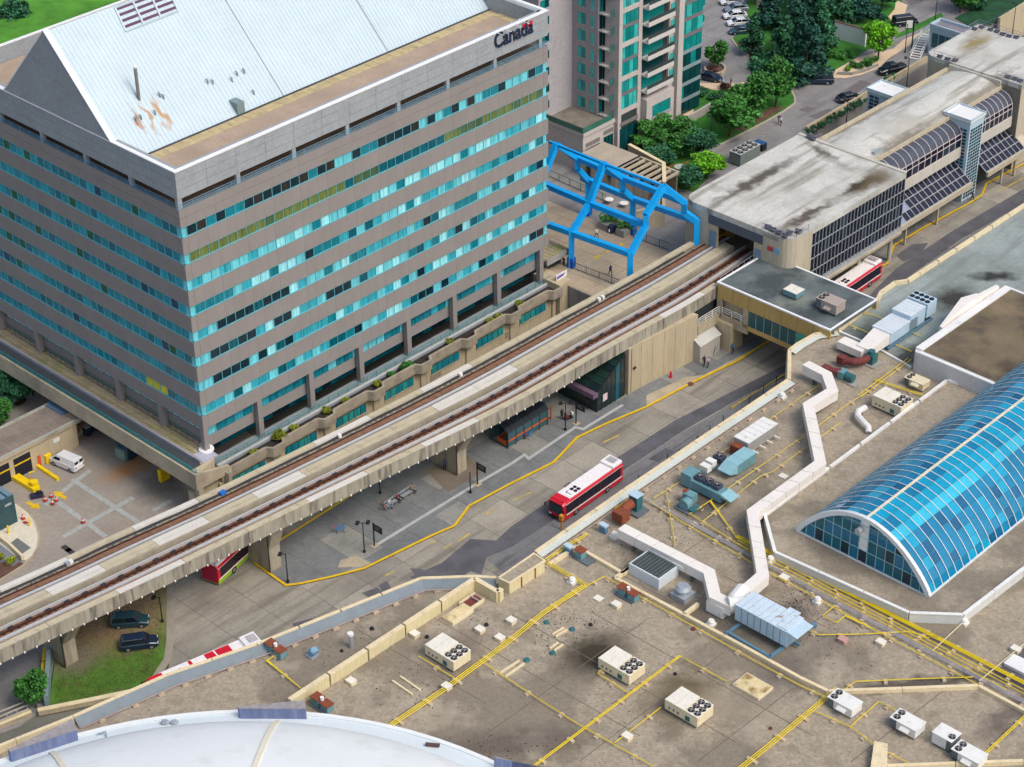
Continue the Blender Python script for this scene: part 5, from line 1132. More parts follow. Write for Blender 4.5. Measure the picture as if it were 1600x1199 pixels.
# landing with openings and white railing at the guideway end
mb = MB(); mb.bst(b0, b0+.25, bt1-2*pw_, bt1-2*pw_+.9, 5.0, 8.0); mb.bst(b0, b0+.25, bt1-.9, bt1, 5.0, 8.0); mb.bst(b0, b0+.3, bt1-2*pw_, bt1, 4.0, 5.6); mb.build('landing_wall', conc, br)
mb = MB()
for z in (6.0, 6.35, 6.7): mb.bst(b0-.02, b0+.05, bt1-2*pw_+.9, bt1-.9, z, z+.08)
for k in range(3): mb.bst(b0-.02, b0+.06, bt1-4.5+k*1.7, bt1-4.4+k*1.7, 5.6, 6.75)
mb.build('railing', white, br)
mb = MB(); mb.bst(b0-4.9, b0-.02, bt1-.6, bt1-.2, 4.0, 5.6); mb.build('landing_beam', conc, br)
mb = MB(); mb.bst(b0-4.9, b0, bt1+.6, bt1+.9, 5.5, 8.0); mb.build('recess', inner, br)
mb = MB()
for z in (6.0, 6.35, 6.7): mb.bst(b0-4.8, b0-.05, bt1-.55, bt1-.48, z, z+.08)
for k in range(4): mb.bst(b0-4.8+k*1.55, b0-4.7+k*1.55, bt1-.56, bt1-.47, 5.6, 6.75)
mb.build('railing', white, br)
mb = MB(); mb.bst(b0-5, b0, bt1-.3, bt1+.5, .1, 4.0); mb.bst(b0-.6, b0+2.4, bt1-3.2, bt1+.2, .1, 4.7); mb.build('pier', wallbeige, br)
mb = MB(); mb.bst(b0+1, b0+8, bt1-.6, bt1+.4, .1, 4.7); mb.build('pier', mat('pier_dark', hx(120, 110, 94), .85, .1, .5), br)
shd = thing('equipment_shed', 'grey metal lean-to shed against the beige wall below the footbridge', 'shed', P(1106, 556, .15), GA)
sx, tx = R(1088, 566, .15); L_ = 4.6
mb = MB(); mb.hull([S(sx, tx-.6, .15), S(sx+L_, tx-.6, .15), S(sx+L_, tx+1.4, .15), S(sx, tx+1.4, .15)], [S(sx, tx-.6, 3.0), S(sx+L_, tx-.6, 3.0), S(sx+L_, tx+1.4, 4.1), S(sx, tx+1.4, 4.1)]); mb.build('wall', mat('shed_wall', hx(176, 172, 162), .7, .06, .5), shd)
mb = MB(); mb.hull([S(sx-.1, tx-.75, 2.95), S(sx+L_+.1, tx-.75, 2.95), S(sx+L_+.1, tx+1.5, 4.2), S(sx-.1, tx+1.5, 4.2)], [S(sx-.1, tx-.75, 3.05), S(sx+L_+.1, tx-.75, 3.05), S(sx+L_+.1, tx+1.5, 4.3), S(sx-.1, tx+1.5, 4.3)]); mb.build('roof', mat('shed_roof', hx(190, 190, 184), .5, .06, .5), shd)
# ================================================================ blue portal frame over the plaza
bl = mat('paint_sky_blue', hx(10, 160, 232), .5, .06, .5, stain=[(hx(8, 120, 200), .5, .6, .75, .3)]); bl2 = mat('paint_royal_blue', hx(20, 80, 176), .55, .08, .5)
bf = thing('blue_portal_frame', 'bright sky-blue steel portal frames standing over the plaza beside the tracks', 'steel frame', P(960, 380, TZ), GA)
ZE_ = 11.1
def tpl(px, py): return R(px, py, ZE_)
tA_1 = tpl(985, 397)[1]; tB_1 = tpl(893, 364)[1]; tE_1 = tpl(920, 283)[1]
def portal(t, pts, foot_first=True):
    pr = [PT(x, y, t) for x, y in pts]; m3 = MB()
    P3 = [S(s, t, z) for s, z in pr]
    return P3
def member(a, b, w_=.85, m=None, name='beam'):
    q = MB(); q.bar(a, b, w_, w_); return q.build(name, m or bl, bf)
prA = portal(tA_1, [(985, 397), (1009, 352), (1009, 336), (1037, 291), (1069, 316), (1069, 332), (1089, 346)])
for i_, (x_, y_, s_) in ((4, (1069, 316, 81.6)), (5, (1069, 332, 82.2)), (6, (1089, 346, 83.3))): tt_, zz_ = PS(x_, y_, s_); prA[i_] = S(s_, tt_, zz_)
prB = portal(tB_1, [(893, 364), (921, 318), (921, 318), (943, 256), (973, 278), (973, 297), (989, 311)])
prE = portal(tE_1, [(820, 338), (850, 288), (850, 272), (869, 226), (902, 247), (902, 264), (919, 282)])
for pr in (prA, prB, prE):
    for a, b in zip(pr[:-1], pr[1:]):
        if (a-b).length > .1: member(a, b, name='rafter')
    for e in (pr[0], pr[-1]):
        ft = V(e.x, e.y, TZ-1.2 if e is pr[0] else TZ); member(V(e.x, e.y, ft.z), e+V(0, 0, .3), name='post')
        q = MB(); q.box(ft, .95, .95, ft.z, TZ+1.7, GA); q.build('post_base', bl2, bf)
for k, w_ in ((0, .8), (1, .8), (3, .35), (4, .8), (6, .8)):
    member(prA[k], prB[k], w_, name='purlin'); member(prB[k], prE[k]+(prE[k]-prB[k])*.15, w_, name='purlin')
# ================================================================ plaza furniture, low walls
def wall_thing(name, label, cat, pts, z0, z1, w_, m, capm_=None, seg=4):
    a = pts[0]; t = thing(name, label, cat, V(a.x, a.y, z0), GA)
    for p, q in zip(pts[:-1], pts[1:]):
        p = V(p.x, p.y, 0); q = V(q.x, q.y, 0); n = max(1, int((q-p).length/seg))
        for i in range(n): mb = MB(); strip(mb, [p.lerp(q, i/n+.003), p.lerp(q, (i+1)/n-.003)], w_, z0, z1); mb.build('wall_panel', m, t)
    if capm_: mb = MB(); strip(mb, [V(p.x, p.y, 0) for p in pts], w_+.12, z1, z1+.12); mb.build('coping', capm_, t)
    return t
def fence_thing(name, label, pts, z, h, m, step=.35, post=2.4, cat='fence', kindp='rail'):
    a = pts[0]; t = thing(name, label, cat, V(a.x, a.y, z), GA); q = MB(); pk = MB()
    for p0, p1 in zip(pts[:-1], pts[1:]):
        p0 = V(p0.x, p0.y, 0); p1 = V(p1.x, p1.y, 0); L_ = (p1-p0).length
        for hh in (.12, h): q.bar(V(p0.x, p0.y, z+hh), V(p1.x, p1.y, z+hh), .06, .07)
        for i in range(int(L_/step)+1): p = p0.lerp(p1, min(1, i*step/L_)); pk.bar(V(p.x, p.y, z+.1), V(p.x, p.y, z+h), .03)
        for i in range(int(L_/post)+1):
            p = p0.lerp(p1, min(1, i*post/L_)); r = MB(); r.bar(V(p.x, p.y, z), V(p.x, p.y, z+h+.08), .09); r.build('post', m, t)
    q.build('rail', m, t); pk.build('picket', m, t, kind='stuff'); return t
dkrail = mat('rail_dark', hx(72, 84, 96), .5, .1, 1); grail = mat('rail_green', hx(74, 110, 84), .5, .1, 1)
wall_thing('plaza_parapet', 'low beige beam with a blue rail along the open edge of the plaza', 'wall', [P(893, 424, TZ), P(966, 452, TZ)], TZ-1.8, TZ+.1, .7, conc)
fence_thing('plaza_railing', 'grey-blue railing along the plaza edge above the dark underpass', [P(896, 420, TZ+.1), P(968, 448, TZ+.1)], TZ+.1, 1.1, dkrail)
mb = MB(); mb.prism([S(60, -9).xy, S(66.2, -9).xy, S(66.2, 3).xy, S(60, 3).xy], -.1, 0); 
fence_thing('garden_railing', 'long dark green railing crossing the plaza behind the blue frame', [P(857, 276, TZ), P(947, 316, TZ)], TZ, 1.3, grail)
fence_thing('garden_railing', 'short dark railing beside the planters below the station wall', [P(990, 372, TZ), P(1046, 392, TZ)], TZ, 1.3, dkrail)
wall_thing('plaza_wall', 'grey-beige ramp wall rising beside the blue frame', 'wall', [P(988, 362, TZ), P(1036, 352, TZ), P(1036, 330, TZ)], TZ, TZ+3.4, .4, conc, conc)
wall_thing('garden_wall', 'beige garden wall with a long slot opening beside the shrubs', 'wall', [P(982, 262, TZ), P(1036, 292, TZ), P(1037, 322, TZ)], TZ, TZ+4.2, .5, wallbeige, capb)
for (x, y, w_, d_, h_, lab, m_) in ((952, 354, 3.2, 2.0, 1.1, 'raised planter box with grey kerb and green shrubs on the plaza', conc_g), (977, 366, 2.6, 1.6, 1.2, 'second raised planter box with shrubs nearer the ramp wall', conc_g)):
    t = thing('planter', lab, 'planter', P(x, y, TZ), GA); q = MB(); q.box(P(x, y, TZ), w_, d_, TZ, TZ+h_, GA); q.build('box', m_, t); q = MB(); rr_ = random.Random(x)
    for k in range(160):
        c = P(x, y, TZ)+V(rr_.uniform(-1, 1)*w_*.45, rr_.uniform(-1, 1)*d_*.45, h_+rr_.uniform(0, .8)); u = V(rr_.uniform(-1, 1), rr_.uniform(-1, 1), rr_.uniform(-.3, 1)).normalized()*.22; v_ = u.orthogonal().normalized()*.18; q.face(c-u, c+v_, c+u, c-v_)
    q.build('foliage', leafm, t)
t = thing('vending_kiosk', 'small dark blue bin pair with white fronts on the plaza', 'bin', P(961, 364, TZ), GA)
for dx in (-.55, .55): q = MB(); q.box(P(961, 364, TZ)+V(dx, -.2*dx, 0), .9, .8, TZ, TZ+1.3, GA); o = q.build('bin_body', mat('bin_navy', hx(36, 50, 76), .5, .1, 1), t); q = MB(); q.box(P(961, 364, TZ)+V(dx-.3, -.2*dx-.3, 0), .5, .1, TZ+.3, TZ+.8, GA); q.build('bin_front', white, t)
for (x, y, lab) in ((992, 319, 'white round table by the garden wall, nearer the station'), (1034-5, 323, 'white round table by the garden wall, nearer the ramp'), (943, 316, 'white round table by the green railing')):
    pass
for (x, y, lab) in ((952, 318, 'small white parasol table left of the pergola'), (975, 324, 'small white parasol table right of the pergola')):
    t = thing('cafe_table', lab, 'table', P(x, y, TZ), 0, 'tables on the cafe terrace'); p = P(x, y, TZ); q = MB(); q.cyl(p, .7, TZ+.72, TZ+.78, 16); q.build('top', white, t); q = MB(); q.cyl(p, .06, TZ, TZ+.72, 8); q.build('leg', steel, t)
# pergola: white slabs on posts
pg = thing('pergola', 'pale pergola building with open roof slots between the blue frame and the tower', 'pergola', P(960, 280, TZ), GA)
g0 = R(905, 232, TZ+4.2); g1 = R(1020, 292, TZ+4.2); 
tm = (g0[1]+g1[1])/2
gs_a, gt_a = R(915, 236, TZ+4.2); gs_b, gt_b = R(1022, 290, TZ+4.2); s0g = (gs_a+gs_b)/2
mb = MB(); mb.bst(s0g, s0g+5.4, gt_b+8, gt_a, TZ+3.9, TZ+4.2); mb.build('roof_slab', mat('pergola_roof', hx(170, 160, 144), .9, .12, .4), pg)
for k in range(7): t_ = gt_b+k*1.35; mb = MB(); mb.bst(s0g, s0g+5.4, t_, t_+.4, TZ+3.85, TZ+4.2); mb.build('roof_beam', conc, pg)
for z_ in (0, 5.0): mb = MB(); mb.bst(s0g+z_, s0g+z_+.4, gt_b, gt_b+8, TZ+3.8, TZ+4.25); mb.build('roof_beam', conc, pg)
for k in range(8): t_ = gt_b+k*(gt_a-gt_b)/7.2; mb = MB(); mb.bst(s0g+.1, s0g+.8, t_, t_+.8, TZ, TZ+3.85); mb.build('post', conc, pg)
mb = MB(); mb.bst(s0g+4.6, s0g+4.9, gt_b, gt_a, TZ, TZ+3.8); mb.build('back_wall', mat('pergola_back', hx(110, 104, 92), .9, .1, .5), pg)
for k in range(6): t_ = gt_b+2+k*(gt_a-gt_b)/7.2; mb = MB(); mb.bst(s0g+4.5, s0g+4.58, t_, t_+1.6, TZ+.2, TZ+2.6); mb.build('door', G_DK[0] if k % 2 else G_TE[1], pg)
# ================================================================ residential tower
cd = thing('apartment_tower', 'tall pale grey apartment tower with green glass bays and stacked balconies', 'apartment tower', S(108, 24, TZ), GA)
cw = mat('tower_render', hx(160, 156, 158), .8, .05, .2, .1, streak=True, stain=[(hx(138, 134, 138), .3, .55, .75, .3)]); cw2 = mat('tower_render_warm', hx(186, 178, 172), .8, .05, .3)
gg = [mat('tower_glass_teal', hx(20, 132, 128), .12, .25, .4), mat('tower_glass_bright', hx(60, 178, 172), .15, .25, .4), mat('tower_glass_dark', hx(14, 62, 66), .12, .25, .4)]
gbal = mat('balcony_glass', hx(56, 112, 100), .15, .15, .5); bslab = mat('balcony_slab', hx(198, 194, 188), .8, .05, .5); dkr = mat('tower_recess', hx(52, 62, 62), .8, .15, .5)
TT = 46.0; SH = 2.95
def box_p(name, s0, s1, t0, t1, z0, z1, m, par=None): q = MB(); q.bst(s0, s1, t0, t1, z0, z1); return q.build(name, m, par or cd)
sa_, _ = PT(965, 190, 18.6); TZp = 12.0
cS, cT = R(933, 181, TZp)
t1_, z1_ = 18.6, 0
sP, zP = PT(1001, 172, t1_); sPl, _ = PT(966, 192, t1_); sQ, _ = PT(1005, 200, t1_)
# podium
box_p('podium_wall', 95.2, sP, 19.4, 30, TZ, TZp-.1, cw2)
box_p('podium_roof', 95.4, cS, 19.6, 30, TZp-.1, TZp+.05, mat('podium_roof', hx(128, 122, 112), .9, .16, .4, .3, stain=[(hx(98, 92, 84), .5, .48, .7, .6)]))
box_p('podium_cornice', 95.0, sPl, 19.1, 19.5, TZp-.4, TZp+.2, cw2); box_p('podium_cornice', 95.0, 95.4, 19.5, 30, TZp-.4, TZp+.2, cw2)
q = MB()
for z in (TZp+.25, TZp+1.15): q.bst(95.1, cS, 19.2, 19.28, z, z+.07); q.bst(95.0, 95.08, 19.2, 29, z, z+.07)
for i in range(6): q.bst(95.1+i*1.4, 95.16+i*1.4, 19.2, 19.28, TZp, TZp+1.2)
for i in range(8): q.bst(95.0, 95.08, 19.3+i*1.3, 19.36+i*1.3, TZp, TZp+1.2)
q.build('terrace_rail', grail, cd)
q = MB(); q.bst(95.15, cS, 19.22, 19.26, TZp+.3, TZp+1.1); q.bst(95.03, 95.06, 19.3, 29, TZp+.3, TZp+1.1); q.build('terrace_glass', gbal, cd)
for (x0, x1, y0, y1, z0, z1) in ((95.9, 99.3, 0, 0, TZ+1.0, TZp-3.0), (100.3, 102.6, 0, 0, TZ+1.2, TZp-2.4), (103.4, sP-.7, 0, 0, TZ+1.2, TZp-1.8)):
    o = box_p('podium_window', x0, x1, 19.34 if x0 < 103 else t1_-.05, 19.42 if x0 < 103 else t1_+.02, z0, z1, gg[2])
    n_ = 3
    for i in range(1, n_): box_p('mullion', x0+(x1-x0)*i/n_-.04, x0+(x1-x0)*i/n_+.04, (19.3 if x0 < 103 else t1_-.1), (19.34 if x0 < 103 else t1_-.05), z0, z1, gg[0], o)
    box_p('louvre_strip', x0, x1, 19.34 if x0 < 103 else t1_-.05, 19.42 if x0 < 103 else t1_+.02, z1+.4, z1+1.1, mat('louvre_grey', hx(120, 116, 112), .7, .1, 2))
# main shaft: left face with two columns of windows
box_p('shaft', cS, sPl+.2, cT, 34, TZp-3, TT, cw)
box_p('shaft', cS-8, cS, 27.9, 34, TZp-3, TT, mat('tower_render_light', hx(172, 168, 170), .8, .05, .2))  # same render; this face's lighter shading is put into its colour
nfl = int((TT-TZp)/SH)
for k in range(nfl+1):
    z = TZp+.5+k*SH
    o = box_p('window', cS-.06, cS+.02, 25.0, 26.6, z, z+1.9, gg[0]); box_p('sill', cS-.1, cS-.06, 24.9, 26.7, z-.12, z, cw2, o); box_p('pane', cS-.09, cS-.06, 25.9, 26.5, z+.1, z+1.8, gg[1], o)
    o = box_p('window', cS-.06, cS+.02, 23.2, 23.9, z, z+1.9, gg[1]); box_p('sill', cS-.1, cS-.06, 23.1, 24.0, z-.12, z, cw2, o)
    o = box_p('window', cS-7.6, cS-5.6, 27.82, 27.9, z+1.2, z+2.6, gg[0]); box_p('pane', cS-6.6, cS-5.7, 27.78, 27.82, z+1.3, z+2.5, gg[2], o)
    # recessed green balconies between shaft and bay
    sa2, sb2 = cS+.1, sPl
    box_p('balcony_slab', sa2, sb2+.3, cT-2.6, cT, z-.35, z-.15, bslab); box_p('balcony_front', sa2, sb2, cT-2.66, cT-2.6, z-.3, z+.85, gbal); box_p('balcony_door', sa2+.2, sb2, cT-.08, cT-.02, z-.1, z+2.2, gg[2] if k % 3 else gg[0])
# glazed bay with piers, in groups of two storeys
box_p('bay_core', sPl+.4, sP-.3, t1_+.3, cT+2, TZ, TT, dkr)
box_p('pier', sPl-.1, sPl+.7, t1_, t1_+3, TZ, TT, cw2); box_p('pier', sP-.9, sP, t1_, t1_+4, TZ, TT, cw2)
for k in range(13):
    z = TZp+1.4+k*SH
    if z > TT: break
    box_p('spandrel', sPl+.7, sP-.9, t1_+.02, t1_+.5, z-.75 if k % 2 == 0 else z-.45, z+.05, cw2 if k % 2 == 0 else mat('spandrel_grey', hx(112, 110, 114), .8, .06, .5))
    w_ = (sP-.9-sPl-.7)/4
    for i in range(4): box_p('bay_pane', sPl+.7+i*w_+.04, sPl+.7+(i+1)*w_-.04, t1_+.18, t1_+.24, z+.1, z+SH-.8 if k % 2 else z+SH-.5, rnd.choice(gg[:2]+gg[:1]+([gg[2]] if i == 3 else [])))
# white balconies
wS0, wS1 = sP+.1, 115.5; tW = 17.4
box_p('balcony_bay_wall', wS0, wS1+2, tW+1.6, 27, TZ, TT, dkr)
ztop0 = PT(1045, 205, tW)[1]
box_p('base_wall', wS0, wS1+.3, tW, tW+1.6, TZ, TZp+1.9, cw2)
o = box_p('window', wS0+1.5, wS1-.6, tW-.05, tW+.02, TZp-2.0, TZp+.4, gg[0]); box_p('sill', wS0+1.4, wS1-.3, tW-.12, tW-.05, TZp-2.1, TZp-1.6, cw, o)
for k in range(12):
    z = TZp+3.2+k*SH
    if z > TT: break
    box_p('balcony_slab', wS0+.0, wS1, tW, tW+1.7, z-.25, z+.0, bslab); box_p('balcony_front', wS0, wS1, tW-.02, tW+.12, z-.1, z+.55, bslab)
    box_p('balcony_rail', wS0+.05, wS1, tW+.02, tW+.07, z+.55, z+1.15, mat('balcony_smoke', hx(60, 70, 70), .2, .1, .5))
    box_p('balcony_door', wS0+.4, wS1-1.2, tW+1.5, tW+1.58, z+.05, z+2.3, gg[2] if k % 2 else gg[0]); box_p('balcony_window', wS1+.3, wS1+1.2, tW+1.1, tW+1.18, z-.4, z+1.4, gg[1])
box_p('pier', wS1+1.3, wS1+2.6, tW+.2, tW+6, TZ, TT, cw2); box_p('pier', wS1-.0, wS1+1.35, tW+1.2, tW+5, TZ, TT, cw2)
# corner glass bay
gS0, gS1, tG = wS1+2.65, 127.0, 20.6
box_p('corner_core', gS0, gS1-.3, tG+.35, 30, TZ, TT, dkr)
for k in range(15):
    z = TZ+.3+k*SH
    if z > TT: break
    low = k < 4; nn_ = 6; w_ = (gS1-gS0)/nn_
    box_p('spandrel', gS0, gS1, tG+.05, tG+.4, z+SH-.7, z+SH-.05, mat('spandrel_grey', (0, 0, 0)) if not low else mat('band_bluegrey', hx(132, 150, 152), .5, .06, .5))
    for i in range(nn_):
        box_p('bay_pane', gS0+i*w_+.05, gS0+(i+1)*w_-.05, tG+.1, tG+.16, z, z+SH-.75, (gg[2] if rnd.random() < .8 else gg[0]) if low else rnd.choice([gg[0], gg[1], gg[0]]))
    for i in range(4): box_p('bay_pane', gS1-.1, gS1-.04, tG+.3+i*1.7, tG+1.9+i*1.7, z, z+SH-.75, gg[0] if not low else gg[2])
    if k >= 5: box_p('balcony_slab', gS1, gS1+1.9, tG+1.2, tG+5, z-.25, z-.05, bslab); box_p('balcony_front', gS1+1.85, gS1+1.9, tG+1.2, tG+5, z-.1, z+1.0, gg[0]); box_p('balcony_front', gS1, gS1+1.85, tG+1.15, tG+1.2, z-.1, z+1.0, gg[0])
box_p('shaft', gS1-5, gS1-.35, tG+7.2, 36, TZ, TT, cw); box_p('shaft', sPl, gS1-5, 30, 38, TZ, TT, cw)
box_p('crown', cS-8, gS1, 20.7, 38, TT, TT+.5, cw2)
cn = thing('garage_canopy', 'dark glass car park canopy roof at the foot of the apartment tower', 'canopy', P(1053, 212, TZ), GA)
c_ = [P(1037, 200, TZ+3), P(1052, 190, TZ+3), P(1083, 205, TZ+3), P(1066, 214, TZ+3)]
q = MB(); q.prism([p.xy for p in c_], TZ+2.8, TZ+3.0); q.build('roof', mat('canopy_black', hx(40, 48, 58), .3, .1, 1), cn)
for p in c_: q = MB(); q.bar(V(p.x, p.y, TZ), V(p.x, p.y, TZ+2.8), .2); q.build('post', black, cn)
wall_thing('ramp_wall', 'pale curved ramp wall between the tower entrance and the shrubs', 'wall', [P(1063, 200, TZ), P(1090, 186, TZ), P(1110, 174, TZ)], TZ-.1, TZ+1.6, .35, cw2)
wall_thing('garden_screen', 'white planting wall beside the bright green maple tree', 'wall', [P(1303, 60, TZ), P(1352, 74, TZ)], TZ, TZ+3.4, .4, white, mulch)
wall_thing('kerb_wall', 'low grey kerb wall curving round the clipped hedge', 'wall', [P(1308, 117, TZ), P(1330, 118, TZ), P(1350, 113, TZ), P(1372, 104, TZ)], TZ, TZ+.55, .3, conc_g)
wall_thing('boundary_wall', 'beige boundary wall running beyond the far end of the station', 'wall', [P(1560, 40, TZ), P(1602, 14, TZ), P(1660, -22, TZ)], -.1, TZ+1.5, .5, wallbeige)
fence_thing('hedge_fence', 'dark mesh fence on top of the boundary wall beyond the station', [P(1530, 55, TZ), P(1575, 30, TZ)], TZ, 1.8, dkrail)
wall_thing('islet_kerb', 'oval stone kerb around the lone tree in the turning circle', 'kerb', [P(1117+16*math.cos(a), 110+8.5*math.sin(a), TZ) for a in [math.pi*2*k/14 for k in range(15)]], TZ-.02, TZ+.55, .35, kerbc, seg=9)
flat('mulch_bed', [(1117+14.5*math.cos(a), 109.5+7*math.sin(a)) for a in [math.pi*2*k/14 for k in range(14)]], mulch, h=.35)
fence_thing('glass_fence', 'pale glass fence beside the stairs near the blue pavilion', [P(1424, 78, TZ), P(1456, 50, TZ)], TZ, 1.8, mat('glass_pale', hx(150, 190, 184), .2, .1, 1), step=.18, post=1.2)
sw = thing('outdoor_stair', 'white steel outdoor stair between the pavilion and the street', 'stair', P(1436, 92, TZ), GA)
a0, a1_ = P(1429, 92, TZ), P(1446, 66, TZ); 
for k in range(11):
    p = a0.lerp(a1_, k/10); q = MB(); q.box(p, 1.7, .3, TZ+.14*k, TZ+.14*k+.1, math.atan2((a1_-a0).y, (a1_-a0).x)+math.pi/2); q.build('tread', white, sw)
for sgn in (-1, 1):
    d = (a1_-a0).normalized(); nn = V(-d.y, d.x, 0)*.9*sgn; q = MB(); q.bar(a0+nn+V(0, 0, 1), a1_+nn+V(0, 0, 2.4), .08); q.bar(a0+nn+V(0, 0, .1), a1_+nn+V(0, 0, 1.5), .1, .25); q.build('handrail', white, sw)
# ================================================================ loading building at the left
lb = thing('loading_building', 'low beige loading dock building with paver roof and dark dock doors', 'loading dock', P(60, 700, 0), GA)
LZ = 4.3; lr = [(-40, 738), (0, 716), (122, 650), (96, 625), (0, 688), (-60, 725)]
lr = [P(122, 651, LZ), P(83, 628, LZ), P(0, 674, LZ), P(-70, 716, LZ), P(-40, 742, LZ), P(0, 716, LZ)]
ls0, lt0 = R(122, 653, LZ); lsa, lta = R(0, 716, LZ)
tL = (lt0+lta)/2; sL = -28.0
q = MB(); q.bst(sL, ls0-.5, tL, tL+5.8, -.1, LZ-.5); q.build('wall', wallbeige, lb)
q = MB(); q.bst(sL-.3, ls0+.2, tL-.35, tL+6, LZ-.5, LZ); q.build('roof_slab', conc, lb)
q = MB(); q.bst(sL-.3, ls0+.2, tL-.36, tL-.1, LZ, LZ+.12); q.bst(sL-.3, ls0+.2, tL+5.8, tL+6.02, LZ, LZ+.12); q.build('roof_edge', greyw, lb)
pm_ = MB(); pm_.prism([(.03, .03), (.92, .03), (.92, .62), (.03, .62)], 0, .05); pme2 = pm_.mesh('paving_slab', mat('paver_grey', hx(140, 128, 116), .9, .14, .5, .3, stain=[(hx(104, 98, 92), .15, .5, .7, .6)], island=.1))
for i in range(int((ls0-sL)/.95)):
    for j in range(8):
        if tL+j*.67 > tL+5.1: break
        piece('paving_slab', pme2, lb, Matrix.Translation(S(sL+i*.95, tL+.15+j*.67, LZ)) @ Matrix.Rotation(GA, 4, 'Z'), local=False)
for (xa, xb) in ((24, 50), (-14, 14)):
    s1d, _ = PT(xa, 740, tL); s2d, _ = PT(xb, 728, tL)
    q = MB(); q.bst(s1d, s2d, tL-.06, tL+.0, 0, 3.0); q.build('dock_door', mat('door_black', hx(26, 32, 46), .5, .1, 1), lb)
    q = MB(); q.bst(s1d, s2d, tL-.12, tL-.06, 1.9, 2.1); q.build('barrier_arm', yel, lb)
for (x, y, w_, h_) in ((36, 702, 1.9, .4), (88, 688, 1.0, .6)): s_, z_ = PT(x, y, tL); q = MB(); q.bst(s_-w_/2, s_+w_/2, tL-.07, tL, z_-h_/2, z_+h_/2); q.build('sign_board', white, lb)
q = MB(); p = [P(71, 633, LZ+.3), P(83, 625, LZ+.3), P(110, 640, LZ+.3), P(96, 647, LZ+.3)]; q.prism([v.xy for v in p], LZ, LZ+.3); q.build('skylight', mat('skylight_slate', hx(90, 118, 140), .4, .1, 1), lb)
def concrete_curb(label, a, b, w_, h_, m):
    A, B = P(*a, 0), P(*b, 0); q = MB(); strip(q, [A, B], w_, -.04, h_); o = q.build('dock_kerb', m); tag(o, label, 'kerb barrier', 'yellow kerbs at the dock doors'); return o
yb = mat('paint_yellow_bright', hx(240, 206, 20), .5, .08, .8, stain=[(hx(170, 140, 40), 1.2, .6, .75, .5)])
concrete_curb('long yellow concrete kerb barrier in front of the dock door, beside the van', (56, 728), (91, 751), .45, .4, yb)
concrete_curb('broad yellow raised kerb island left of the dock door', (20, 745), (58, 768), 1.1, .6, yb)
q = MB(); p = P(55, 764, 0); q.cyl(p, .55, 0, 1.25, 14); o = q.build('bollard', yb); tag(o, 'thick yellow bollard at the end of the yellow kerb island', 'bollard')
q = MB(); p = P(48, 752, 0); q.tube([p, p+V(0, 0, 1.4), p+V(.7, .2, 1.4)], .12, 8); o = q.build('guard_hoop', yb); tag(o, 'yellow pipe guard standing on the kerb island', 'guard rail')
q = MB(); q.box(P(26, 742, 0), .7, .7, 0, 1.6, GA); o = q.build('ticket_machine', white); tag(o, 'white ticket box at the left dock door', 'ticket machine')
q = MB(); q.box(P(257, 750, 0), 1.5, .7, 0, 1.9, GA); o = q.build('guard_block', yb, bevel=.1); tag(o, 'yellow concrete guard block under the podium edge', 'guard block')
for (x, y, lab) in ((47, 822, 'yellow bollard on the pale pad, beside the traffic cones'), (14, 834, 'yellow bollard on the pale pad, in front of the green container')):
    q = MB(); q.cyl(P(x, y, .1), .13, .1, 1.35, 10); o = q.build('bollard', yb); tag(o, lab, 'bollard', 'yellow bollards on the pad')
# green steel container
ct_ = thing('waste_compactor', 'dark teal waste compactor box with ribbed top on the pale pad', 'container', P(8, 812, .1), GA)
k0, k1 = R(28, 815, .12); q = MB(); q.bst(k0-8, k0, k1, k1+3.6, .12, 4.4); q.build('body', mat('container_teal', hx(52, 84, 90), .6, .1, .6, stain=[(hx(40, 60, 66), .8, .5, .7, .5)]), ct_)
for i in range(8): q = MB(); q.bst(k0-7.8+i, k0-7.1+i, k1+.1, k1+3.5, 4.4, 4.55); q.build('roof_rib', mat('container_blue', hx(110, 136, 150), .5, .08, 1), ct_)
q = MB(); q.bst(k0-1.5, k0-.5, k1-.05, k1, 3.2, 3.5); q.build('label_plate', greyw, ct_)
q = MB(); p = [P(11, 853, .14), P(27, 841, .14), P(48, 856, .14), P(34, 866, .14)]; q.prism([v.xy for v in p], .12, .17); o = q.build('access_hatch', mat('hatch_steel', hx(112, 116, 116), .6, .15, 3)); tag(o, 'grey steel hatch cover set in the pale pad', 'hatch')
wall_thing('pad_wall', 'low pale wall along the edge of the grey ramp and pad', 'wall', [P(-30, 822, .1), P(14, 855, .1), P(36, 876, .1)], .1, .9, .35, capb)
area('ramp', PP([(-60, 830), (-30, 826), (32, 876), (20, 884), (-60, 860)], .13), -.1, .13, mat('ramp_grey', hx(124, 128, 138), .9, .08, .5))
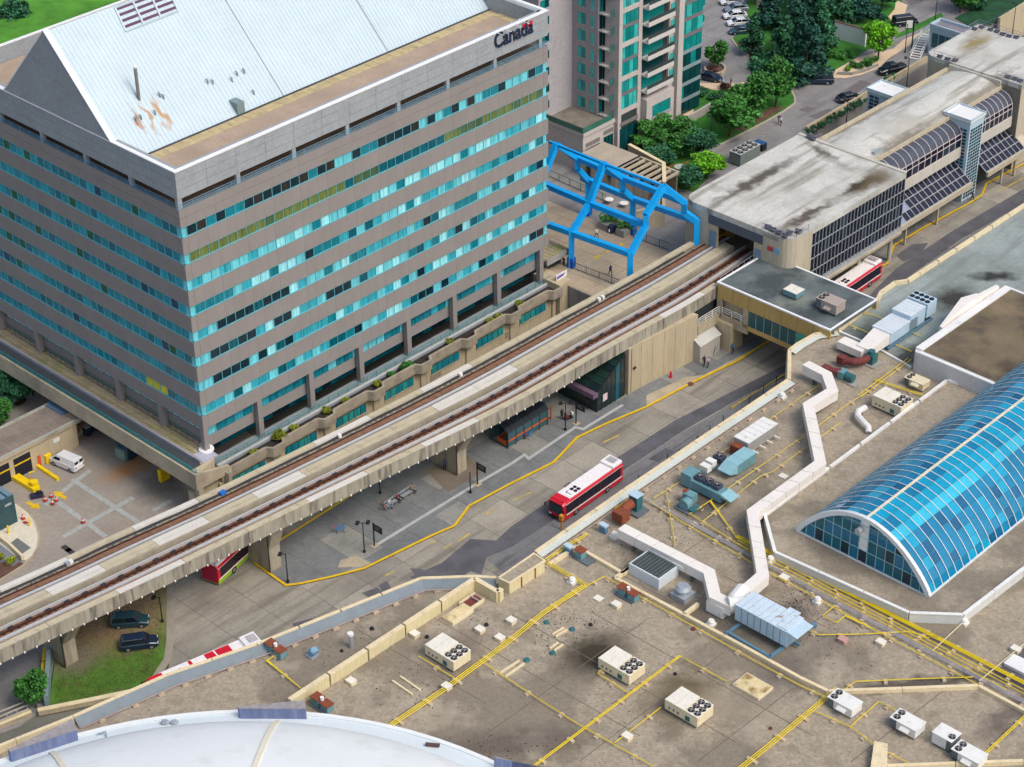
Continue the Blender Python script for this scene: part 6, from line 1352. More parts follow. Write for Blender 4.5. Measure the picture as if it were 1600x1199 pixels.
# left street barrier
bw = thing('street_barrier', 'row of yellow drum barriers beside the teal wall on the left street', 'barrier', P(66, 1070, 0), 0)
for (ya, yb_, xa, xb) in ((1000, 1010, 74, 73.5), (1018, 1040, 72.5, 70.5), (1043, 1064, 70, 68), (1068, 1078, 67.5, 66.5)):
    A, B = P(xa, ya, 0), P(xb, yb_, 0); q = MB(); strip(q, [A, B], .55, 0, .8); q.build('barrier_block', yb, bw)
    q = MB(); strip(q, [A.lerp(B, .1), A.lerp(B, .9)], .60, .28, .42); q.build('rust_band', mat('rust_orange', hx(186, 106, 40), .8, .2, 2), bw)
wall_thing('teal_wall', 'blue-grey panel wall dropping beside the yellow barriers', 'wall', [P(81, 994, 0), P(74, 1105, 0)], -.1, 1.6, .5, mat('wall_bluegrey', hx(124, 146, 152), .7, .1, .6))
wall_thing('lawn_retaining_wall', 'beige retaining wall with pale coping below the lawn', 'wall', [P(60, 1116, 0), P(110, 1106, 0), P(160, 1096, 0), P(235, 1080, 0)], -.1, .55, .5, wallbeige, capb)
wall_thing('street_kerb_wall', 'long low concrete wall along the left street below the mall', 'wall', [P(-30, 1150, 0), P(50, 1118, 0)], -.1, .6, .4, conc, capb)
q = MB()
for k in range(3): A, B = P(-20, 1132+k*7, 0), P(47, 1104+k*7, 0); q.bar(A+V(0, 0, 1), B+V(0, 0, 1), .12)
for k in range(5): A = P(-20+k*16, 1139-k*6.5, 0); q.bar(A, A+V(0, 0, 1.0), .1)
o = q.build('pipe_handrail', mat('rail_pale', hx(190, 184, 170), .6, .08, 1)); tag(o, 'pale three-pipe handrail along the left street', 'handrail')
# roadside posts along the mall edge of the bus road
pp = [(863, 824), (942, 779), (959, 771), (998, 745), (1018, 735), (1043, 712), (1061, 705), (1090, 684), (1109, 667), (1130, 652), (1171, 622), (1193, 605), (1213, 590)]
for k, (x, y) in enumerate(pp[3:]):
    q = MB(); z = 5.0; p = P(x, y+4, z); q.bar(V(p.x, p.y, 0), V(p.x, p.y, z+.7), .10); o = q.build('fence_post', black)
    tag(o, ['first thin dark fence post above the parapet, just right of the moving bus', 'second thin dark fence post right of the moving bus', 'thin dark fence post opposite the kink of the yellow kerb', 'short dark fence post next to the taller one above the white air handler', 'thin dark fence post above the long white air handler', 'short dark post left of the yellow bay marking', 'dark fence post at the left end of the yellow bay marking', 'dark fence post inside the yellow bay marking', 'dark fence post in the middle of the yellow bay', 'last dark fence post before the footbridge'][k], 'post', 'posts along the bus road')
# ================================================================ bus platform furniture
pfz = .15
def lamp(name, x, y, h, arms, label, base_z=pfz, head=True, group='black lamp posts on the bus platform'):
    p = P(x, y, base_z); t = thing(name, label, 'lamp post', p, GA, group)
    q = MB(); q.cyl(p, .09, base_z, base_z+h, 8, .06); q.cyl(p, .2, base_z, base_z+.25, 8); q.build('pole', black, t)
    for sgn in arms:
        q = MB(); a = p+V(0, 0, h); b = p+US*(-.5)*sgn+UT*.45*sgn+V(0, 0, h+.0); q.bar(a, b, .07); q.build('arm', black, t)
        q = MB(); q.box(b, .75, .45, base_z+h-.02, base_z+h+.14, GA+.6); o = q.build('lamp_head', black, t)
        q = MB(); q.box(b, .5, .3, base_z+h-.05, base_z+h-.021, GA+.6); q.build('lens', white, o)
    return t
lamp('lamp_post', 569.5, 863, 4.6, (1, -1), 'black twin-headed lamp post left of the platform sign')
lamp('lamp_post', 450, 910, 4.4, (1,), 'single-headed black lamp post by the nearest guideway column')
lamp('lamp_post', 883.5, 672, 4.4, (1, -1), 'black twin-headed lamp post between shelter and glass entrance')
lamp('lamp_post', 735, 770, 3.3, (), 'plain black post between column and yellow kerb')
lamp('lamp_post', 594, 771, 2.0, (), 'short black post near the guideway edge, left of the benches')
lamp('lamp_post', 254, 972, 3.8, (1,), 'black lamp post at the kerb above the parked dark cars', 0)
for (x, y, h, lab) in ((1414, 82, 5.5, 'tall slim street lamp beside the sidewalk, near the black van'), (1461, 33, 6, 'tall street lamp left of the far station roof'), (1172, 94, 6, 'dark lamp post at the foot of the big conifers'), (1583-2, 60, 7, 'slim lamp post in front of the boundary wall'), (1416, 140, 6, 'lamp post behind the station roof, above the retaining wall'), (1322, 196, 5, 'lamp post between retaining wall and station roof'), (1111, 224, 5, 'lamp post beside the shrubs left of the station roof')):
    lamp('street_lamp', x, y, h, (1,), lab, TZ, group='street lamps around the station')
def sign(x, y, label, lines, h=3.6, w_=1.6):
    p = P(x, y, pfz); t = thing('platform_sign', label, 'sign', p, GA, 'black platform signs')
    q = MB(); q.cyl(p, .10, pfz, pfz+h, 8); q.build('pole', black, t)
    q = MB(); q.hull([p-UT*.1+V(0, 0, h-1.05)-US*.04, p-UT*w_+V(0, 0, h-1.05)-US*.04, p-UT*w_+V(0, 0, h-1.05)+US*.04, p-UT*.1+V(0, 0, h-1.05)+US*.04], [p-UT*.1+V(0, 0, h-.05)-US*.04, p-UT*w_+V(0, 0, h-.05)-US*.04, p-UT*w_+V(0, 0, h-.05)+US*.04, p-UT*.1+V(0, 0, h-.05)+US*.04]); o = q.build('sign_board', black, t)
    q = MB()
    for i in range(lines): 
        z = h-.35-.3*i; q.hull([p-UT*.3+V(0, 0, z)-US*.06, p-UT*(w_-.35)+V(0, 0, z)-US*.06, p-UT*(w_-.35)+V(0, 0, z)-US*.05, p-UT*.3+V(0, 0, z)-US*.05], [p-UT*.3+V(0, 0, z+.06)-US*.06, p-UT*(w_-.35)+V(0, 0, z+.06)-US*.06, p-UT*(w_-.35)+V(0, 0, z+.06)-US*.05, p-UT*.3+V(0, 0, z+.06)-US*.05])
    q.build('print_line', greyw, o); q = MB(); q.box(p, .9, .9, pfz, pfz+.06, GA); q.build('footing', conc, t)
sign(585, 853, 'black platform sign beside the twin lamp post', 2); sign(746, 757, 'black platform sign beside the flared guideway column', 2); sign(900, 662, 'black platform sign in front of the glass entrance', 2)
# arched waiting shelter
ws = thing('waiting_shelter', 'long black arched-roof waiting shelter with orange bands under the guideway', 'bus shelter', P(815, 675, pfz), GA)
h0, h1 = R(793, 701, pfz), R(856, 664, pfz); ss0, ss1, tt0 = h0[0], h1[0], (h0[1]+h1[1])/2; tt1 = tt0+3.0
shm = mat('shelter_roof', hx(36, 44, 52), .3, .15, .6); org = mat('paint_orange', hx(196, 92, 34), .6, .1, 1); shg = mat('shelter_glass', hx(60, 92, 98), .15, .15, .6)
NSG = 9
for i in range(NSG):
    for k in range(4):
        a = lambda s, kk, r=0: S(s, (tt0+tt1)/2+(1.75+r)*math.cos(math.pi*(.12+.76*kk/4)), pfz+2.2+(1.05+r)*math.sin(math.pi*(.12+.76*kk/4)))
        sa2, sb2 = lerp(ss0-.2, ss1+.2, (i+.03)/NSG), lerp(ss0-.2, ss1+.2, (i+.97)/NSG)
        q = MB(); q.hull([a(sa2, k), a(sb2, k), a(sb2, k+1), a(sa2, k+1)], [a(sa2, k, .06), a(sb2, k, .06), a(sb2, k+1, .06), a(sa2, k+1, .06)]); q.build('roof_panel', shm if k else mat('shelter_roof_edge', hx(120, 136, 142), .3, .1, 1), ws)
for i in range(6):
    s = lerp(ss0, ss1, i/5)
    for t in (tt0, tt1): q = MB(); q.bar(S(s, t, pfz), S(s, t, pfz+2.65), .12); q.build('post', black, ws)
for i in range(5):
    a, b = lerp(ss0, ss1, i/5)+.08, lerp(ss0, ss1, (i+1)/5)-.08
    if i != 1 or True:
        q = MB(); q.bst(a, b, tt0-.02, tt0+.02, pfz+.25, pfz+2.4); q.build('glass_pane', shg, ws)
        q = MB(); q.bst(a, b, tt0-.06, tt0-.03, pfz+1.05, pfz+1.3); q.build('orange_band', org, ws)
    q = MB(); q.bst(a, b, tt1-.02, tt1+.02, pfz+.25, pfz+2.4); q.build('glass_pane', shg, ws)
q = MB(); q.bst(ss0+.4, ss1-.4, tt1-1.0, tt1-.5, pfz+.42, pfz+.5); q.build('bench_seat', org, ws)
q = MB(); q.bst(ss0-.05, ss0+.05, tt0+.3, tt0+2.0, pfz+.4, pfz+1.1); q.build('end_panel', org, ws)
# glass entrance with sloping roof against the wall
ge = thing('glass_entrance', 'dark glazed entrance hall with sloping glass roof under the guideway', 'entrance', P(955, 620, pfz), GA)
e0, e1 = R(933, 645, pfz), R(977, 617, pfz); es0, es1, et0 = e0[0], e1[0]-.3, (e0[1]+e1[1])/2; et1 = et0+7.5
dg = mat('entrance_glass', hx(30, 48, 50), .12, .25, .5)
zr = lambda s: lerp(3.5, 7.0, (s-es0)/(es1-es0))
NE = 6
for i in range(NE):
    a, b = lerp(es0, es1, i/NE)+.04, lerp(es0, es1, (i+1)/NE)-.04
    q = MB(); q.hull([S(a, et0, pfz+.1), S(b, et0, pfz+.1), S(b, et0+.05, pfz+.1), S(a, et0+.05, pfz+.1)], [S(a, et0, zr(a)-.15), S(b, et0, zr(b)-.15), S(b, et0+.05, zr(b)-.15), S(a, et0+.05, zr(a)-.15)]); q.build('glass_pane', dg if i != 4 else G_TE[1], ge)
    for j in range(4):
        q = MB(); c, d = lerp(et0, et1, j/4)+.05, lerp(et0, et1, (j+1)/4)-.05; q.hull([S(a, c, zr(a)), S(b, c, zr(b)), S(b, d, zr(b)), S(a, d, zr(a))], [S(a, c, zr(a)+.06), S(b, c, zr(b)+.06), S(b, d, zr(b)+.06), S(a, d, zr(a)+.06)]); q.build('roof_pane', mat('entrance_roof_glass', hx(34, 60, 54), .12, .3, .6) if (i+j) % 3 else dg, ge)
q = MB()
for i in range(NE+1): s = lerp(es0, es1, i/NE); q.bar(S(s, et0, pfz), S(s, et0, zr(s)), .10); q.bar(S(s, et0, zr(s)+.05), S(s, et1, zr(s)+.05), .09)
for t in (et0, et1): q.bar(S(es0, t, zr(es0)+.06), S(es1, t, zr(es1)+.06), .12)
q.build('frame', black, ge)
for j in range(4):
    q = MB(); c, d = lerp(et0, et1, j/4)+.05, lerp(et0, et1, (j+1)/4)-.05; q.bst(es0-.02, es0+.03, c, d, pfz+.1, 2.6); q.build('front_pane', dg, ge)
q = MB(); q.bst(es0-.9, es0+.1, et0-.1, et1+.2, 2.75, 3.5); q.build('canopy_fascia', mat('fascia_purple', hx(110, 88, 108), .6, .1, .8), ge)
s_, z_ = PT(946, 620, et0-.05); q = MB(); q.bst(s_-.5, s_+.4, et0-.06, et0-.01, z_-.6, z_+.5); q.build('poster', mat('poster_white', hx(220, 200, 206), .6, .15, 4), ge)
q = MB(); q.bst(es0-.95, es0-.9, et1-2.4, et1-1.8, 2.9, 3.4); q.build('red_roundel', red, ge)
# low concrete stub wall at foot of the entrance
# benches
bn = thing('platform_bench', 'long slatted grey bench on the dark platform under the guideway', 'bench', P(630, 783, pfz), GA)
q0, q1 = P(606, 796, pfz), P(651, 768, pfz); dd_ = (q1-q0); an = math.atan2(dd_.y, dd_.x); nv = V(-dd_.y, dd_.x, 0).normalized()
for k in range(4):
    for seg in range(2):
        a = q0.lerp(q1, seg*.52)+nv*(k*.16); b = q0.lerp(q1, seg*.52+.46)+nv*(k*.16); q = MB(); q.bar(a+V(0, 0, .45), b+V(0, 0, .45), .11, .05); q.build('seat_slat', steel, bn)
for k in range(3):
    a = q0+nv*.68+V(0, 0, .6+k*.15); b = q1+nv*.68+V(0, 0, .6+k*.15); q = MB(); q.bar(a, b, .04, .10); q.build('back_slat', steel, bn)
for f in (0.02, .24, .46, .54, .76, .98): p = q0.lerp(q1, f); q = MB(); q.bar(p+V(0, 0, 0), p+V(0, 0, .43), .08); q.bar(p+nv*.66, p+nv*.7+V(0, 0, 1.0), .07); q.build('leg', black, bn)
# ================================================================ rooftop plant
Z0 = MZ+.02
cream = mat('unit_cream', hx(222, 210, 176), .6, .06, .8, stain=[(hx(180, 160, 120), 1.2, .6, .75, .5)]); cream2 = mat('unit_ivory', hx(226, 222, 206), .6, .05, .8); unitw = mat('unit_white', hx(226, 226, 220), .55, .04, .6, fine=.03, stain=[(hx(170, 160, 140), 1.4, .6, .75, .6)])
fanb = mat('fan_black', hx(22, 26, 34), .6, .1, 2); fanh = mat('fan_hub', hx(140, 136, 130), .6, .1, 2); dkpanel = mat('unit_underside', hx(96, 106, 110), .7, .1, 1)
tealm = mat('unit_teal', hx(104, 146, 154), .6, .08, .8, stain=[(hx(80, 116, 124), 1.2, .55, .72, .5)]); teald = mat('unit_teal_dark', hx(50, 104, 108), .6, .08, .8); rustm = mat('duct_rust', hx(134, 72, 46), .85, .18, 1.2, stain=[(hx(96, 44, 30), 1.2, .5, .7, .6)]); maroon = mat('duct_maroon', hx(112, 56, 52), .8, .12, 1.2)
skyb = mat('ahu_light_blue', hx(180, 204, 218), .55, .06, .6, stain=[(hx(140, 172, 190), 1, .6, .75, .4)]); ductw = mat('duct_white', hx(230, 225, 216), .6, .03, .4, fine=.03, stain=[(hx(196, 186, 168), .8, .56, .75, .45)]); steelb = mat('frame_blue_grey', hx(92, 128, 150), .6, .08, 1)
def lb_(q, x, y, z0, z1, sx, sy): return q.prism([(x-sx/2, y-sy/2), (x+sx/2, y-sy/2), (x+sx/2, y+sy/2), (x-sx/2, y+sy/2)], z0, z1)
def fan(t, x, y, z, r, name='fan'):
    q = MB(); q.cyl((x, y), r, z, z+.10, 14); o = q.build(name, fanb, t, local=True)
    q = MB()
    for k in range(4): a = k*math.pi/2+.5; q.bar((x, y, z+.13), (x+r*.9*math.cos(a), y+r*.9*math.sin(a), z+.12), .16*r/.5, .02)
    q.cyl((x, y), r*.22, z+.10, z+.17, 8); q.build('fan_blade', fanh, o, local=True)
def rtu6(x, y, zt, label, grp, body=cream):
    t = thing('rooftop_unit', label, 'rooftop unit', P(x, y, Z0), GA, grp)
    q = MB(); lb_(q, 0, 0, 0, .35, 2.3, 3.9); q.build('curb', dkpanel, t, local=True)
    q = MB(); lb_(q, 0, 0, .35, zt-.08, 2.7, 4.5); q.build('body', body, t, local=True)
    for k, (yy, ly) in enumerate(((1.55, 1.3), (.25, 1.2), (-1.4, 1.7))): q = MB(); lb_(q, 0, yy, zt-.08, zt, 2.82, ly-.03); q.build('top_panel', cream2, t, local=True)
    for i in range(3):
        for j in range(2): fan(t, -.85+i*.85, -1.85+j*.85, zt, .38)
    q = MB(); lb_(q, -1.37, -.9, .5, 1.1, .06, .6); q.build('access_opening', teald, t, local=True)
    for k in range(3): q = MB(); lb_(q, -1.37, .4+k*.6, .7, .95, .05, .22); q.build('vent_slot', dkpanel, t, local=True)
    return t
def rtu2(x, y, label, grp, body=unitw, L_=3.3, W_=1.9, h=1.35, nf=2, rot=0, z=Z0):
    t = thing('rooftop_unit', label, 'rooftop unit', P(x, y, z), GA+rot, grp)
    q = MB(); lb_(q, 0, -.1, 0, .25, W_*.8, L_*.85); q.build('curb', dkpanel, t, local=True)
    q = MB(); lb_(q, 0, -L_*.12, .25, h, W_, L_*.72); q.build('body', body, t, local=True)
    q = MB(); lb_(q, 0, L_*.36, .35, h-.02, W_, L_*.24); q.build('condenser_section', dkpanel, t, local=True)
    q = MB(); lb_(q, 0, 0, h, h+.05, W_+.08, L_+.08); q.build('top_panel', body, t, local=True)
    q = MB(); q.hull([V(-W_/2-.5, -.9, .8), V(-W_/2-.02, -.9, .8), V(-W_/2-.02, .2, .8), V(-W_/2-.5, .2, .8)], [V(-W_/2-.5, -.9, .9), V(-W_/2-.02, -.9, 1.15), V(-W_/2-.02, .2, 1.15), V(-W_/2-.5, .2, .9)]); q.build('intake_hood', body, t, local=True)
    for i in range(nf): fan(t, -W_*.22+i*W_*.46 if nf > 1 else W_*.1, L_*.33, h+.05, W_*.2)
    return t
g1 = 'cream six-fan rooftop units'; g2 = 'white two-fan rooftop units'
rtu6(700, 1030, 1.75, 'cream six-fan rooftop unit nearest the dividing wall', g1); rtu6(971, 1051, 1.75, 'cream six-fan rooftop unit beside the round black stain', g1); rtu6(1076, 1116, 1.75, 'cream six-fan rooftop unit in the brown halo, nearest the bottom edge', g1)
rtu6(1393, 640, 2.0, 'large cream fan unit between the white duct and the skylight terrace', g1)
rtu2(1319, 1108, 'white two-fan unit at the corner of the beige kerb', g2); rtu2(1417, 1140, 'white two-fan unit second from the left in the lower right corner', g2); rtu2(1513, 1190, 'white two-fan unit cut by the low kerb at the bottom right', g2)
rtu2(1477, 1163, 'white single-fan unit between the two-fan units', 'single-fan units', L_=2.4, h=1.6, nf=1, rot=math.pi)
rtu2(1432, 604, 'cream two-fan unit at the foot of the white raised wall', g2, cream, 3.0, 1.7, 1.2)
rtu2(1297, 484, 'brownish two-fan unit on the footbridge roof', g2, mat('unit_taupe', hx(168, 156, 146), .6, .06, .8), 3.6, 2.2, 1.7, z=BZ)
def simple(name, label, cat, parts, x, y, z=Z0, rot=0.0, grp=None):
    t = thing(name, label, cat, P(x, y, z), GA+rot, grp)
    for nm, m, fn in parts:
        q = MB(); fn(q); q.build(nm, m, t, local=True)
    return t
B3_ = lambda x, y, z0, z1, sx, sy: (lambda q: lb_(q, x, y, z0, z1, sx, sy))
simple('rooftop_unit', 'small pale box unit on the footbridge roof', 'rooftop unit', [('base', dkpanel, B3_(0, 0, 0, .25, 1.7, 2.1)), ('body', tealm, B3_(0, 0, .25, 1.0, 1.9, 2.3)), ('lid_panel', cream2, B3_(0, .6, 1.0, 1.08, 2.0, 1.15)), ('lid_panel', cream2, B3_(0, -.6, 1.0, 1.08, 2.0, 1.15))], 1240, 462, BZ)
lw = simple('air_handler', 'long white-topped air handler with rusty end beside the parapet', 'air handler', [('base_rail', dkpanel, B3_(0, -.7, 0, .4, 5.6, .2)), ('base_rail', dkpanel, B3_(0, .7, 0, .4, 5.6, .2)), ('body', mat('unit_grey', hx(150, 150, 146), .6, .08, 1), B3_(0, 0, .4, 2.1, 6.2, 2.2)), ('rusty_end', rustm, B3_(-3.6, .2, .3, 1.6, 1.0, 1.5))], 1180, 694)
for k in range(6): q = MB(); lb_(q, -2.58+k*1.03, 0, 2.1, 2.2, .98, 2.4); q.build('top_panel', unitw, lw, local=True)
for k in range(4): q = MB(); q.bar((-2+k*1.5, -1.1, .5), (-2+k*1.5, -2.0, .5), .18); q.build('outlet_stub', unitw, lw, local=True)
simple('air_handler', 'pale teal air handler with sloping hood beside the long white unit', 'air handler', [('body', tealm, B3_(.9, 0, .25, 1.7, 3.8, 1.9)), ('top_panel', mat('unit_teal_top', hx(140, 184, 192), .5, .06, 1), B3_(1.6, 0, 1.7, 1.76, 2.4, 2.0)), ('top_panel', MATS['unit_teal_top'], B3_(-.35, 0, 1.7, 1.76, 1.4, 2.0)),
    ('hood', MATS['unit_teal_top'], lambda q: q.hull([V(-2.6, -1, 1.0), V(-1.0, -1, .4), V(-1.0, 1, .4), V(-2.6, 1, 1.0)], [V(-2.6, -1, 1.1), V(-1.0, -1, 1.74), V(-1.0, 1, 1.74), V(-2.6, 1, 1.1)]))], 1150, 735)
t = simple('condenser_group', 'two white boxes and a dark fan unit on a raised rack', 'condenser', [('rack', dkpanel, B3_(0, 0, .2, .5, 4.2, 1.3)), ('box', unitw, B3_(-1.3, 0, .5, 1.3, .9, 1.3)), ('box', unitw, B3_(-.1, .1, .6, 1.4, .9, 1.2)), ('fan_housing', mat('housing_slate', hx(70, 78, 92), .6, .1, 1), B3_(1.5, 0, .5, 1.35, 1.2, 1.3))], 1112, 733); fan(t, 1.5, 0, 1.35, .45)
t = simple('chiller', 'long teal chiller with three dark fans and a sloping end hood', 'chiller', [('body', tealm, B3_(0, 0, .3, 1.5, 1.7, 6.0)), ('end_section', tealm, B3_(0, 2.4, .3, 2.1, 1.9, 1.6)), ('hood', MATS['unit_teal_top'], lambda q: q.hull([V(-.9, -4.6, 1.2), V(.9, -4.6, 1.2), V(.9, -3, 1.2), V(-.9, -3, 1.2)], [V(-.9, -4.6, 1.25), V(.9, -4.6, 1.25), V(.9, -3, 1.65), V(-.9, -3, 1.65)])), ('leg', dkpanel, B3_(0, 2, 0, .3, 1.2, .3)), ('leg', dkpanel, B3_(0, -2, 0, .3, 1.2, .3))], 1102, 770)
for k in range(3): q = MB(); lb_(q, .1, 1.0-k*1.35, 1.5, 2.05, 1.05, 1.05); q.build('fan_housing', MATS['housing_slate'], t, local=True); fan(t, .1, 1.0-k*1.35, 2.05, .42)
simple('blower', 'rounded teal blower with motor box in front of the chiller', 'blower', [('casing', tealm, lambda q: q.tube([(-1.2, -.5, .9), (-.2, -.5, .9)], .75, 12)), ('duct', tealm, B3_(.7, .0, .3, 1.5, 1.2, 1.4)), ('motor', teald, B3_(-.3, -1.5, .1, .5, 1.4, .6)), ('base', dkpanel, B3_(-.3, -.4, 0, .2, 2.4, 2.2)), ('inlet', rustm, B3_(.7, .7, 1.5, 1.62, .7, .5))], 1072, 790)
simple('exhaust_fan', 'rusty duct elbow feeding a tall teal cowl at the parapet', 'exhaust fan', [('duct_box', rustm, B3_(-1.9, -.2, .5, 1.9, 1.5, 1.6)), ('duct_pipe', rustm, lambda q: q.tube([(-1.3, .1, 1.4), (-.3, .2, 1.5), (.5, .2, 1.5)], .62, 12)), ('cowl', teald, B3_(1.3, .2, .3, 2.4, 1.1, 1.3)), ('cowl_lid', skyb, B3_(1.3, .2, 2.4, 2.5, 1.3, 1.5)), ('base', dkpanel, B3_(1.2, -.1, 0, .3, 2.2, 2.2))], 984, 806)
simple('exhaust_fan', 'maroon elbow duct joined to a standing teal fan near the raised roof', 'exhaust fan', [('duct_box', maroon, B3_(-2.0, 1.9, .5, 1.6, 1.0, 1.1)), ('duct_pipe', maroon, lambda q: q.tube([(-1.9, 1.5, 1.0), (-1.5, .4, 1.1), (-.4, -.4, 1.1), (.6, -.5, 1.1)], .5, 12)), ('casing', teald, B3_(1.3, -.6, .2, 1.5, 1.2, 1.3)), ('cap', teald, lambda q: q.cyl((1.3, -.6), .5, 1.5, 2.0, 14)), ('slab', conc_g, B3_(1.3, -.6, 0, .14, 2.2, 2.6))], 1346, 571)
simple('exhaust_fan', 'second maroon duct joined to a lying teal fan beside the white duct', 'exhaust fan', [('duct_box', maroon, B3_(-1.0, 2.0, .5, 1.6, 1.0, 1.1)), ('duct_pipe', maroon, lambda q: q.tube([(-.8, 1.8, 1.0), (-.4, 1.0, 1.0), (0, .3, 1.0)], .45, 12)), ('casing', tealm, B3_(0, 0, .3, 1.3, 1.2, .9)), ('motor', teald, lambda q: q.tube([(0, -.5, .8), (0, -1.8, .8)], .55, 12)), ('slab', conc_g, B3_(0, -.8, 0, .14, 1.5, 3.4))], 1316, 592)
def tsup(nm, label, x, y, h, r, m): return simple('roof_vent', label, 'roof vent', [('curb', m, B3_(0, 0, 0, h*.4, r*2.2, r*2.2)), ('drum', m, lambda q: q.cyl((0, 0), r*.8, h*.4, h*.75, 16)), ('cap', m, lambda q: q.cyl((0, 0), r, h*.75, h, 16, r*.7))], x, y)
tsup('', 'large white mushroom vent beside the skylight box', 1067, 933, 1.7, .95, steel)
for (x, y, lab) in ((960, 840, 'small white mushroom vent by the end of the long white duct'), (1222, 622, 'small white mushroom vent inside the parapet near the underpass'), (894, 911, 'white round vent on the yellow pipe bundle'), (1111, 977, 'tiny white vent below the twin-fan box'), (1204, 878, 'white pipe vent beside the tall duct leg'), (1277, 974-32, 'small pale vent among the pipes near the light blue unit'), (1506, 820-750+905, 'tiny white vent on the roof below the skylight terrace')):
    tsup('', lab, x, y, .8, .42, unitw)
for (x, y, lab) in ((943, 832, 'small pale teal box vent beside the rusty duct'), (888, 865, 'blue box vent inside the beige kerb')): simple('box_vent', lab, 'roof vent', [('body', mat('vent_blue', hx(90, 128, 152), .6, .08, 1), B3_(0, 0, 0, 1.0, .5, 1.0)), ('cap', skyb, B3_(0, 0, 1.0, 1.25, .7, 1.1))], x, y)
simple('gooseneck_vent', 'round blue gooseneck vent on the lower left roof', 'roof vent', [('neck', mat('vent_sky', hx(120, 160, 186), .5, .06, 1), lambda q: q.tube([(0, 0, 0), (0, 0, .7), (0, -.3, 1.0), (0, -.7, .8)], .42, 12)), ('curb', steel, B3_(0, 0, 0, .2, 1.1, 1.1))], 488, 1025)
simple('vent_stack', 'tall slim white vent stack on the lower left roof', 'roof vent', [('pipe', steel, lambda q: q.cyl((0, 0), .24, 0, 1.8, 12)), ('cap', white, lambda q: q.cyl((0, 0), .36, 1.8, 2.1, 12))], 549, 1012)
for (x, y, lab) in ((425, 1018, 'rust-topped green cowl pair at the parapet above the red and white bus'), (497, 1102, 'rust-topped green cowl pair at the foot of the dividing wall'), (974, 930, 'rust-topped green cowl pair beside the beige kerb'), (907, 872, 'single rust-topped grey cowl inside the beige kerb')):
    ps = [('body', tealm, B3_(0, 0, .2, 1.2, .9, 1.0)), ('lid', rustm, B3_(0, 0, 1.2, 1.3, 1.15, 1.3)), ('base', dkpanel, B3_(0, -.5, 0, .2, 1.4, 2.6))]
    if 'pair' in lab: ps += [('body', tealm, B3_(0, -1.5, .2, 1.1, .9, 1.1)), ('lid', rustm, B3_(0, -1.5, 1.1, 1.2, 1.1, 1.3)), ('vent_cap', white, lambda q: q.cyl((0, -.75), .22, 1.2, 1.6, 10))]
    simple('exhaust_cowl', lab, 'exhaust cowl', ps, x, y)
# skylight box
t = simple('box_skylight', 'square white-framed skylight with dark ribbed cover beside the long duct', 'skylight', [('frame', mat('frame_bluewhite', hx(206, 216, 220), .5, .05, 1), B3_(0, 0, 0, 1.5, 3.6, 4.6)), ('cover', mat('cover_dark', hx(64, 72, 70), .6, .2, .8), B3_(0, 0, 1.5, 1.54, 3.2, 4.2))], 1021, 898)
for k in range(9): q = MB(); lb_(q, 0, -1.9+k*.475, 1.54, 1.62, 3.2, .06); q.build('cover_rib', dkpanel, t, local=True)
q = MB(); lb_(q, 1.7, -.4, 1.5, 1.75, .35, 5.2); q.build('edge_strip', unitw, t, local=True)
# twin fan white box, light blue air handlers and their ducts
t = simple('condenser_box', 'white twin-fan condenser box under the light blue duct', 'condenser', [('body', unitw, B3_(0, 0, .2, 1.7, 1.0, 2.4)), ('stand', dkpanel, B3_(0, 0, 0, .2, .8, 2.0))], 1120, 960)
for k in (-.6, .6): fan(t, 0, k, 1.7, .42)
def sweep(name, pts, zt, w_, h, m, par, z0=None):
    w2 = [V(p.x, p.y, 0) for p in pts]
    a = offset_path(w2, w_/2); b = offset_path(w2, -w_/2)
    for i in range(len(pts)-1):
        n = max(1, int((w2[i+1]-w2[i]).length/2.6))
        for k in range(n):
            f0, f1 = k/n+(.003 if k else 0), (k+1)/n-(.003 if k < n-1 else 0)
            A0, A1, B0, B1 = a[i].lerp(a[i+1], f0), a[i].lerp(a[i+1], f1), b[i].lerp(b[i+1], f0), b[i].lerp(b[i+1], f1)
            q = MB(); q.hull([V(*B0[:2], zt-h), V(*B1[:2], zt-h), V(*A1[:2], zt-h), V(*A0[:2], zt-h)], [V(*B0[:2], zt), V(*B1[:2], zt), V(*A1[:2], zt), V(*A0[:2], zt)]); q.build(name, m, par)
    for i in range(len(pts)-1):
        n = max(1, int((w2[i+1]-w2[i]).length/4))
        for k in range(n): p = w2[i].lerp(w2[i+1], (k+.5)/n); q = MB(); q.box(p, w_*.8, .15, MZ, zt-h, GA); q.build('duct_stand', dkpanel, par)
ZD = 11.4
d2 = thing('rooftop_duct', 'long zigzag white duct running from the underpass corner past the skylight terrace', 'duct', P(1260, 700, MZ), GA)
sweep('duct_section', PP([(1259, 567), (1292, 584), (1301, 609), (1263, 632), (1282, 722), (1176, 799), (1192, 897), (1164, 921)], ZD), ZD, 1.4, 1.4, ductw, d2)
d1 = thing('rooftop_duct', 'straight white duct from the rusty elbow to the light blue air handler', 'duct', P(1050, 860, MZ), GA)
sweep('duct_section', PP([(971, 823), (1108, 893), (1117, 930), (1146, 944)], ZD), ZD, 1.4, 1.3, ductw, d1)
ah = thing('air_handler', 'light blue ribbed air handler with rust streaks on a steel frame at the duct junction', 'air handler', P(1205, 978, MZ), GA)
as0, at0 = R(1165, 938, 12.0); as1, at1 = R(1250, 979, 12.0)
A_ = R(1205, 960, 12.0); Lh = abs(at0-at1)/2+.2
q = MB(); q.bst(A_[0]-1.55, A_[0]+1.55, A_[1]-Lh+.5, A_[1]+Lh, 10.1, 12.2); q.build('body', skyb, ah)
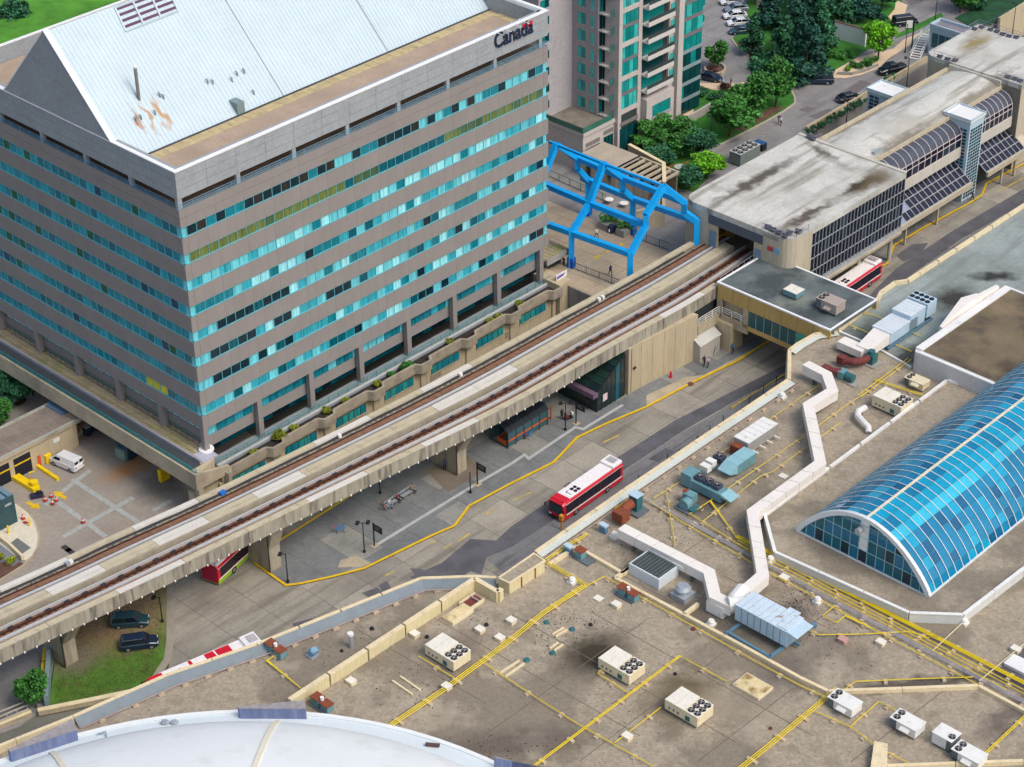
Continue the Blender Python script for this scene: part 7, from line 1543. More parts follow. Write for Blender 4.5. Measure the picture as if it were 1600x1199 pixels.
for k in range(9): a = A_[1]+Lh-(k+.5)*(2*Lh-.5)/9; q = MB(); q.bst(A_[0]-1.65+(.3 if k > 6 else 0), A_[0]+1.65+(.5 if k in (6, 7) else 0), a-.36, a+.36, 12.2, 12.3); q.build('top_panel', mat('ahu_top_rusty', hx(196, 212, 222), .55, .06, .8, stain=[(hx(150, 110, 70), 1.1, .60, .70, .8)]), ah)
q = MB(); q.hull([S(A_[0]-1.5, A_[1]-Lh+.5, 10.1), S(A_[0]+1.5, A_[1]-Lh+.5, 10.1), S(A_[0]+1.5, A_[1]-Lh+.4, 10.1), S(A_[0]-1.5, A_[1]-Lh+.4, 10.1)], [S(A_[0]-1.5, A_[1]-Lh+.5, 12.2), S(A_[0]+1.5, A_[1]-Lh+.5, 12.2), S(A_[0]+1.5, A_[1]-Lh-.9, 12.0), S(A_[0]-1.5, A_[1]-Lh-.9, 12.0)]); q.build('intake_hood', skyb, ah)
for k in range(7): a = A_[1]+Lh-(k+1)*(2*Lh-.5)/8; q = MB(); q.bst(A_[0]-1.59, A_[0]-1.55, a-.03, a+.03, 10.2, 12.1); q.build('side_seam', steelb, ah)
q = MB(); q.tube([S(A_[0], A_[1]+Lh-.1, 11.1), S(A_[0]-.1, A_[1]+Lh+.7, 11.1), S(A_[0]-1.0, A_[1]+Lh+1.4, 11.1)], .95, 14); q.tube([P(1160, 922, 11.3), P(1152, 932, 11.3), P(1146, 940, 11.2)], .9, 12); q.build('round_junction', unitw, ah)
for a, b in (((1135, 990), (1168, 968)), ((1203, 1027), (1274, 974)), ((1138, 989), (1204, 1027)), ((1165, 968), (1250, 1008)), ((1222, 985), (1246, 996))):
    q = MB(); q.bar(P(*a, 9.6), P(*b, 9.6), .3, .32); q.build('steel_beam', steelb, ah)
for a in ((1135, 990), (1168, 968), (1203, 1027), (1274, 974)): p = P(*a, 9.6); q = MB(); q.bar(V(p.x, p.y, MZ), p, .3); q.build('beam_foot', steelb, ah)
a2 = thing('air_handler', 'large light blue ribbed air handler with fan block beside the black roof stain', 'air handler', P(1415, 515, MZ), GA)
def bx2(nm, m, x0, x1, y0, y1, z0, z1): q = MB(); q.bst(x0, x1, y0, y1, z0, z1); return q.build(nm, m, a2)
c2 = R(1405, 498, 11.6)
bx2('body', skyb, c2[0]-4.2, c2[0]+2.4, c2[1]-1.5, c2[1]+1.5, 9.9, 11.6); bx2('upper_body', skyb, c2[0]+.4, c2[0]+4.2, c2[1]-1.5, c2[1]+1.5, 9.9, 12.3); bx2('fan_block', skyb, c2[0]+4.3, c2[0]+6.6, c2[1]-1.7, c2[1]+1.7, 10.4, 12.6)
for k in range(7): bx2('top_panel', MATS['frame_bluewhite'], c2[0]-4.2+k*.66+.02, c2[0]-4.2+(k+1)*.66-.02, c2[1]-1.6, c2[1]+1.6, 11.6, 11.68)
for k in range(5): bx2('top_panel', MATS['frame_bluewhite'], c2[0]+.45+k*.75, c2[0]+1.15+k*.75, c2[1]-1.6, c2[1]+1.6, 12.3, 12.38)
for i in range(2):
    for j in range(4):
        q = MB(); q.cyl(S(c2[0]+4.9+i*1.05, c2[1]-1.25+j*.83), .36, 12.6, 12.7, 12); o = q.build('fan', fanb, a2)
bx2('skid', steelb, c2[0]-4.6, c2[0]+6.2, c2[1]-1.6, c2[1]-1.3, 9.3, 9.6); bx2('skid', steelb, c2[0]-4.6, c2[0]+6.2, c2[1]+1.3, c2[1]+1.6, 9.3, 9.6)
for s_ in (-4.2, -1, 2.4, 5.6): bx2('skid_leg', steelb, c2[0]+s_, c2[0]+s_+.25, c2[1]-1.5, c2[1]+1.5, MZ, 9.9)
q = MB(); q.hull([S(c2[0]-4.2, c2[1]-1.4, 9.9), S(c2[0]-4.2, c2[1]+1.3, 9.9), S(c2[0]-4.2, c2[1]+1.3, 11.5), S(c2[0]-4.2, c2[1]-1.4, 11.5)], [S(c2[0]-8.6, c2[1]-1.3, 9.9), S(c2[0]-8.6, c2[1]+.9, 9.9), S(c2[0]-8.6, c2[1]+.9, 10.9), S(c2[0]-8.6, c2[1]-1.3, 10.9)]); q.build('duct_transition', ductw, a2)
q = MB(); q.bst(c2[0]-9.4, c2[0]-7.6, c2[1]-.4, c2[1]+3.6, 9.6, 10.7); q.build('duct_branch', ductw, a2)
hd = thing('curved_hood', 'smooth white curved duct hood on the edge of the raised roof', 'duct', P(1512, 480, RZ), GA)
q = MB(); h_ = [P(1470, 512, RZ), P(1490, 492, RZ), P(1508, 477, RZ), P(1530, 466, RZ), P(1558, 450, RZ)]
for (a, b, r0, r1, w0, w1) in ((0, 1, .1, .5, .3, .6), (1, 2, .5, .9, .6, 1.1), (2, 3, .9, .6, 1.1, .7), (3, 4, .5, .4, .5, .4)):
    q.hull([h_[a]+UT*w0-V(0, 0, .5), h_[a]-UT*w0-V(0, 0, .5), h_[a]-UT*w0*.7+V(0, 0, r0), h_[a]+UT*w0*.7+V(0, 0, r0)], [h_[b]+UT*w1-V(0, 0, .5), h_[b]-UT*w1-V(0, 0, .5), h_[b]-UT*w1*.7+V(0, 0, r1), h_[b]+UT*w1*.7+V(0, 0, r1)])
q.build('hood', ductw, hd, smooth=False)
sd = thing('bent_duct', 'short bent galvanised duct beside the skylight terrace kerb', 'duct', P(1348, 655, MZ), GA)
q = MB(); q.tube([P(1352, 637, 9.9), P(1341, 643, 9.9), P(1340, 650, 9.9), P(1349, 660, 9.9), P(1357, 668, 9.7), P(1357, 676, 9.3)], .42, 8); q.build('duct', unitw, sd)
# flat curb caps and abandoned bases
for (x, y, sx_, sy_, h, lab) in ((1176, 1075, 2.6, 3.6, .35, 'empty cream equipment base with brown stains'), (716, 963, 1.6, 3.4, .5, 'long pale box beside the open broken duct')):
    simple('abandoned_unit_base', lab, 'unit base', [('curb', cream, B3_(0, 0, 0, h, sx_, sy_)), ('top_panel', mat('base_top_stained', hx(214, 196, 150), .8, .1, 1, stain=[(hx(130, 96, 44), .6, .5, .62, .8)]), B3_(0, 0, h, h+.04, sx_-.2, sy_-.2))], x, y, rot=0 if 'empty' in lab else -math.pi/2)
simple('broken_duct', 'opened rusty duct with dark interior beside the pale box', 'duct', [('tray', maroon, B3_(0, 0, 0, .3, 1.4, 2.4)), ('side_wall', cream, B3_(-.75, 0, 0, .6, .1, 2.6)), ('side_wall', cream, B3_(.75, 0, 0, .5, .1, 2.6)), ('crossbar', greyw, B3_(0, .5, .5, .6, 1.5, .12))], 737, 944, rot=-math.pi/2)
for (x, y, lab) in ((648, 994, 'small cream box near the dividing wall'), (549, 1068, 'small cream box near the foot of the dividing wall'), (750, 987, 'small square cream hatch left of the yellow pipes'), (799, 973, 'cream box by the yellow pipes, farthest from the six-fan unit'), (781, 1000, 'cream box touching the yellow pipes'), (698, 1076, 'cream box beside the yellow pipes near the parallel rails'), (963, 948, 'cream box near the wall cowls'), (980, 1154, 'cream box on the crossing yellow pipe near the bottom'), (1225, 866+40, 'small pale box under the duct leg'), (1317, 1003, 'small pink box on the roof'), (1376, 1007, 'small white box with cable on the roof'), (1587, 1018, 'pale square hatch at the right edge'), (1224, 745, 'pale slab near the white duct'), (935, 936, 'thin slab left of the cream box')):
    simple('roof_box', lab, 'box', [('body', mat('box_pink', hx(190, 150, 140), .8, .1, 1) if 'pink' in lab else cream, B3_(0, 0, 0, .45 if 'slab' not in lab else .1, .8, .95)), ('lid', cream2 if 'pink' not in lab else MATS['box_pink'], B3_(0, 0, .45 if 'slab' not in lab else .1, .5 if 'slab' not in lab else .14, .9, 1.05))], x, y)
simple('white_hatch', 'large flat white hatch cover at the right edge of the roof', 'hatch', [('cover', unitw, B3_(0, 0, 0, .4, 2.0, 2.6)), ('lid', white, B3_(0, 0, .4, .46, 2.1, 2.7))], 1592, 1042)
for i, (a, b, c, d) in enumerate((((613, 1064), (645, 1086), (625, 1057), (657, 1079)), ((781, 1052), (812, 1032), (790, 1057), (819, 1037)), ((863, 992), (881, 981), (868, 995), (886, 984)), ((859, 1014), (872, 1004), (866, 1017), (880, 1007)))):
    t = thing('sleeper_rail', ['pair of long cream sleepers beside the broken patch left of the pipes', 'pair of long cream sleepers beside the green drain cap', 'upper pair of short cream sleepers near the black stain', 'lower pair of short cream sleepers near the black stain'][i], 'sleeper', P(*a, Z0), GA)
    for p, q_ in ((a, b), (c, d)): q = MB(); q.bar(P(*p, Z0+.1), P(*q_, Z0+.1), .22, .2); q.build('sleeper', capb, t)
for (x, y, r, m_, lab) in ((823, 1032, .42, teald, 'dark green drain cap beside the long sleepers'), (854, 973, .38, teald, 'green drain cap, topmost of the group'), (894, 984, .38, teald, 'green drain cap right of the short sleepers'), (863, 1021, .38, teald, 'green drain cap nearest the lower short sleepers'), (581, 983, .3, black, 'black roof drain on the lower left roof'), (534, 1018, .2, black, 'small black drain beside the white vent stack'), (760, 977, .28, black, 'black drain beside the cream box'), (667, 996, .28, black, 'black drain beside the dividing wall box'), (923, 977, .26, black, 'black drain above the round stain'), (1083, 984, .3, maroon, 'dark red cap on the yellow pipe run'), (1055, 1054, .22, black, 'tiny black drain left of the kerb'), (1204, 1139, .22, maroon, 'tiny red cap near the triple pipes'), (4, 1053-860+860, .3, black, 'black drain at the left')):
    if x == 4: continue
    q = MB(); q.cyl(P(x, y, Z0), r, Z0, Z0+.22, 12, r*.7); o = q.build('drain_cap', m_); tag(o, lab, 'roof drain')
# ---- yellow gas pipes
ygas = mat('gas_pipe_yellow', hx(226, 200, 30), .5, .08, 1, stain=[(hx(160, 140, 60), .8, .58, .72, .6)]); ypal = mat('gas_pipe_pale', hx(214, 190, 84), .6, .1, 1); gpipe = mat('conduit_grey', hx(170, 168, 172), .5, .1, 1)
def pipes(label, pts, n=1, sp=.28, m=ygas, r=.058, z=9.38, blocks=True, every=3.4, grp='yellow gas pipes on the roof'):
    w_ = PP(pts, z); t = thing('gas_pipe' if m is not gpipe else 'conduit', label, 'gas pipe' if m is not gpipe else 'conduit', V(w_[0].x, w_[0].y, MZ), GA, grp)
    for k in range(n):
        q_ = offset_path(w_, (k-(n-1)/2)*sp); q = MB(); q.tube([V(p.x, p.y, z) for p in q_], r, 6); q.build('pipe', m, t)
    if blocks:
        for a, b in zip(w_[:-1], w_[1:]):
            c = max(1, int((b-a).length/every)); an = math.atan2(b.y-a.y, b.x-a.x)
            for i in range(c): p = a.lerp(b, (i+.5)/c); piece('support_block', blk, t, Matrix.Translation((p.x, p.y, Z0)) @ Matrix.Rotation(an+math.pi/2, 4, 'Z') @ Matrix.Scale(max(1, n*.6), 4, (1, 0, 0)), local=False)
    return t
pipes('triple yellow pipe bundle running diagonally from the cream plant room to the white dome', [(852, 877), (864, 884), (915, 914), (850, 957), (785, 1010), (690, 1080), (600, 1140)], 3, .26)
pipes('double yellow pipe along the parapet above the cream plant room', [(853, 875), (885, 853), (919, 834)], 2); pipes('short double yellow pipe beside the rusty duct', [(962, 795), (990, 777)], 2)
pipes('single yellow pipe following the beige kerb across the roof', [(914, 917), (944, 901), (957, 907), (989, 926), (1026, 946), (1119, 998.5), (1187, 1037), (1250, 1071), (1289, 1089)])
pipes('yellow pipe branching from the bundle toward the bottom of the roof', [(750, 1032), (850, 1098), (904, 1132), (1020, 1197)]); pipes('double yellow pipe climbing from the bottom edge to the six-fan unit', [(825, 1204), (913, 1138), (1062, 1025)], 2, .2)
pipes('short yellow pipe right of the six-fan unit', [(1062, 1025), (1136, 1065)]); pipes('yellow pipe feeding the lowest six-fan unit', [(960, 1161), (1033, 1105)]); pipes('yellow pipe feeding the stained six-fan unit', [(981, 1082), (934, 1052), (945, 1044)])
pipes('triple yellow pipe climbing from the bottom edge to the kerb corner', [(1150, 1206), (1200, 1166), (1309, 1075)], 3, .24); pipes('yellow pipe feeding the six-fan unit by the dividing wall', [(654, 1025), (709, 1059)]); pipes('yellow pipe between the parapet cowls and the dividing wall', [(440, 1018), (417, 1032), (471, 1076)])
pipes('yellow pipe past the white two-fan units', [(1275, 1112), (1331, 1137), (1368, 1165), (1420, 1193)]); pipes('yellow pipe linking the two white units', [(1328, 1136), (1373, 1096), (1400, 1110)]); pipes('pale yellow pipe at the lower right corner', [(1537, 1180), (1610, 1111)], 2, .2)
main = [(1151, 838), (1210, 867), (1370, 949), (1473, 1001), (1600, 1067), (1640, 1088)]
pipes('thick triple yellow pipe along the skylight terrace', main, 3, .22, r=.075); pipes('thin yellow pipe just below the thick bundle', [(1151, 846), (1210, 876), (1370, 960), (1600, 1081), (1640, 1102)], 2, .5)
pipes('grey and white cable run among the yellow pipes', [(1007, 779), (1063, 808), (1180, 872), (1370, 975), (1561, 1076), (1640, 1118)], 3, .22, gpipe, .05, grp=None); pipes('outer yellow pipe of the long bundle', [(1007, 778), (1060, 812), (1177, 881), (1370, 986), (1513, 1062), (1620, 1118)])
pipes('middle yellow pipe of the long bundle', [(1079, 803), (1200, 880), (1370, 968), (1572, 1078)]); pipes('upper yellow pipe joining behind the zigzag duct', [(1079, 802), (1110, 783), (1150, 838)])
pipes('pale yellow pipe crossing near the rusty elbow', [(1041, 769), (1055, 853)], m=ypal); pipes('yellow pipe behind the plant units parallel to the parapet', [(1021, 779), (1070, 748), (1150, 692), (1197, 660), (1250, 622), (1300, 588), (1317, 575)], m=ypal)
pipes('yellow pipe from the chiller toward the white duct', [(1076, 804), (1112, 781), (1167, 743), (1261, 678), (1317, 637), (1371, 602)], m=ypal); pipes('yellow pipe below the chiller toward the short duct', [(1098, 815), (1169, 759), (1187, 745), (1207, 737), (1265, 695), (1314, 660)], m=ypal)
pipes('yellow pipe crossing the membrane roof above the air handler', [(1300, 465), (1334, 484), (1370, 494), (1438, 525)]); pipes('yellow pipe crossing the membrane roof below the air handler', [(1307, 499), (1366, 524), (1424, 549)]); pipes('short yellow pipe on the footbridge roof', [(1334, 484), (1309, 499)], blocks=False)
pipes('double yellow pipe dropping toward the six-fan unit near the raised wall', [(1421, 561), (1382, 590), (1343, 619)], 2, .5); pipes('double yellow pipe passing the cream two-fan unit', [(1366, 593), (1443, 618)], 2, .3)
pipes('yellow pipe ending beside the light blue air handler', [(1263, 984), (1280, 992), (1345, 991), (1421, 987), (1452, 997)]); pipes('angular yellow pipe loop among the pipe bundle', [(1304, 946), (1286, 962), (1307, 973), (1321, 962), (1370, 986)], blocks=False)
pipes('nearly level yellow pipe above the low beige kerb', [(1320, 1077), (1337, 1065), (1430, 1061), (1520, 1058)]); pipes('thin cream pipe rising to the corner of the terrace wall', [(1457, 1017), (1503, 974)], m=capb, r=.06, blocks=False, grp=None); pipes('thin cream pipe at the right edge of the roof', [(1530, 1064), (1610, 998)], m=capb, r=.06, blocks=False, grp=None)
q = MB(); q.sheet([p.xy for p in PP([(1545, 1058), (1600, 1012), (1620, 1020), (1620, 1090), (1600, 1085)], Z0)], MZ+.04); q.build('roof_patch', mat('roof_patch_dark', hx(92, 88, 92), .9, .12, .3), mall)
for q_ in ([(738, 1045), (765, 1035)],): pass
# ================================================================ vehicles
tyre = mat('tyre', hx(28, 28, 30), .9, .1, 2); rimm = mat('rim', hx(150, 152, 156), .4, .1, 2, metal=.4); cglass = mat('car_glass', hx(24, 34, 42), .08, .1, 1, spec=.7); lampw = mat('headlight', hx(225, 230, 235), .2, .03, 1); lampr = mat('tail_light', hx(170, 24, 28), .3, .05, 1)
def paint(name, rgb): return mat(name, hx(*rgb), .22, .04, .5, spec=.6, fine=0)
def wheels(t, xs, hw, r, w_=.24):
    for x in xs:
        for sg in (-1, 1):
            q = MB(); y0, y1 = sg*(hw-w_), sg*(hw+.01); q.tube([(x, y0, r), (x, y1, r)], r, 16); o = q.build('wheel', tyre, t, local=True)
            q = MB(); q.tube([(x, y1, r), (x, y1+sg*.02, r)], r*.6, 12); q.build('rim', rimm, o, local=True)
def loft(q, secs):                                     # secs: lists of points of equal count
    n = len(secs[0]); b = len(q.v)
    for s_ in secs: q.v += [Vector(p) for p in s_]
    for i in range(len(secs)-1):
        for k in range(n): q.f.append((b+i*n+k, b+i*n+(k+1) % n, b+(i+1)*n+(k+1) % n, b+(i+1)*n+k))
    q.f.append(tuple(b+k for k in range(n-1, -1, -1))); q.f.append(tuple(b+(len(secs)-1)*n+k for k in range(n)))
def sect(x, hw, zb, zt, rnd_=.12): return [(x, -hw, zb+.05), (x, -hw, zt-rnd_), (x, -hw+rnd_, zt), (x, hw-rnd_, zt), (x, hw, zt-rnd_), (x, hw, zb+.05), (x, hw-.1, zb), (x, -hw+.1, zb)]
KINDS = {'suv': dict(L=4.6, W=1.86, H=1.66, belt=1.02, cab=(-2.1, -1.85, .55, 1.25), hood=.98, r=.36), 'sedan': dict(L=4.6, W=1.82, H=1.42, belt=.92, cab=(-1.9, -1.1, .45, 1.25), hood=.88, r=.33), 'pickup': dict(L=5.5, W=1.95, H=1.85, belt=1.15, cab=(-.75, -.6, .85, 1.5), hood=1.12, r=.40), 'van': dict(L=4.9, W=1.95, H=1.95, belt=1.15, cab=(-2.35, -2.25, 1.0, 2.05), hood=1.05, r=.34)}
def car(x, y, z, yaw, kind, pm, label, group=None, name=None):
    K = KINDS[kind]; L_, hw, H, bz = K['L'], K['W']/2, K['H'], K['belt']; t = thing(name or {'suv': 'parked_car', 'sedan': 'parked_car', 'pickup': 'pickup_truck', 'van': 'delivery_van'}[kind], label, {'pickup': 'pickup truck', 'van': 'van'}.get(kind, 'car'), P(x, y, z), yaw, group)
    h = L_/2; q = MB(); zb = .28
    loft(q, [sect(-h, hw*.86, zb+.15, bz-.12), sect(-h+.15, hw*.96, zb, bz-.02), sect(-h*.5, hw, zb-.05, bz), sect(h*.25, hw, zb-.05, bz), sect(h*.55, hw*.98, zb-.05, K['hood']+.02), sect(h-.25, hw*.93, zb, K['hood']-.14), sect(h, hw*.8, zb+.12, K['hood']-.32)])
    q.build('body', pm, t, local=True, bevel=.03)
    c0, c1, c2, c3 = K['cab']; g_ = MB(); gx = lambda x_, w_, z_: [(x_, -w_, z_), (x_, w_, z_)]
    g_.hull([V(c0, -hw*.93, bz-.02), V(c3, -hw*.93, bz-.02), V(c3, hw*.93, bz-.02), V(c0, hw*.93, bz-.02)], [V(c1, -hw*.76, H-.06), V(c2, -hw*.76, H-.06), V(c2, hw*.76, H-.06), V(c1, hw*.76, H-.06)])
    g_.build('cabin_glass', cglass if kind != 'van' else pm, t, local=True)
    q = MB(); q.hull([V(c1-.04, -hw*.78, H-.07), V(c2+.04, -hw*.78, H-.07), V(c2+.04, hw*.78, H-.07), V(c1-.04, hw*.78, H-.07)], [V(c1+.08, -hw*.70, H), V(c2-.12, -hw*.70, H), V(c2-.12, hw*.70, H), V(c1+.08, hw*.70, H)]); q.build('roof', pm, t, local=True)
    q = MB()
    for f in ((0, .5, 1) if kind != 'pickup' else (0, 1)):
        for sg in (-1, 1): q.bar((lerp(c0, c3, f), sg*hw*.94, bz), (lerp(c1, c2, f), sg*hw*.78, H-.05), .07)
    q.build('pillar', pm, t, local=True, kind='stuff')
    if kind == 'van':
        q = MB(); q.hull([V(c3-.28, -hw*.8, bz+.2), V(c3+.0, -hw*.85, bz+.02), V(c3+.0, hw*.85, bz+.02), V(c3-.28, hw*.8, bz+.2)], [V(c3-.98, -hw*.74, H-.12), V(c3-.95, -hw*.74, H-.1), V(c3-.95, hw*.74, H-.1), V(c3-.98, hw*.74, H-.12)]); q.build('windscreen', cglass, t, local=True)
        for sg in (-1, 1): q = MB(); q.hull([V(.3, sg*hw*.95, bz+.08), V(1.6, sg*hw*.95, bz+.08), V(1.6, sg*hw*.90, bz+.08), V(.3, sg*hw*.9, bz+.08)], [V(.3, sg*hw*.86, H-.35), V(1.15, sg*hw*.86, H-.35), V(1.15, sg*hw*.8, H-.35), V(.3, sg*hw*.8, H-.35)]); q.build('side_window', cglass, t, local=True)
        for yy in (-.45, .45): q = MB(); lb_(q, -h+.06, yy, bz+.25, bz+.6, .06, .6); q.build('rear_window', cglass, t, local=True)
    if kind == 'pickup': q = MB(); lb_(q, -1.75, 0, bz-.02, bz+.03, 1.75, 1.6); q.build('bed_cover', black, t, local=True)
    wheels(t, (-h*.58, h*.62), hw, K['r'])
    for sg in (-1, 1):
        q = MB(); lb_(q, h-.10, sg*hw*.62, K['hood']-.42, K['hood']-.24, .14, .36); q.build('headlight', lampw, t, local=True)
        q = MB(); lb_(q, -h+.06, sg*hw*.72, bz-.36, bz-.12, .12, .26); q.build('tail_light', lampr, t, local=True)
        q = MB(); lb_(q, c3-.35, sg*(hw+.1), bz, bz+.14, .12, .2); q.build('wing_mirror', pm, t, local=True)
    q = MB(); lb_(q, h-.02, 0, zb+.12, zb+.3, .08, hw*1.2); q.build('grille', black, t, local=True)
    q = MB(); lb_(q, -h+.0, 0, zb+.2, zb+.32, .04, .5); q.build('number_plate', white, t, local=True)
    return t
navyp, blackp, whitep, greyp, tealp = paint('paint_car_navy', (28, 44, 66)), paint('paint_car_black', (26, 32, 40)), paint('paint_car_white', (226, 228, 228)), paint('paint_car_grey', (120, 132, 142)), paint('paint_car_teal', (34, 66, 76))
car(204, 976, 0, math.radians(4), 'suv', tealp, 'dark teal parked car nearer the guideway on the dry earth'); car(218, 1010, 0, math.radians(11), 'suv', navyp, 'dark navy parked car nearer the green lawn')
car(105, 728, 0, math.radians(146), 'van', whitep, 'white delivery van parked beside the yellow kerb barrier')
car(1109, 125, TZ, math.radians(-28), 'sedan', navyp, 'dark sedan stopped at the tower entrance'); car(1278, 130, TZ, math.radians(178), 'pickup', navyp, 'dark navy pickup crossing the street beside the lawn'); car(1393, 113, TZ, math.radians(205), 'pickup', blackp, 'black pickup heading down the street by the hedge')
car(1414, 39, TZ, math.radians(14), 'van', blackp, 'black van standing on the street by the verge', name='parked_van'); car(1326, 157, TZ, math.radians(24), 'sedan', blackp, 'black sedan beside the creeper-topped retaining wall')
for i, (x, y, pm, lab) in enumerate(((1128, -4, whitep, 'white parked car at the top of the parked row'), (1143, 6, whitep, 'white parked car second from the top of the row'), (1150, 17, greyp, 'grey parked car in the middle of the row'), (1148, 28, whitep, 'white parked car just below the grey one'), (1154, 39, whitep, 'white parked car half under the conifer'), (1158, 52, tealp, 'dark parked car at the lower end of the row under the conifer'))):
    car(x, y, TZ, math.radians(190), 'sedan', pm, lab, 'cars parked in a row beside the conifers')
car(1056, 204, TZ, math.radians(30), 'sedan', blackp, 'black car under the garage canopy')
# buses
busr = mat('bus_red', hx(206, 26, 48), .3, .05, .5, spec=.5); busw = mat('bus_white', hx(240, 236, 234), .4, .03, .5); busg = mat('bus_glass', hx(16, 26, 44), .08, .15, 1, spec=.7); busgr = mat('bus_lime', hx(150, 196, 30), .35, .05, .5); buscr = mat('bus_crimson', hx(170, 16, 60), .35, .05, .5)
def bus(loc, yaw, label, side_m=busr, rear_m=busr, roof_style=0, number=None, L_=12.2):
    t = thing('city_bus', label, 'bus', loc, yaw, 'city buses'); h = L_/2; hw = 1.27
    q = MB(); lb_(q, 0, 0, .32, .95, L_-.1, 2*hw-.02); q.build('lower_body', side_m, t, local=True)
    q = MB(); loft(q, [sect(-h, hw*.97, .9, 2.95, .2), sect(-h+.15, hw, .9, 3.0, .2), sect(h-.5, hw, .9, 3.0, .2), sect(h, hw*.96, .9, 2.8, .2)]); q.build('upper_body', side_m if roof_style == 2 else busr if roof_style != 3 else busr, t, local=True)
    q = MB(); lb_(q, -.35, 0, 2.99, 3.06, L_-2.4, 2*hw-.45); q.build('roof_panel', busw, t, local=True)
    q = MB(); lb_(q, -.2, 0, .93, 1.12, L_-.8, 2*hw+.03); q.build('white_band', busw, t, local=True)
    q = MB(); lb_(q, -.2, 0, 2.62, 2.68, L_-.6, 2*hw+.03); q.build('roof_line', busw, t, local=True)
    for sg in (-1, 1):
        for k in range(8):
            x0 = -h+.5+k*(L_-1.0)/8; q = MB(); lb_(q, x0+(L_-1)/16, sg*(hw+.0), 1.22, 2.55, (L_-1)/8-.06, .06); q.build('side_window', busg, t, local=True)
    q = MB(); q.hull([V(h-.0, -1.1, 1.15), V(h+.05, -1.1, 1.15), V(h+.05, 1.1, 1.15), V(h, 1.1, 1.15)], [V(h-.06, -1.05, 2.35), V(h+.02, -1.05, 2.35), V(h+.02, 1.05, 2.35), V(h-.06, 1.05, 2.35)]); q.build('windscreen', mat('bus_windscreen', hx(24, 60, 62), .08, .3, 1.5, spec=.7), t, local=True)
    q = MB(); q.hull([V(h-.1, -1.05, 2.38), V(h+.02, -1.05, 2.38), V(h+.02, 1.05, 2.38), V(h-.1, 1.05, 2.38)], [V(h-.1, -1, 2.66), V(h, -1, 2.66), V(h, 1, 2.66), V(h-.1, 1, 2.66)]); q.build('destination_sign', black, t, local=True)
    q = MB(); lb_(q, h+.03, 0, .4, .62, .1, 2.3); q.build('front_bumper', black, t, local=True)
    for sg in (-1, 1):
        q = MB(); lb_(q, h+.03, sg*.95, .68, .86, .06, .35); q.build('headlight', lampw, t, local=True); q = MB(); lb_(q, -h-.01, sg*.98, .8, 1.2, .06, .22); q.build('tail_light', lampr, t, local=True)
        q = MB(); q.bar((h-.1, sg*1.2, 2.5), (h+.35, sg*1.55, 2.3), .05); q.bar((h+.35, sg*1.55, 2.35), (h+.35, sg*1.55, 1.85), .14); q.build('wing_mirror', black, t, local=True)
    wheels(t, (-h+3.2, h-2.6), hw, .48, .3)
    q = MB(); loft(q, [sect(-h+.1, hw*.9, 3.0, 3.45, .12), sect(-h+2.0, hw*.9, 3.0, 3.4, .12)]); q.build('rear_pod', busw, t, local=True)
    q = MB()
    for k in range(6): lb_(q, -h+.35+k*.2, 0, 3.45, 3.47, .09, 1.4)
    q.build('pod_grille', mat('grille_grey', hx(140, 140, 146), .6, .1, 1), t, local=True)
    for i in range(2):
        for j in range(2):
            q = MB(); q.cyl((h-3.9+i*.62, -.1+j*.62), .26, 3.06, 3.13, 12); q.build('roof_fan', fanb, t, local=True)
    q = MB(); lb_(q, h-2.3, .2, 3.06, 3.1, .08, .9); lb_(q, h-2.5, -.25, 3.06, 3.1, .45, .08); q.build('roof_hatch_mark', mat('mark_grey', hx(70, 84, 74), .7, .1, 1), t, local=True)
    if number: text_obj('fleet_number', number, .62, FR[t.name] @ Matrix.Translation((h-3.0, -.95, 3.07)) @ Matrix.Rotation(math.pi, 4, 'Z'), black, t, .01)
    if roof_style == 0:
        q = MB(); lb_(q, h-.9, 0, 2.99, 3.03, 1.1, 2*hw-.45); q.build('roof_front', busr, t, local=True)
        for (x, w_) in ((-.6, 3.0), (2.2, .5)): q = MB(); lb_(q, x, -(hw+.02), .5, .86, w_, .04); q.build('side_stripe', mat('stripe_pink', hx(236, 176, 176), .4, .3, 1.5), t, local=True)
    if roof_style == 1:
        for (x, w_) in ((h-1.0, 1.7), (-2.6, 1.8), (-.9, 1.2), (1.6, .4)): q = MB(); lb_(q, x, 0, 3.06, 3.09, w_, 1.9); q.build('roof_red_panel', busr, t, local=True)
    if roof_style == 3: q = MB(); lb_(q, -h-.01, 0, .5, 2.9, .08, 2*hw-.1); q.build('rear_panel', rear_m, t, local=True)
    return t
pa, pb = P(879, 820, 0), P(975, 752, 0); ctr = (pa+pb)/2; dv = (pa-pb).normalized(); nrm = V(-dv.y, dv.x, 0)
c_ = ctr-nrm*1.3 if (ctr-nrm*1.3).y > ctr.y else ctr+nrm*1.3
b1_ = bus(c_, math.atan2(dv.y, dv.x), 'red and white city bus driving on the road in mid picture', number='8999')
c2_ = P(1332, 447, 1.0); bus(V(c2_.x, c2_.y, 0), GA+math.pi+.03, 'red and white city bus at the station platform, half under the footbridge')
pa, pb = P(398, 1000, 3.0), P(250, 1062, 3.0); mid = (pa+pb)/2; dv = (pa-pb).normalized(); bus(V(mid.x, mid.y, 0)+dv*-.4, math.atan2(-dv.y, -dv.x), 'white-roofed city bus with red roof panels behind the mall parapet', roof_style=1, L_=14)
p_ = P(334, 898, 1.0); bus(V(p_.x, p_.y, 0)+V(math.cos(1.05), math.sin(1.05), 0)*5.4, 1.05, 'crimson and lime green bus emerging under the guideway', busgr, buscr, 3)
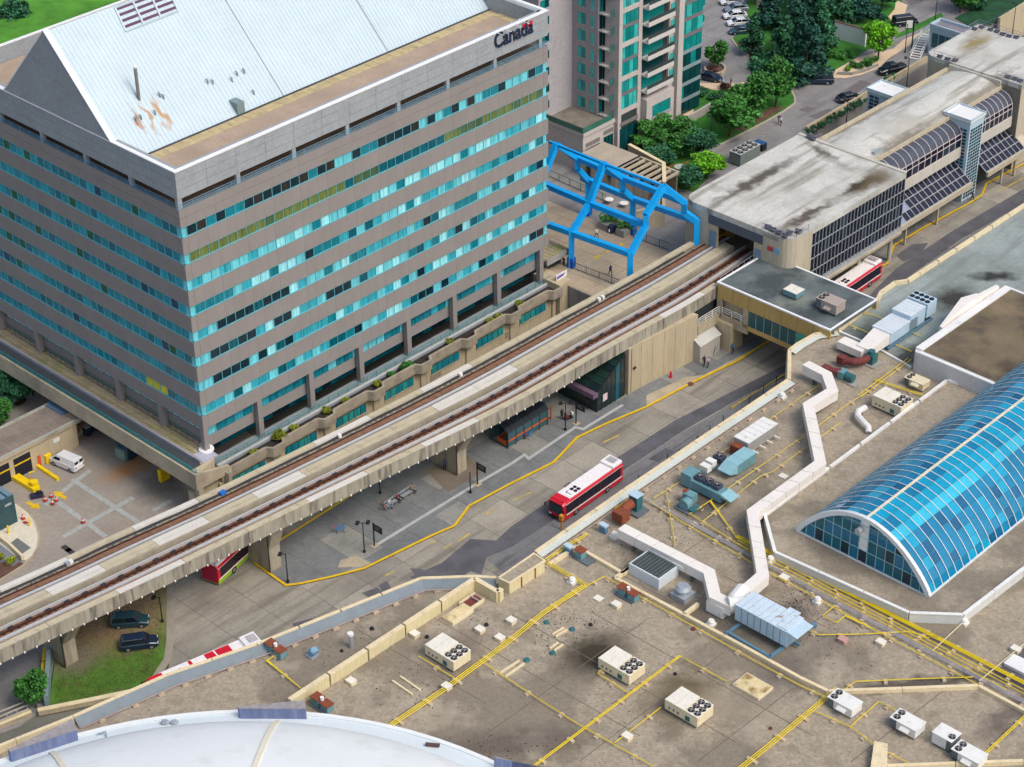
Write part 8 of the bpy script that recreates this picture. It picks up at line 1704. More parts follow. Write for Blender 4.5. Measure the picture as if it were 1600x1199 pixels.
# blue trucks and containers at the dock
for (x, y, lab, sx_, yaw_) in ((212, 706, 'blue waste truck standing under the podium edge', 4.4, GA+.1), (197, 700, '', 0, 0)):
    if not sx_: continue
    t = thing('waste_container', lab, 'container', P(x, y, 0), yaw_); q = MB(); lb_(q, 0, 0, .3, 2.3, sx_, 2.2); q.build('body', mat('container_navy', hx(40, 74, 98), .5, .1, 1), t, local=True)
    for k in range(5): q = MB(); lb_(q, -sx_/2+.4+k*.9, -1.13, .4, 2.2, .12, .08); q.build('rib', MATS['container_navy'], t, local=True)
    q = MB(); lb_(q, -sx_/2-.3, 0, .3, 1.8, .5, 1.8); q.build('end_door', mat('container_green', hx(120, 150, 140), .6, .1, 1), t, local=True); wheels(t, (-1.4, 1.4), 1.0, .35)
t = thing('waste_container', 'small dark blue bin cluster by the dock stairs', 'container', P(145, 676, 0), GA)
for k in range(3): q = MB(); lb_(q, k*.9-.9, (k % 2)*.4, .1, 1.4, .75, .9); o = q.build('bin_body', mat('bin_black', hx(34, 44, 58), .6, .1, 1), t, local=True); q = MB(); lb_(q, k*.9-.9, (k % 2)*.4, 1.4, 1.5, .8, .95); q.build('lid', greyw, o, local=True)
t = thing('blue_skip', 'bright blue skip under the podium by the stairs', 'skip', P(131, 662, 0), GA); q = MB(); q.hull([V(-1.2, -.8, .2), V(1.2, -.8, .2), V(1.2, .8, .2), V(-1.2, .8, .2)], [V(-1.6, -1, 1.5), V(1.6, -1, 1.5), V(1.6, 1, 1.5), V(-1.6, 1, 1.5)]); q.build('body', mat('skip_blue', hx(28, 100, 150), .5, .1, 1), t, local=True); q = MB(); lb_(q, 0, 0, 1.5, 1.55, 3.3, .2); q.build('bar', steel, t, local=True)
t = thing('dock_stair', 'yellow-edged concrete stair at the dock building corner', 'stair', P(112, 680, 0), GA)
for k in range(7): q = MB(); lb_(q, k*.34, 0, 0, .2+k*.18, .34, 2.0); o = q.build('step', conc, t, local=True); q = MB(); lb_(q, k*.34-.1, 0, .2+k*.18, .22+k*.18, .14, 2.0); q.build('nosing', org, o, local=True)
# cones, hydrant, carts
def cone(x, y, z, label, grp='orange traffic cones in the loading yard'):
    p = P(x, y, z); t = thing('traffic_cone', label, 'traffic cone', p, GA, grp); q = MB(); lb_(q, 0, 0, 0, .06, .5, .5); q.build('base', black, t, local=True); q = MB(); q.cyl((0, 0), .22, .06, .85, 12, .04); q.build('cone_body', mat('cone_orange', hx(214, 62, 34), .6, .08, 1), t, local=True); q = MB(); q.cyl((0, 0), .155, .38, .55, 12, .115); q.build('reflective_band', white, t, local=True)
for (x, y, lab) in ((71, 783, 'traffic cone nearest the black mat'), (80, 777, 'traffic cone at the back of the cluster'), (82, 788, 'front traffic cone of the cluster'), (88, 783, 'rightmost traffic cone of the cluster'), (130, 817, 'lone traffic cone in mid yard')): cone(x, y, 0, lab)
for (x, y, lab) in ((36, 811, 'traffic cone on the pale pad, nearer the container'), (40, 817, 'traffic cone on the pale pad, nearer the yellow bollard')): cone(x, y, .12, lab)
t = thing('cart_heap', 'dark folded mat and cart at the tip of the yellow kerb island', 'cart', P(58, 776, 0), .3); q = MB(); lb_(q, 0, 0, 0, .35, 1.7, 1.0); q.build('mat', mat('mat_navy', hx(44, 40, 70), .8, .2, 2), t, local=True); q = MB(); lb_(q, .3, .1, .35, .7, .7, .5); q.build('box', black, t, local=True)
t = thing('signal_cluster', 'yellow bin with red and white gate equipment at the dock door', 'gate equipment', P(68, 724, 0), GA); q = MB(); lb_(q, .6, -.2, 0, 1.3, .9, .8); q.build('bin', yb, t, local=True); q = MB(); lb_(q, -.7, 0, 0, 1.7, .5, .5); q.build('gate_housing', mat('orange_red', hx(214, 84, 44), .6, .1, 1), t, local=True); q = MB(); q.bar((-.1, .2, 0), (-.1, .2, 2.9), .1); lb_(q, -.1, .2, 2.4, 2.9, .4, .3); q.build('signal_post', greyw, t, local=True); q = MB(); lb_(q, -.1, .05, 2.5, 2.85, .25, .05); q.build('signal_light', red, t, local=True)
q = MB(); p = P(1048, 590, .15); q.cyl(p, .2, .15, .95, 12, .16); q.cyl(p, .26, .15, .3, 12); q.cyl(p, .12, .95, 1.15, 10); o = q.build('fire_hydrant', red); tag(o, 'red hydrant post at the foot of the beige wall', 'hydrant')
q = MB(); p = P(861, 655, .15); q.cyl(p, .12, .15, 2.4, 10); o = q.build('orange_post', org); tag(o, 'tall orange post at the right end of the waiting shelter', 'post')
q = MB(); p = P(877, 819, 0)+V(0, -1.2, 0); q.cyl(p, .14, 0, 1.5, 10); q.box(p, .5, .5, 1.5, 2.3, GA); o = q.build('ticket_post', mat('post_amber', hx(210, 140, 40), .6, .1, 1)); tag(o, 'amber post standing at the front corner of the moving bus', 'post')
cb = mat('cart_blue', hx(60, 130, 186), .5, .1, 1)
for (x, y, lab, yaw_) in ((532, 832, 'blue shopping cart lying on the dark platform left of the lamp', .3), (826, 684, 'blue shopping cart in front of the waiting shelter', 1.0), (607, 796, 'pale shopping cart beside the left end of the bench', .5)):
    t = thing('shopping_cart', lab, 'shopping cart', P(x, y, .15), yaw_, 'shopping carts on the platform'); q = MB()
    for z_ in (.45, .7, .95):
        hw_ = .24+.1*(z_-.45); l_ = .5+.3*(z_-.45); pts_ = [(-l_, -hw_, z_), (l_, -hw_, z_), (l_, hw_, z_), (-l_, hw_, z_), (-l_, -hw_, z_)]
        for a, b in zip(pts_[:-1], pts_[1:]): q.bar(a, b, .04)
    for x_ in (-.5, -.2, .1, .4):
        for sg in (-1, 1): q.bar((x_, sg*.24, .45), (x_*1.25, sg*.29, .95), .03)
    q.build('basket', cb if 'blue' in lab else steel, t, local=True); q = MB(); q.bar((-.7, -.3, 1.05), (-.7, .3, 1.05), .06); q.bar((-.5, 0, .2), (-.65, 0, 1.05), .05); q.build('handle', red, t, local=True); wheels(t, (-.45, .45), .26, .08, .05)
t = thing('mobility_scooter', 'dark mobility scooter with white basket beside the platform sign', 'scooter', P(888, 655, .15), .6); q = MB(); lb_(q, 0, 0, .15, .35, 1.2, .55); q.build('deck', black, t, local=True); q = MB(); lb_(q, -.3, 0, .35, .7, .45, .45); lb_(q, -.52, 0, .7, 1.15, .1, .45); q.build('seat', maroon, t, local=True); q = MB(); q.bar((.5, 0, .3), (.4, 0, 1.0), .07); q.bar((.4, -.25, 1.0), (.4, .25, 1.0), .05); q.build('tiller', black, t, local=True); q = MB(); lb_(q, .65, 0, .65, .9, .3, .35); q.build('basket', white, t, local=True); wheels(t, (-.4, .5), .3, .14, .1)
q = MB(); p = P(1079, 600, .15); q.cyl(p, .45, .17, .22, 14); o = q.build('manhole_cover', mat('manhole', hx(110, 70, 60), .8, .15, 3)); tag(o, 'rusty round manhole cover near the yellow kerb', 'manhole cover')
t = thing('roof_antenna_frame', 'orange climbing frame posts and blue tank between the shrubs beside the pergola', 'play equipment', P(1062, 275, TZ), GA)
q = MB(); p = P(1062, 278, TZ); q.cyl(p, .9, TZ, TZ+1.9, 14); q.build('tank', mat('tank_blue', hx(60, 96, 130), .5, .1, 1), t); q = MB(); q.cyl(p, 1.0, TZ+1.9, TZ+2.05, 14); q.build('tank_lid', greyw, t)
for a, b in (((1042, 262), (1052, 258)), ((1055, 266), (1076, 252)), ((1064, 276), (1088, 283)), ((1060, 262), (1074, 258))): q = MB(); q.bar(P(*a, TZ+.8), P(*b, TZ+1.2), .14); q.build('orange_bar', org, t)
# coolers beside the station
t = thing('cooling_unit', 'grey cooling unit with eight black round fans left of the station roof', 'cooling unit', P(1163, 250, TZ), GA); q = MB(); lb_(q, 0, 0, .2, 2.2, 5.2, 2.3); q.build('body', mat('cooler_grey', hx(116, 128, 124), .6, .1, 1), t, local=True); q = MB(); lb_(q, 0, 0, 2.2, 2.27, 5.3, 2.4); q.build('top_deck', mat('cooler_deck', hx(176, 182, 178), .5, .05, 1), t, local=True)
for i in range(4):
    for j in range(2): fan(t, -1.9+i*1.25, -.55+j*1.1, 2.28, .48)
t = thing('storage_box', 'dark box with blue lid beside the cooling unit', 'box', P(1187, 233, TZ), GA); q = MB(); lb_(q, 0, 0, 0, 1.2, 1.2, 2.0); q.build('body', black, t, local=True); q = MB(); lb_(q, 0, 0, 1.2, 1.3, 1.3, 1.9); q.build('lid', mat('lid_blue', hx(40, 86, 130), .5, .1, 1), t, local=True)
# street sign board near the stairs
t = thing('street_sign_board', 'tall black-framed sign board with white panel beside the stairs', 'sign', P(1424, 80, TZ), GA); p = P(1424, 80, TZ); q = MB(); q.bar(p, p+V(0, 0, 6.2), .22); q.build('pole', black, t)
q = MB(); q.hull([p+V(-1.5, 0, 4.3), p+V(-.15, 0, 4.3), p+V(-.15, .1, 4.3), p+V(-1.5, .1, 4.3)], [p+V(-1.5, 0, 6.1), p+V(-.15, 0, 6.1), p+V(-.15, .1, 6.1), p+V(-1.5, .1, 6.1)]); o = q.build('board', black, t); q = MB(); q.hull([p+V(-1.4, -.05, 4.5), p+V(-.25, -.05, 4.5), p+V(-.25, -.01, 4.5), p+V(-1.4, -.01, 4.5)], [p+V(-1.4, -.05, 6.0), p+V(-.25, -.05, 6.0), p+V(-.25, -.01, 6.0), p+V(-1.4, -.01, 6.0)]); q.build('panel', white, o)
# banner on the podium end
t = thing('podium_banner', 'white and purple banner hung on the podium end railing', 'banner', P(878, 422, 6), GA)
a, b = P(869, 430, 7.0), P(886, 421, 7.0); q = MB(); q.hull([V(a.x, a.y, 5.9), V(b.x, b.y, 5.9), V(b.x, b.y+.06, 5.9), V(a.x, a.y+.06, 5.9)], [V(a.x, a.y, 7.0), V(b.x, b.y, 7.0), V(b.x, b.y+.06, 7.0), V(a.x, a.y+.06, 7.0)]); q.build('cloth', white, t); q = MB(); q.hull([V(a.x+.2, a.y-.03+.1, 6.3), V(b.x-.2, b.y-.03-.1, 6.3), V(b.x-.2, b.y-.12, 6.3), V(a.x+.2, a.y-.05, 6.3)], [V(a.x+.2, a.y+.05, 6.65), V(b.x-.2, b.y-.12, 6.65), V(b.x-.2, b.y-.2, 6.65), V(a.x+.2, a.y-.05, 6.65)]); q.build('print_band', mat('print_purple', hx(96, 80, 160), .6, .2, 3), t)
# ================================================================ trees and shrubs
def crown_mesh(name, seed, kind, m):
    r = random.Random(seed); q = MB(); lobes = []
    if kind == 'cone':
        for k in range(46):
            z = r.uniform(.06, .98); rad = (1-z)**.8*.95*r.uniform(.55, 1.0); a = r.uniform(0, 6.283); lobes.append((rad*math.cos(a), rad*math.sin(a), z*2.6, .30*(1.15-z)+.07, .15))
    elif kind == 'shrub':
        for k in range(12): a = r.uniform(0, 6.283); d = r.uniform(0, .75); lobes.append((d*math.cos(a), d*math.sin(a), r.uniform(.25, .6), r.uniform(.3, .42), .28))
    else:
        for k in range(17): a = r.uniform(0, 6.283); d = r.uniform(.1, .78); z = r.uniform(.7, 1.9); d *= 1-.42*abs(z-1.2); lobes.append((d*math.cos(a), d*math.sin(a), z, r.uniform(.26, .42), r.uniform(.2, .32)))
    n = {'cone': 120, 'shrub': 150, 'round': 190, 'thin': 90}[kind]; ls = {'cone': .10, 'shrub': .10, 'round': .085, 'thin': .07}[kind]
    for (x, y, z, rr_, rz) in lobes:
        for k in range(n):
            d = V(r.gauss(0, 1), r.gauss(0, 1), r.gauss(0, 1)).normalized()*(r.uniform(.55, 1.08) if r.random() < .85 else r.uniform(0, .6))
            c = V(x+d.x*rr_, y+d.y*rr_, z+d.z*rz); u = V(r.uniform(-1, 1), r.uniform(-1, 1), r.uniform(-.7, .5)).normalized(); w_ = u.orthogonal().normalized(); w_.rotate(Matrix.Rotation(r.uniform(0, 6.28), 3, u)); s_ = ls*r.uniform(.6, 1.3)
            q.face(c-u*s_, c+w_*s_*.6, c+u*s_, c-w_*s_*.6)
    me = bpy.data.meshes.new(name); me.from_pydata([tuple(v) for v in q.v], [], q.f); me.materials.append(m); return me
def trunk_mesh(name, seed, h, r0):
    r = random.Random(seed); q = MB(); q.tube([(0, 0, 0), (.02, .01, h*.5), (0, .03, h)], [r0, r0*.75, r0*.4], 7)
    for k in range(6): a = k*1.05+r.random(); q.tube([(0, 0, h*(.35+.08*k)), (.3*math.cos(a), .3*math.sin(a), h*(.55+.08*k)), (.55*math.cos(a), .55*math.sin(a), h*(.72+.08*k))], [r0*.45, r0*.3, r0*.15], 5)
    return q.mesh(name, barkm)
PR = {}
for kind, mts in (('cone', (leafd, mat('foliage_spruce', (.020, .092, .062), .7, .45, .3, island=.55, fine=0))), ('round', (leafm, leafl, leafd)), ('shrub', (leafm, leafl, leafd, mat('foliage_red', (.14, .05, .045), .7, .4, .4, island=.5, fine=0), mat('foliage_yellowgreen', (.22, .26, .02), .7, .4, .4, island=.5, fine=0)))):
    for i, m_ in enumerate(mts):
        for v_ in range(2 if i == 0 else 1): PR[(kind, i, v_)] = crown_mesh('crown', hash((kind == 'cone', i, v_)) % 999+i*31+v_*7, kind, m_)
TRK = {'cone': MB().tube([(0, 0, 0), (0, 0, 2.3)], [.045, .01], 6).mesh('trunk', barkm), 'round': trunk_mesh('trunk', 2, 1.2, .055), 'shrub': trunk_mesh('trunk', 3, .4, .04)}
rt = random.Random(77)
def plant(name, kind, var, x, y, z, w_, h, label, cat, group=None, v_=0):
    t = thing(name, label, cat, P(x, y, z), rt.uniform(0, 6.28), group); hs = {'cone': 2.7, 'round': 2.15, 'shrub': .95}[kind]
    M = Matrix.Diagonal((w_/2, w_/2, h/hs, 1)); me = PR.get((kind, var, v_), PR[(kind, var, 0)])
    piece('crown' if kind != 'shrub' else 'foliage', me, t, M); piece('trunk' if kind != 'shrub' else 'stem', TRK[kind], t, M); return t
GC = 'dark conifers in the street garden'
for (x, y, w_, h, v_, lab) in ((1222, 118, 9, 15, 0, 'tall dark conifer at the left of the garden group'), (1258, 122, 10.5, 15.5, 1, 'broad dark conifer at the front of the garden group, by the lawn'), (1240, 84, 9, 14, 1, 'dark conifer behind the front pair'), (1176, 84, 6, 9.5, 0, 'small conifer overhanging the parked row'), (1278, 78, 9, 13, 0, 'conifer between the white planting wall and the front conifer'), (1205, 45, 8, 12, 1, 'conifer beside the garden path'), (1300, 40, 10, 13, 0, 'dark conifer near the top edge'), (1345, 30, 9, 11, 1, 'dark conifer left of the black van'), (1330, 2, 10, 12, 0, 'dark conifer cut by the top edge'), (1262, 30, 9, 12, 1, 'dark conifer in the middle of the garden')):
    plant('conifer_tree', 'cone', v_, x, y, TZ, w_*.9, h*.76, lab, 'conifer', GC)
GD = 'leafy trees of the street'
for (x, y, w_, h, var, lab) in ((1140, 214, 10.5, 9.5, 0, 'leafy green tree nearest the cooling unit in the middle bed'), (1175, 188, 10, 10, 0, 'leafy green tree in the centre of the middle bed'), (1212, 168, 9, 10.5, 0, 'leafy green tree at the right end of the middle bed'), (1190, 160, 8, 10, 2, 'darker tree behind the trees of the middle bed'),
    (1372, 92, 7.5, 9, 1, 'bright green maple tree beside the sidewalk'), (1120, 108, 6.0, 6.3, 0, 'small airy tree on the islet in the turning circle'), (1500, 20, 8, 8, 0, 'leafy tree beyond the blue pavilion'), (1530, 8, 8, 9, 2, 'leafy tree beyond the far end of the station'), (1240, 10, 9, 8, 1, 'bright green tree at the top of the garden'), (1290, 12, 9, 7, 1, 'bright green tree behind the conifers'), (1378, 14, 7, 6, 2, 'dark leafy tree at the bend of the sidewalk'), (1458, -6, 8, 8, 2, 'leafy tree at the top edge beside the street'),
    (1180, 8, 7, 7, 1, 'bright tree behind the top of the parked row')):
    plant('leafy_tree', 'round', var, x, y, TZ, w_*.92, h*.87, lab, 'tree', GD)
for i, (x, y, w_, h, var) in enumerate(((1015, 236, 7, 5.5, 0), (1040, 226, 7.5, 5.5, 0), (1068, 236, 7.5, 6, 0), (1090, 250, 7, 5.5, 2), (1105, 280, 6.5, 5, 1), (1078, 296, 6, 4, 2), (1052, 250, 7, 5, 0), (1030, 262, 6, 4, 2))):
    plant('leafy_tree', 'round', var, x, y, TZ, w_, h, ['leafy shrub tree at the left end of the grove beside the tower', 'shrub tree second from the left in the grove by the tower', 'tall shrub tree in the middle of the grove by the tower', 'dark shrub tree nearest the storage box', 'bright round shrub tree touching the station roof', 'dark low shrub tree below the orange bars', 'shrub tree in the front row of the grove', 'low dark shrub tree behind the garden wall'][i], 'tree', 'grove between tower and station')
for (x, y, w_, h, var, lab) in ((57, 1106, 5.0, 5.5, 0, 'bushy green tree at the foot of the teal wall'), (4, 622, 7, 6, 2, 'dark tree at the left edge under the podium'), (28, 632, 6, 4.5, 2, 'dark shrub tree behind the dock building'), (52, 618, 5, 4, 2, 'dark shrub at the dock building skylight'), (0, 668, 6, 4.5, 0, 'green tree at the left edge beside the dock roof'), (12, 600, 7, 6, 2, 'dark tree below the podium fascia')):
    plant('leafy_tree', 'round', var, x, y, 0, w_, h, lab, 'tree')
for (x, y, w_, h, var, lab) in ((30, 60, 9, 8, 2, 'dark green tree behind the gable, left of the mast'), (6, 40, 7, 5, 1, 'bright tree at the top left corner'), (75, 20, 8, 6, 2, 'dark tree behind the roof parapet'), (112, 6, 6, 3, 1, 'pale tree behind the parapet near the louvre')):
    plant('leafy_tree', 'round', var, x, y, 0, w_, h, lab, 'tree')
k_ = 0
def hedge(label, pts, z, w_, h, var=2, step=1.1):
    global k_
    t = thing('hedge', label, 'hedge', P(*pts[0], z), 0); q = MB(); me = PR[('shrub', var, 0)]; k_ += 1; rr_ = random.Random(k_)
    ps = PP(pts, z); vs_ = [(tuple(v.co)) for v in me.vertices][:1600]; F_ = [tuple(p.vertices) for p in me.polygons if max(p.vertices) < 1600]
    for a, b in zip(ps[:-1], ps[1:]):
        n = max(1, int((b-a).length/step))
        for i in range(n):
            p = a.lerp(b, (i+.5)/n); Mx = Matrix.Translation(p+V(rr_.uniform(-.2, .2), rr_.uniform(-.2, .2), 0)) @ Matrix.Rotation(rr_.uniform(0, 6), 4, 'Z') @ Matrix.Diagonal((w_/1.7, w_/1.7, h/.95, 1)); q.add([Mx @ Vector(v) for v in vs_], F_)
    me2 = bpy.data.meshes.new('foliage'); inv = FR[t.name].inverted(); me2.from_pydata([tuple(inv @ v) for v in q.v], [], q.f); me2.materials.append(me.materials[0]); o = bpy.data.objects.new('foliage', me2); C.objects.link(o); o.parent = t; return t
hedge('clipped dark hedge beside the maple tree', [(1335, 108), (1352, 104), (1368, 98)], TZ, 3.0, 1.5, 0); hedge('row of round green bushes along the lawn edge', [(1290, 88), (1312, 92), (1330, 88)], TZ, 3.2, 1.6, 0)
hedge('bright yellow-green bush row at the sidewalk corner', [(1322, 112), (1340, 110)], TZ, 2.2, 1.2, 1); hedge('hedge along the tower entrance lawn', [(1094, 146), (1112, 152), (1128, 160)], TZ, 3.0, 1.5, 2); hedge('reddish bushes beside the tower entrance', [(1122, 138), (1136, 142)], TZ, 3.0, 1.8, 3)
hedge('creeper on top of the retaining wall beside the station', [(1262, 212), (1290, 195), (1318, 178), (1354, 158)], TZ+.3, 1.4, 1.2, 2, .8); hedge('hedge patch on the retaining wall by the black pickup', [(1384, 130), (1400, 120)], TZ+.2, 2, 1, 0)
hedge('tangled dark shrubs on the embankment', [(1500, 22), (1530, 8), (1560, -10)], TZ, 5, 2.4, 2, 2.0); hedge('reddish ground plants in the left garden', [(5, 640), (24, 632), (40, 622)], 0, 3, 1, 3); hedge('orange and green plants in the bed by the ramp', [(-8, 868), (8, 878), (26, 884)], .1, 2.4, 1.2, 4)
hedge('green shrubs along the islet', [(1106, 108), (1124, 114)], TZ+.3, 1.6, .6, 3)
for i, s in enumerate((6.2, 10.6, 13.6, 19.6, 23.0, 28.6, 31.8, 34.4, 43.4, 51.4, 52.8, 57.4)):
    big = i in (1, 7); h_ = 1.5 if big else .9
    t = thing('planter_plant', 'yellow-green plant number %d' % i, 'plant', S(s, -1.7, 4.85), i*1.3, 'plants along the podium planter'); piece('foliage', PR[('shrub', 2 if False else (0 if i in (6, 7) else 4), 0)], t, Matrix.Diagonal((.9 if not big else 1.3, .9 if not big else 1.3, h_, 1))); piece('stem', TRK['shrub'], t)
    t['label'] = ['small yellow-green plant at the left end of the podium planter', 'big yellow-green bush in the podium planter near the building corner', 'yellow-green tuft just right of the big bush in the planter', 'yellow-green tuft before the third arcade column', 'yellow-green tuft after the third arcade column', 'yellow-green tuft left of the big green bush', 'small green plant beside the big green bush in the planter', 'big fresh green bush at the middle column of the arcade', 'yellow-green tuft in the middle of the right half of the planter', 'upright yellow-green plant near the sixth column', 'low yellow-green plant beside the upright one', 'last yellow-green plant near the plaza end'][i]
# loose tufts in the rough grass of the island
q = MB(); rr_ = random.Random(4); gc = P(165, 1010, 0); poly = [P(x, y, 0) for x, y in ((98, 990), (180, 950), (254, 912), (252, 1020), (225, 1062), (160, 1086), (84, 1100))]
def inside(p):
    c = False
    for i in range(len(poly)):
        a, b = poly[i], poly[i-1]
        if (a.y > p[1]) != (b.y > p[1]) and p[0] < (b.x-a.x)*(p[1]-a.y)/(b.y-a.y)+a.x: c = not c
    return c
xs = [p.x for p in poly]; ys = [p.y for p in poly]; n = 0
while n < 9000:
    x, y = rr_.uniform(min(xs), max(xs)), rr_.uniform(min(ys), max(ys))
    if inside((x, y)):
        n += 1; h = rr_.uniform(.08, .22); a = rr_.uniform(0, 6.28); q.f.append((len(q.v), len(q.v)+1, len(q.v)+2)); q.v += [V(x-.07*math.cos(a), y-.07*math.sin(a), .04), V(x+.07*math.cos(a), y+.07*math.sin(a), .04), V(x+rr_.uniform(-.1, .1), y+rr_.uniform(-.1, .1), h)]
me = bpy.data.meshes.new('rough_grass'); me.from_pydata([tuple(v) for v in q.v], [], q.f); me.materials.append(MATS['grass_patch']); o = bpy.data.objects.new('rough_grass', me); C.objects.link(o); tag(o, 'rough grass tufts growing round the two parked dark cars', 'grass', kind='stuff')
# ================================================================ people
skin = mat('skin', hx(176, 130, 104), .6, .04, 2); hairm = mat('hair_dark', hx(40, 30, 28), .8, .1, 4); shoe = mat('shoe', hx(40, 38, 40), .7, .1, 3)
def cloth(rgb): return mat('cloth_%d_%d_%d' % rgb, hx(*rgb), .85, .12, 3)
def person(x, y, z, yaw, top, bottom, pose, label, group='people on foot', carry=None, base=None):
    st_ = .34 if pose == 'walk' else .06; sit = pose == 'sit'
    if sit: J = dict(pel=(0, 0, .52), ch=(.03, 0, .95), nk=(.05, 0, 1.12), hd=(.08, 0, 1.27), tp=(.08, 0, 1.37)); legs = [((.42, s*.1, .52), (.45, s*.11, .1), (.6, s*.11, .05)) for s in (-1, 1)]; arms = [((.06, s*.2, 1.04), (.16, s*.25, .78), (.38, s*.15, .66)) for s in (-1, 1)]
    else:
        J = dict(pel=(0, 0, .92), ch=(.03, 0, 1.28), nk=(.05, 0, 1.46), hd=(.07, 0, 1.60), tp=(.07, 0, 1.71))
        legs = [((st_*.5*s+.05, s*.1, .50), (st_*s-.02, s*.1, .08), (st_*s+.16, s*.1, .04)) for s in (-1, 1)]; arms = [((.03, s*.2, 1.38), (.03-st_*.4*s, s*.26, 1.12), (.14-st_*.6*s, s*.24, .90)) for s in (-1, 1)]
    vs_ = [J['pel'], J['ch'], J['nk'], J['hd'], J['tp']]; es = [(0, 1), (1, 2), (2, 3), (3, 4)]; rad = [.155, .165, .065, .105, .07]
    for i, (k, a, f) in enumerate(legs):
        b = len(vs_); s = (-1, 1)[i]; vs_ += [(.0, s*.09, J['pel'][2]-.06), k, a, f]; rad += [.115, .08, .052, .045]; es += [(0, b), (b, b+1), (b+1, b+2), (b+2, b+3)]
    for sh, el, ha in arms: b = len(vs_); vs_ += [sh, el, ha, (ha[0]+.08, ha[1], ha[2]-.06)]; rad += [.07, .052, .038, .035]; es += [(1, b), (b, b+1), (b+1, b+2), (b+2, b+3)]
    me = bpy.data.meshes.new('person'); me.from_pydata(vs_, es, []); o = bpy.data.objects.new('person', me); C.objects.link(o)
    sk_ = o.modifiers.new('s', 'SKIN'); 
    for i, v in enumerate(me.skin_vertices[0].data): v.radius = (rad[i]*(.8 if i < 2 else 1), rad[i]*(1.15 if i < 2 else 1)); v.use_root = i == 0
    sb = o.modifiers.new('u', 'SUBSURF'); sb.levels = 1; sb.render_levels = 1
    dg = bpy.context.evaluated_depsgraph_get(); m2 = bpy.data.meshes.new_from_object(o.evaluated_get(dg)); bpy.data.objects.remove(o); m2.name = 'person'; m2.materials.clear()
    for m_ in (cloth(top), cloth(bottom), skin, hairm, shoe): m2.materials.append(m_)
    hz = J['pel'][2]
    for p in m2.polygons:
        c = p.center; i = 0
        if c.z > J['nk'][2]+.02: i = 3 if (c.z > J['hd'][2]+.045 or c.x < J['hd'][0]-.045) else 2
        elif sit and c.x > .3: i = 1 if c.z > .14 else 4
        elif c.z < hz+.02 and (abs(c.y) < .19): i = 1
        elif abs(c.y) > .19 and c.z < hz+.10 and not sit: i = 2
        if c.z < .1: i = 4
        p.material_index = i; p.use_smooth = True
    o = bpy.data.objects.new('person', m2); C.objects.link(o); o.location = base if base is not None else P(x, y, z); o.rotation_euler = (0, 0, yaw); tag(o, label, 'person', group); return o
W_, D_ = (206, 204, 204), (34, 34, 44); pz = .17
person(1115, 553, pz, 1.0, (104, 142, 196), D_, 'walk', 'person in light blue shirt walking past the grey shed'); person(1138, 541, pz, 2.4, (34, 118, 190), D_, 'walk', 'person in bright blue top near the dark passage'); person(1145, 552, pz, .9, (60, 130, 170), D_, 'walk', 'person in blue shirt striding beside the yellow kerb')
person(1100, 572, pz, .9, (56, 40, 60), D_, 'walk', 'person in dark purple walking on the pale concrete, left of a companion'); person(1106, 574, pz, 1.0, (212, 196, 200), D_, 'walk', 'person in white and dark clothes walking beside the one in purple')
person(932, 372, TZ+.05, 2.2, W_, (70, 90, 130), 'walk', 'person in pale shirt crossing the plaza between the blue posts'); person(954, 430, TZ+.05, 2.0, (44, 48, 96), (44, 48, 96), 'walk', 'person in long dark blue dress on the plaza by the railing'); person(881, 416, 6.0, 4.0, (50, 44, 48), D_, 'stand', 'person in dark clothes above the podium banner')
bp = lambda f: q0.lerp(q1, f)+nv*.32
fy = math.atan2(-nv.y, -nv.x)
person(0, 0, 0, fy, (120, 50, 66), D_, 'sit', 'seated person in dark red at the middle of the long bench', 'people on the bench', base=bp(.38)); person(0, 0, 0, fy, (150, 120, 96), (70, 70, 76), 'sit', 'seated person in tan at the right end of the long bench', 'people on the bench', base=bp(.9)); person(0, 0, 0, fy, (196, 190, 196), (60, 70, 120), 'sit', 'seated person in white at the left end of the long bench', 'people on the bench', base=bp(.1))
person(419, 890, pz, 3.6, (150, 40, 70), D_, 'stand', 'person in crimson jacket beside the nearest guideway column'); person(695, 735, pz, 2.0, (60, 80, 120), D_, 'stand', 'person in blue-grey behind the flared column'); person(878, 655, pz, 2.0, D_, D_, 'stand', 'person in black standing beside the mobility scooter'); person(919, 638, pz, .6, (70, 60, 70), D_, 'walk', 'person in dark clothes at the glass entrance doors')
person(1217, 193, TZ, 4.2, (80, 70, 84), D_, 'walk', 'person in dark clothes walking down the street, left of the pair'); person(1220, 196, TZ, 4.2, (220, 218, 222), D_, 'walk', 'person in white shirt walking down the street, right of the pair')
person(1130, 136, TZ+.1, 3.0, (216, 210, 214), (150, 120, 120), 'stand', 'person in white beside the dark sedan at the tower'); person(1142, 135, TZ+.1, 3.0, (90, 70, 70), (170, 130, 110), 'stand', 'person in brown on the sidewalk right of the dark sedan')
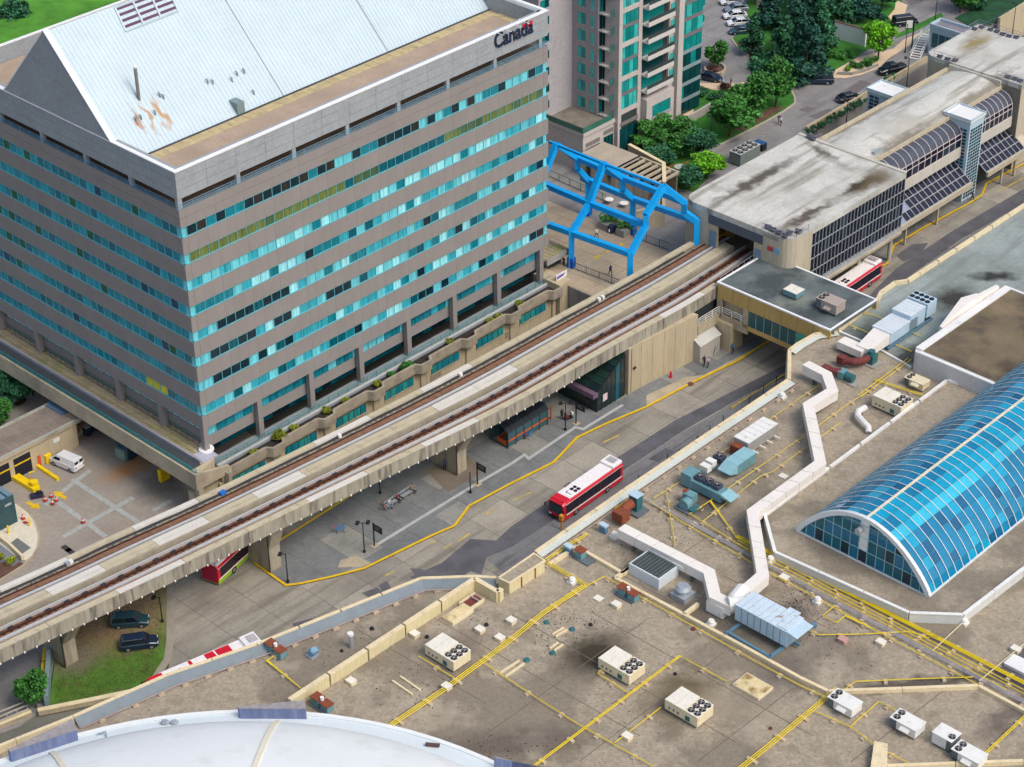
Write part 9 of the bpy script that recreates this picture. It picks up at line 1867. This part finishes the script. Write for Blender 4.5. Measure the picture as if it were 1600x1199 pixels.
person(1519, 313, pz, 3.0, (80, 24, 44), D_, 'walk', 'person in dark red at the foot of the stair tower'); person(1568, 262, pz, 3.0, (60, 30, 100), D_, 'walk', 'person in purple under the far canopy'); person(1545, 272, pz, 3.6, (90, 40, 60), D_, 'walk', 'person in maroon under the canopy edge'); person(1146, 488, 5.2, 3.9, (110, 70, 60), D_, 'stand', 'person standing in the opening at the end of the footbridge')

# small litter and loose stones on the mall roof
q = MB(); rr_ = random.Random(12)
for (x, y, rx, ry, n_) in ((868, 1000, 45, 26, 160), (905, 968, 60, 14, 120), (1240, 945, 40, 26, 220), (650, 1075, 70, 30, 120), (960, 1080, 90, 40, 90), (1100, 690, 90, 60, 120), (1020, 850, 120, 40, 140), (730, 960, 40, 16, 80), (1300, 1010, 150, 50, 120), (1320, 840, 60, 20, 60), (1480, 940, 90, 20, 60), (780, 1170, 140, 22, 160), (560, 1010, 120, 40, 90)):
    for k in range(n_):
        p = P(x+rr_.gauss(0, rx*.5), y+rr_.gauss(0, ry*.5), Z0+.02); e = rr_.uniform(.03, .11); a = rr_.uniform(0, 3); u = V(math.cos(a), math.sin(a), 0)*e; v_ = V(-u.y, u.x, 0)*rr_.uniform(.4, 1)
        if rr_.random() < .8: q.hull([p-u, p-v_, p+u, p+v_], [p-u*.5+V(0, 0, e*.6), p-v_*.5+V(0, 0, e*.6), p+u*.5+V(0, 0, e*.6), p+v_*.5+V(0, 0, e*.6)])
o = q.build('roof_litter', mat('litter_dark', hx(66, 58, 54), .9, .3, 2)); tag(o, 'loose dark stones and litter scattered over the gravel roof', 'litter', kind='stuff')

q = MB(); sgs = [((520, 1190), (905, 925)), ((700, 1190), (1015, 965)), ((905, 1190), (1130, 1020)), ((1090, 1190), (1240, 1075)), ((560, 985), (760, 1100)), ((660, 955), (1000, 1150)), ((800, 960), (1150, 1160)), ((930, 960), (1270, 1150)), ((1210, 1010), (1420, 880)), ((1330, 1190), (1480, 1075)), ((300, 1075), (520, 960)), ((880, 850), (1180, 1010)), ((1060, 870), (1250, 740)), ((1130, 900), (1290, 980))]
for a, b in sgs: strip(q, [P(*a, Z0), P(*b, Z0)], .09, Z0, Z0+.015)
q.build('membrane_seam', mat('seam_dark', hx(112, 100, 88), .95, .2, 1), mall, kind='stuff')
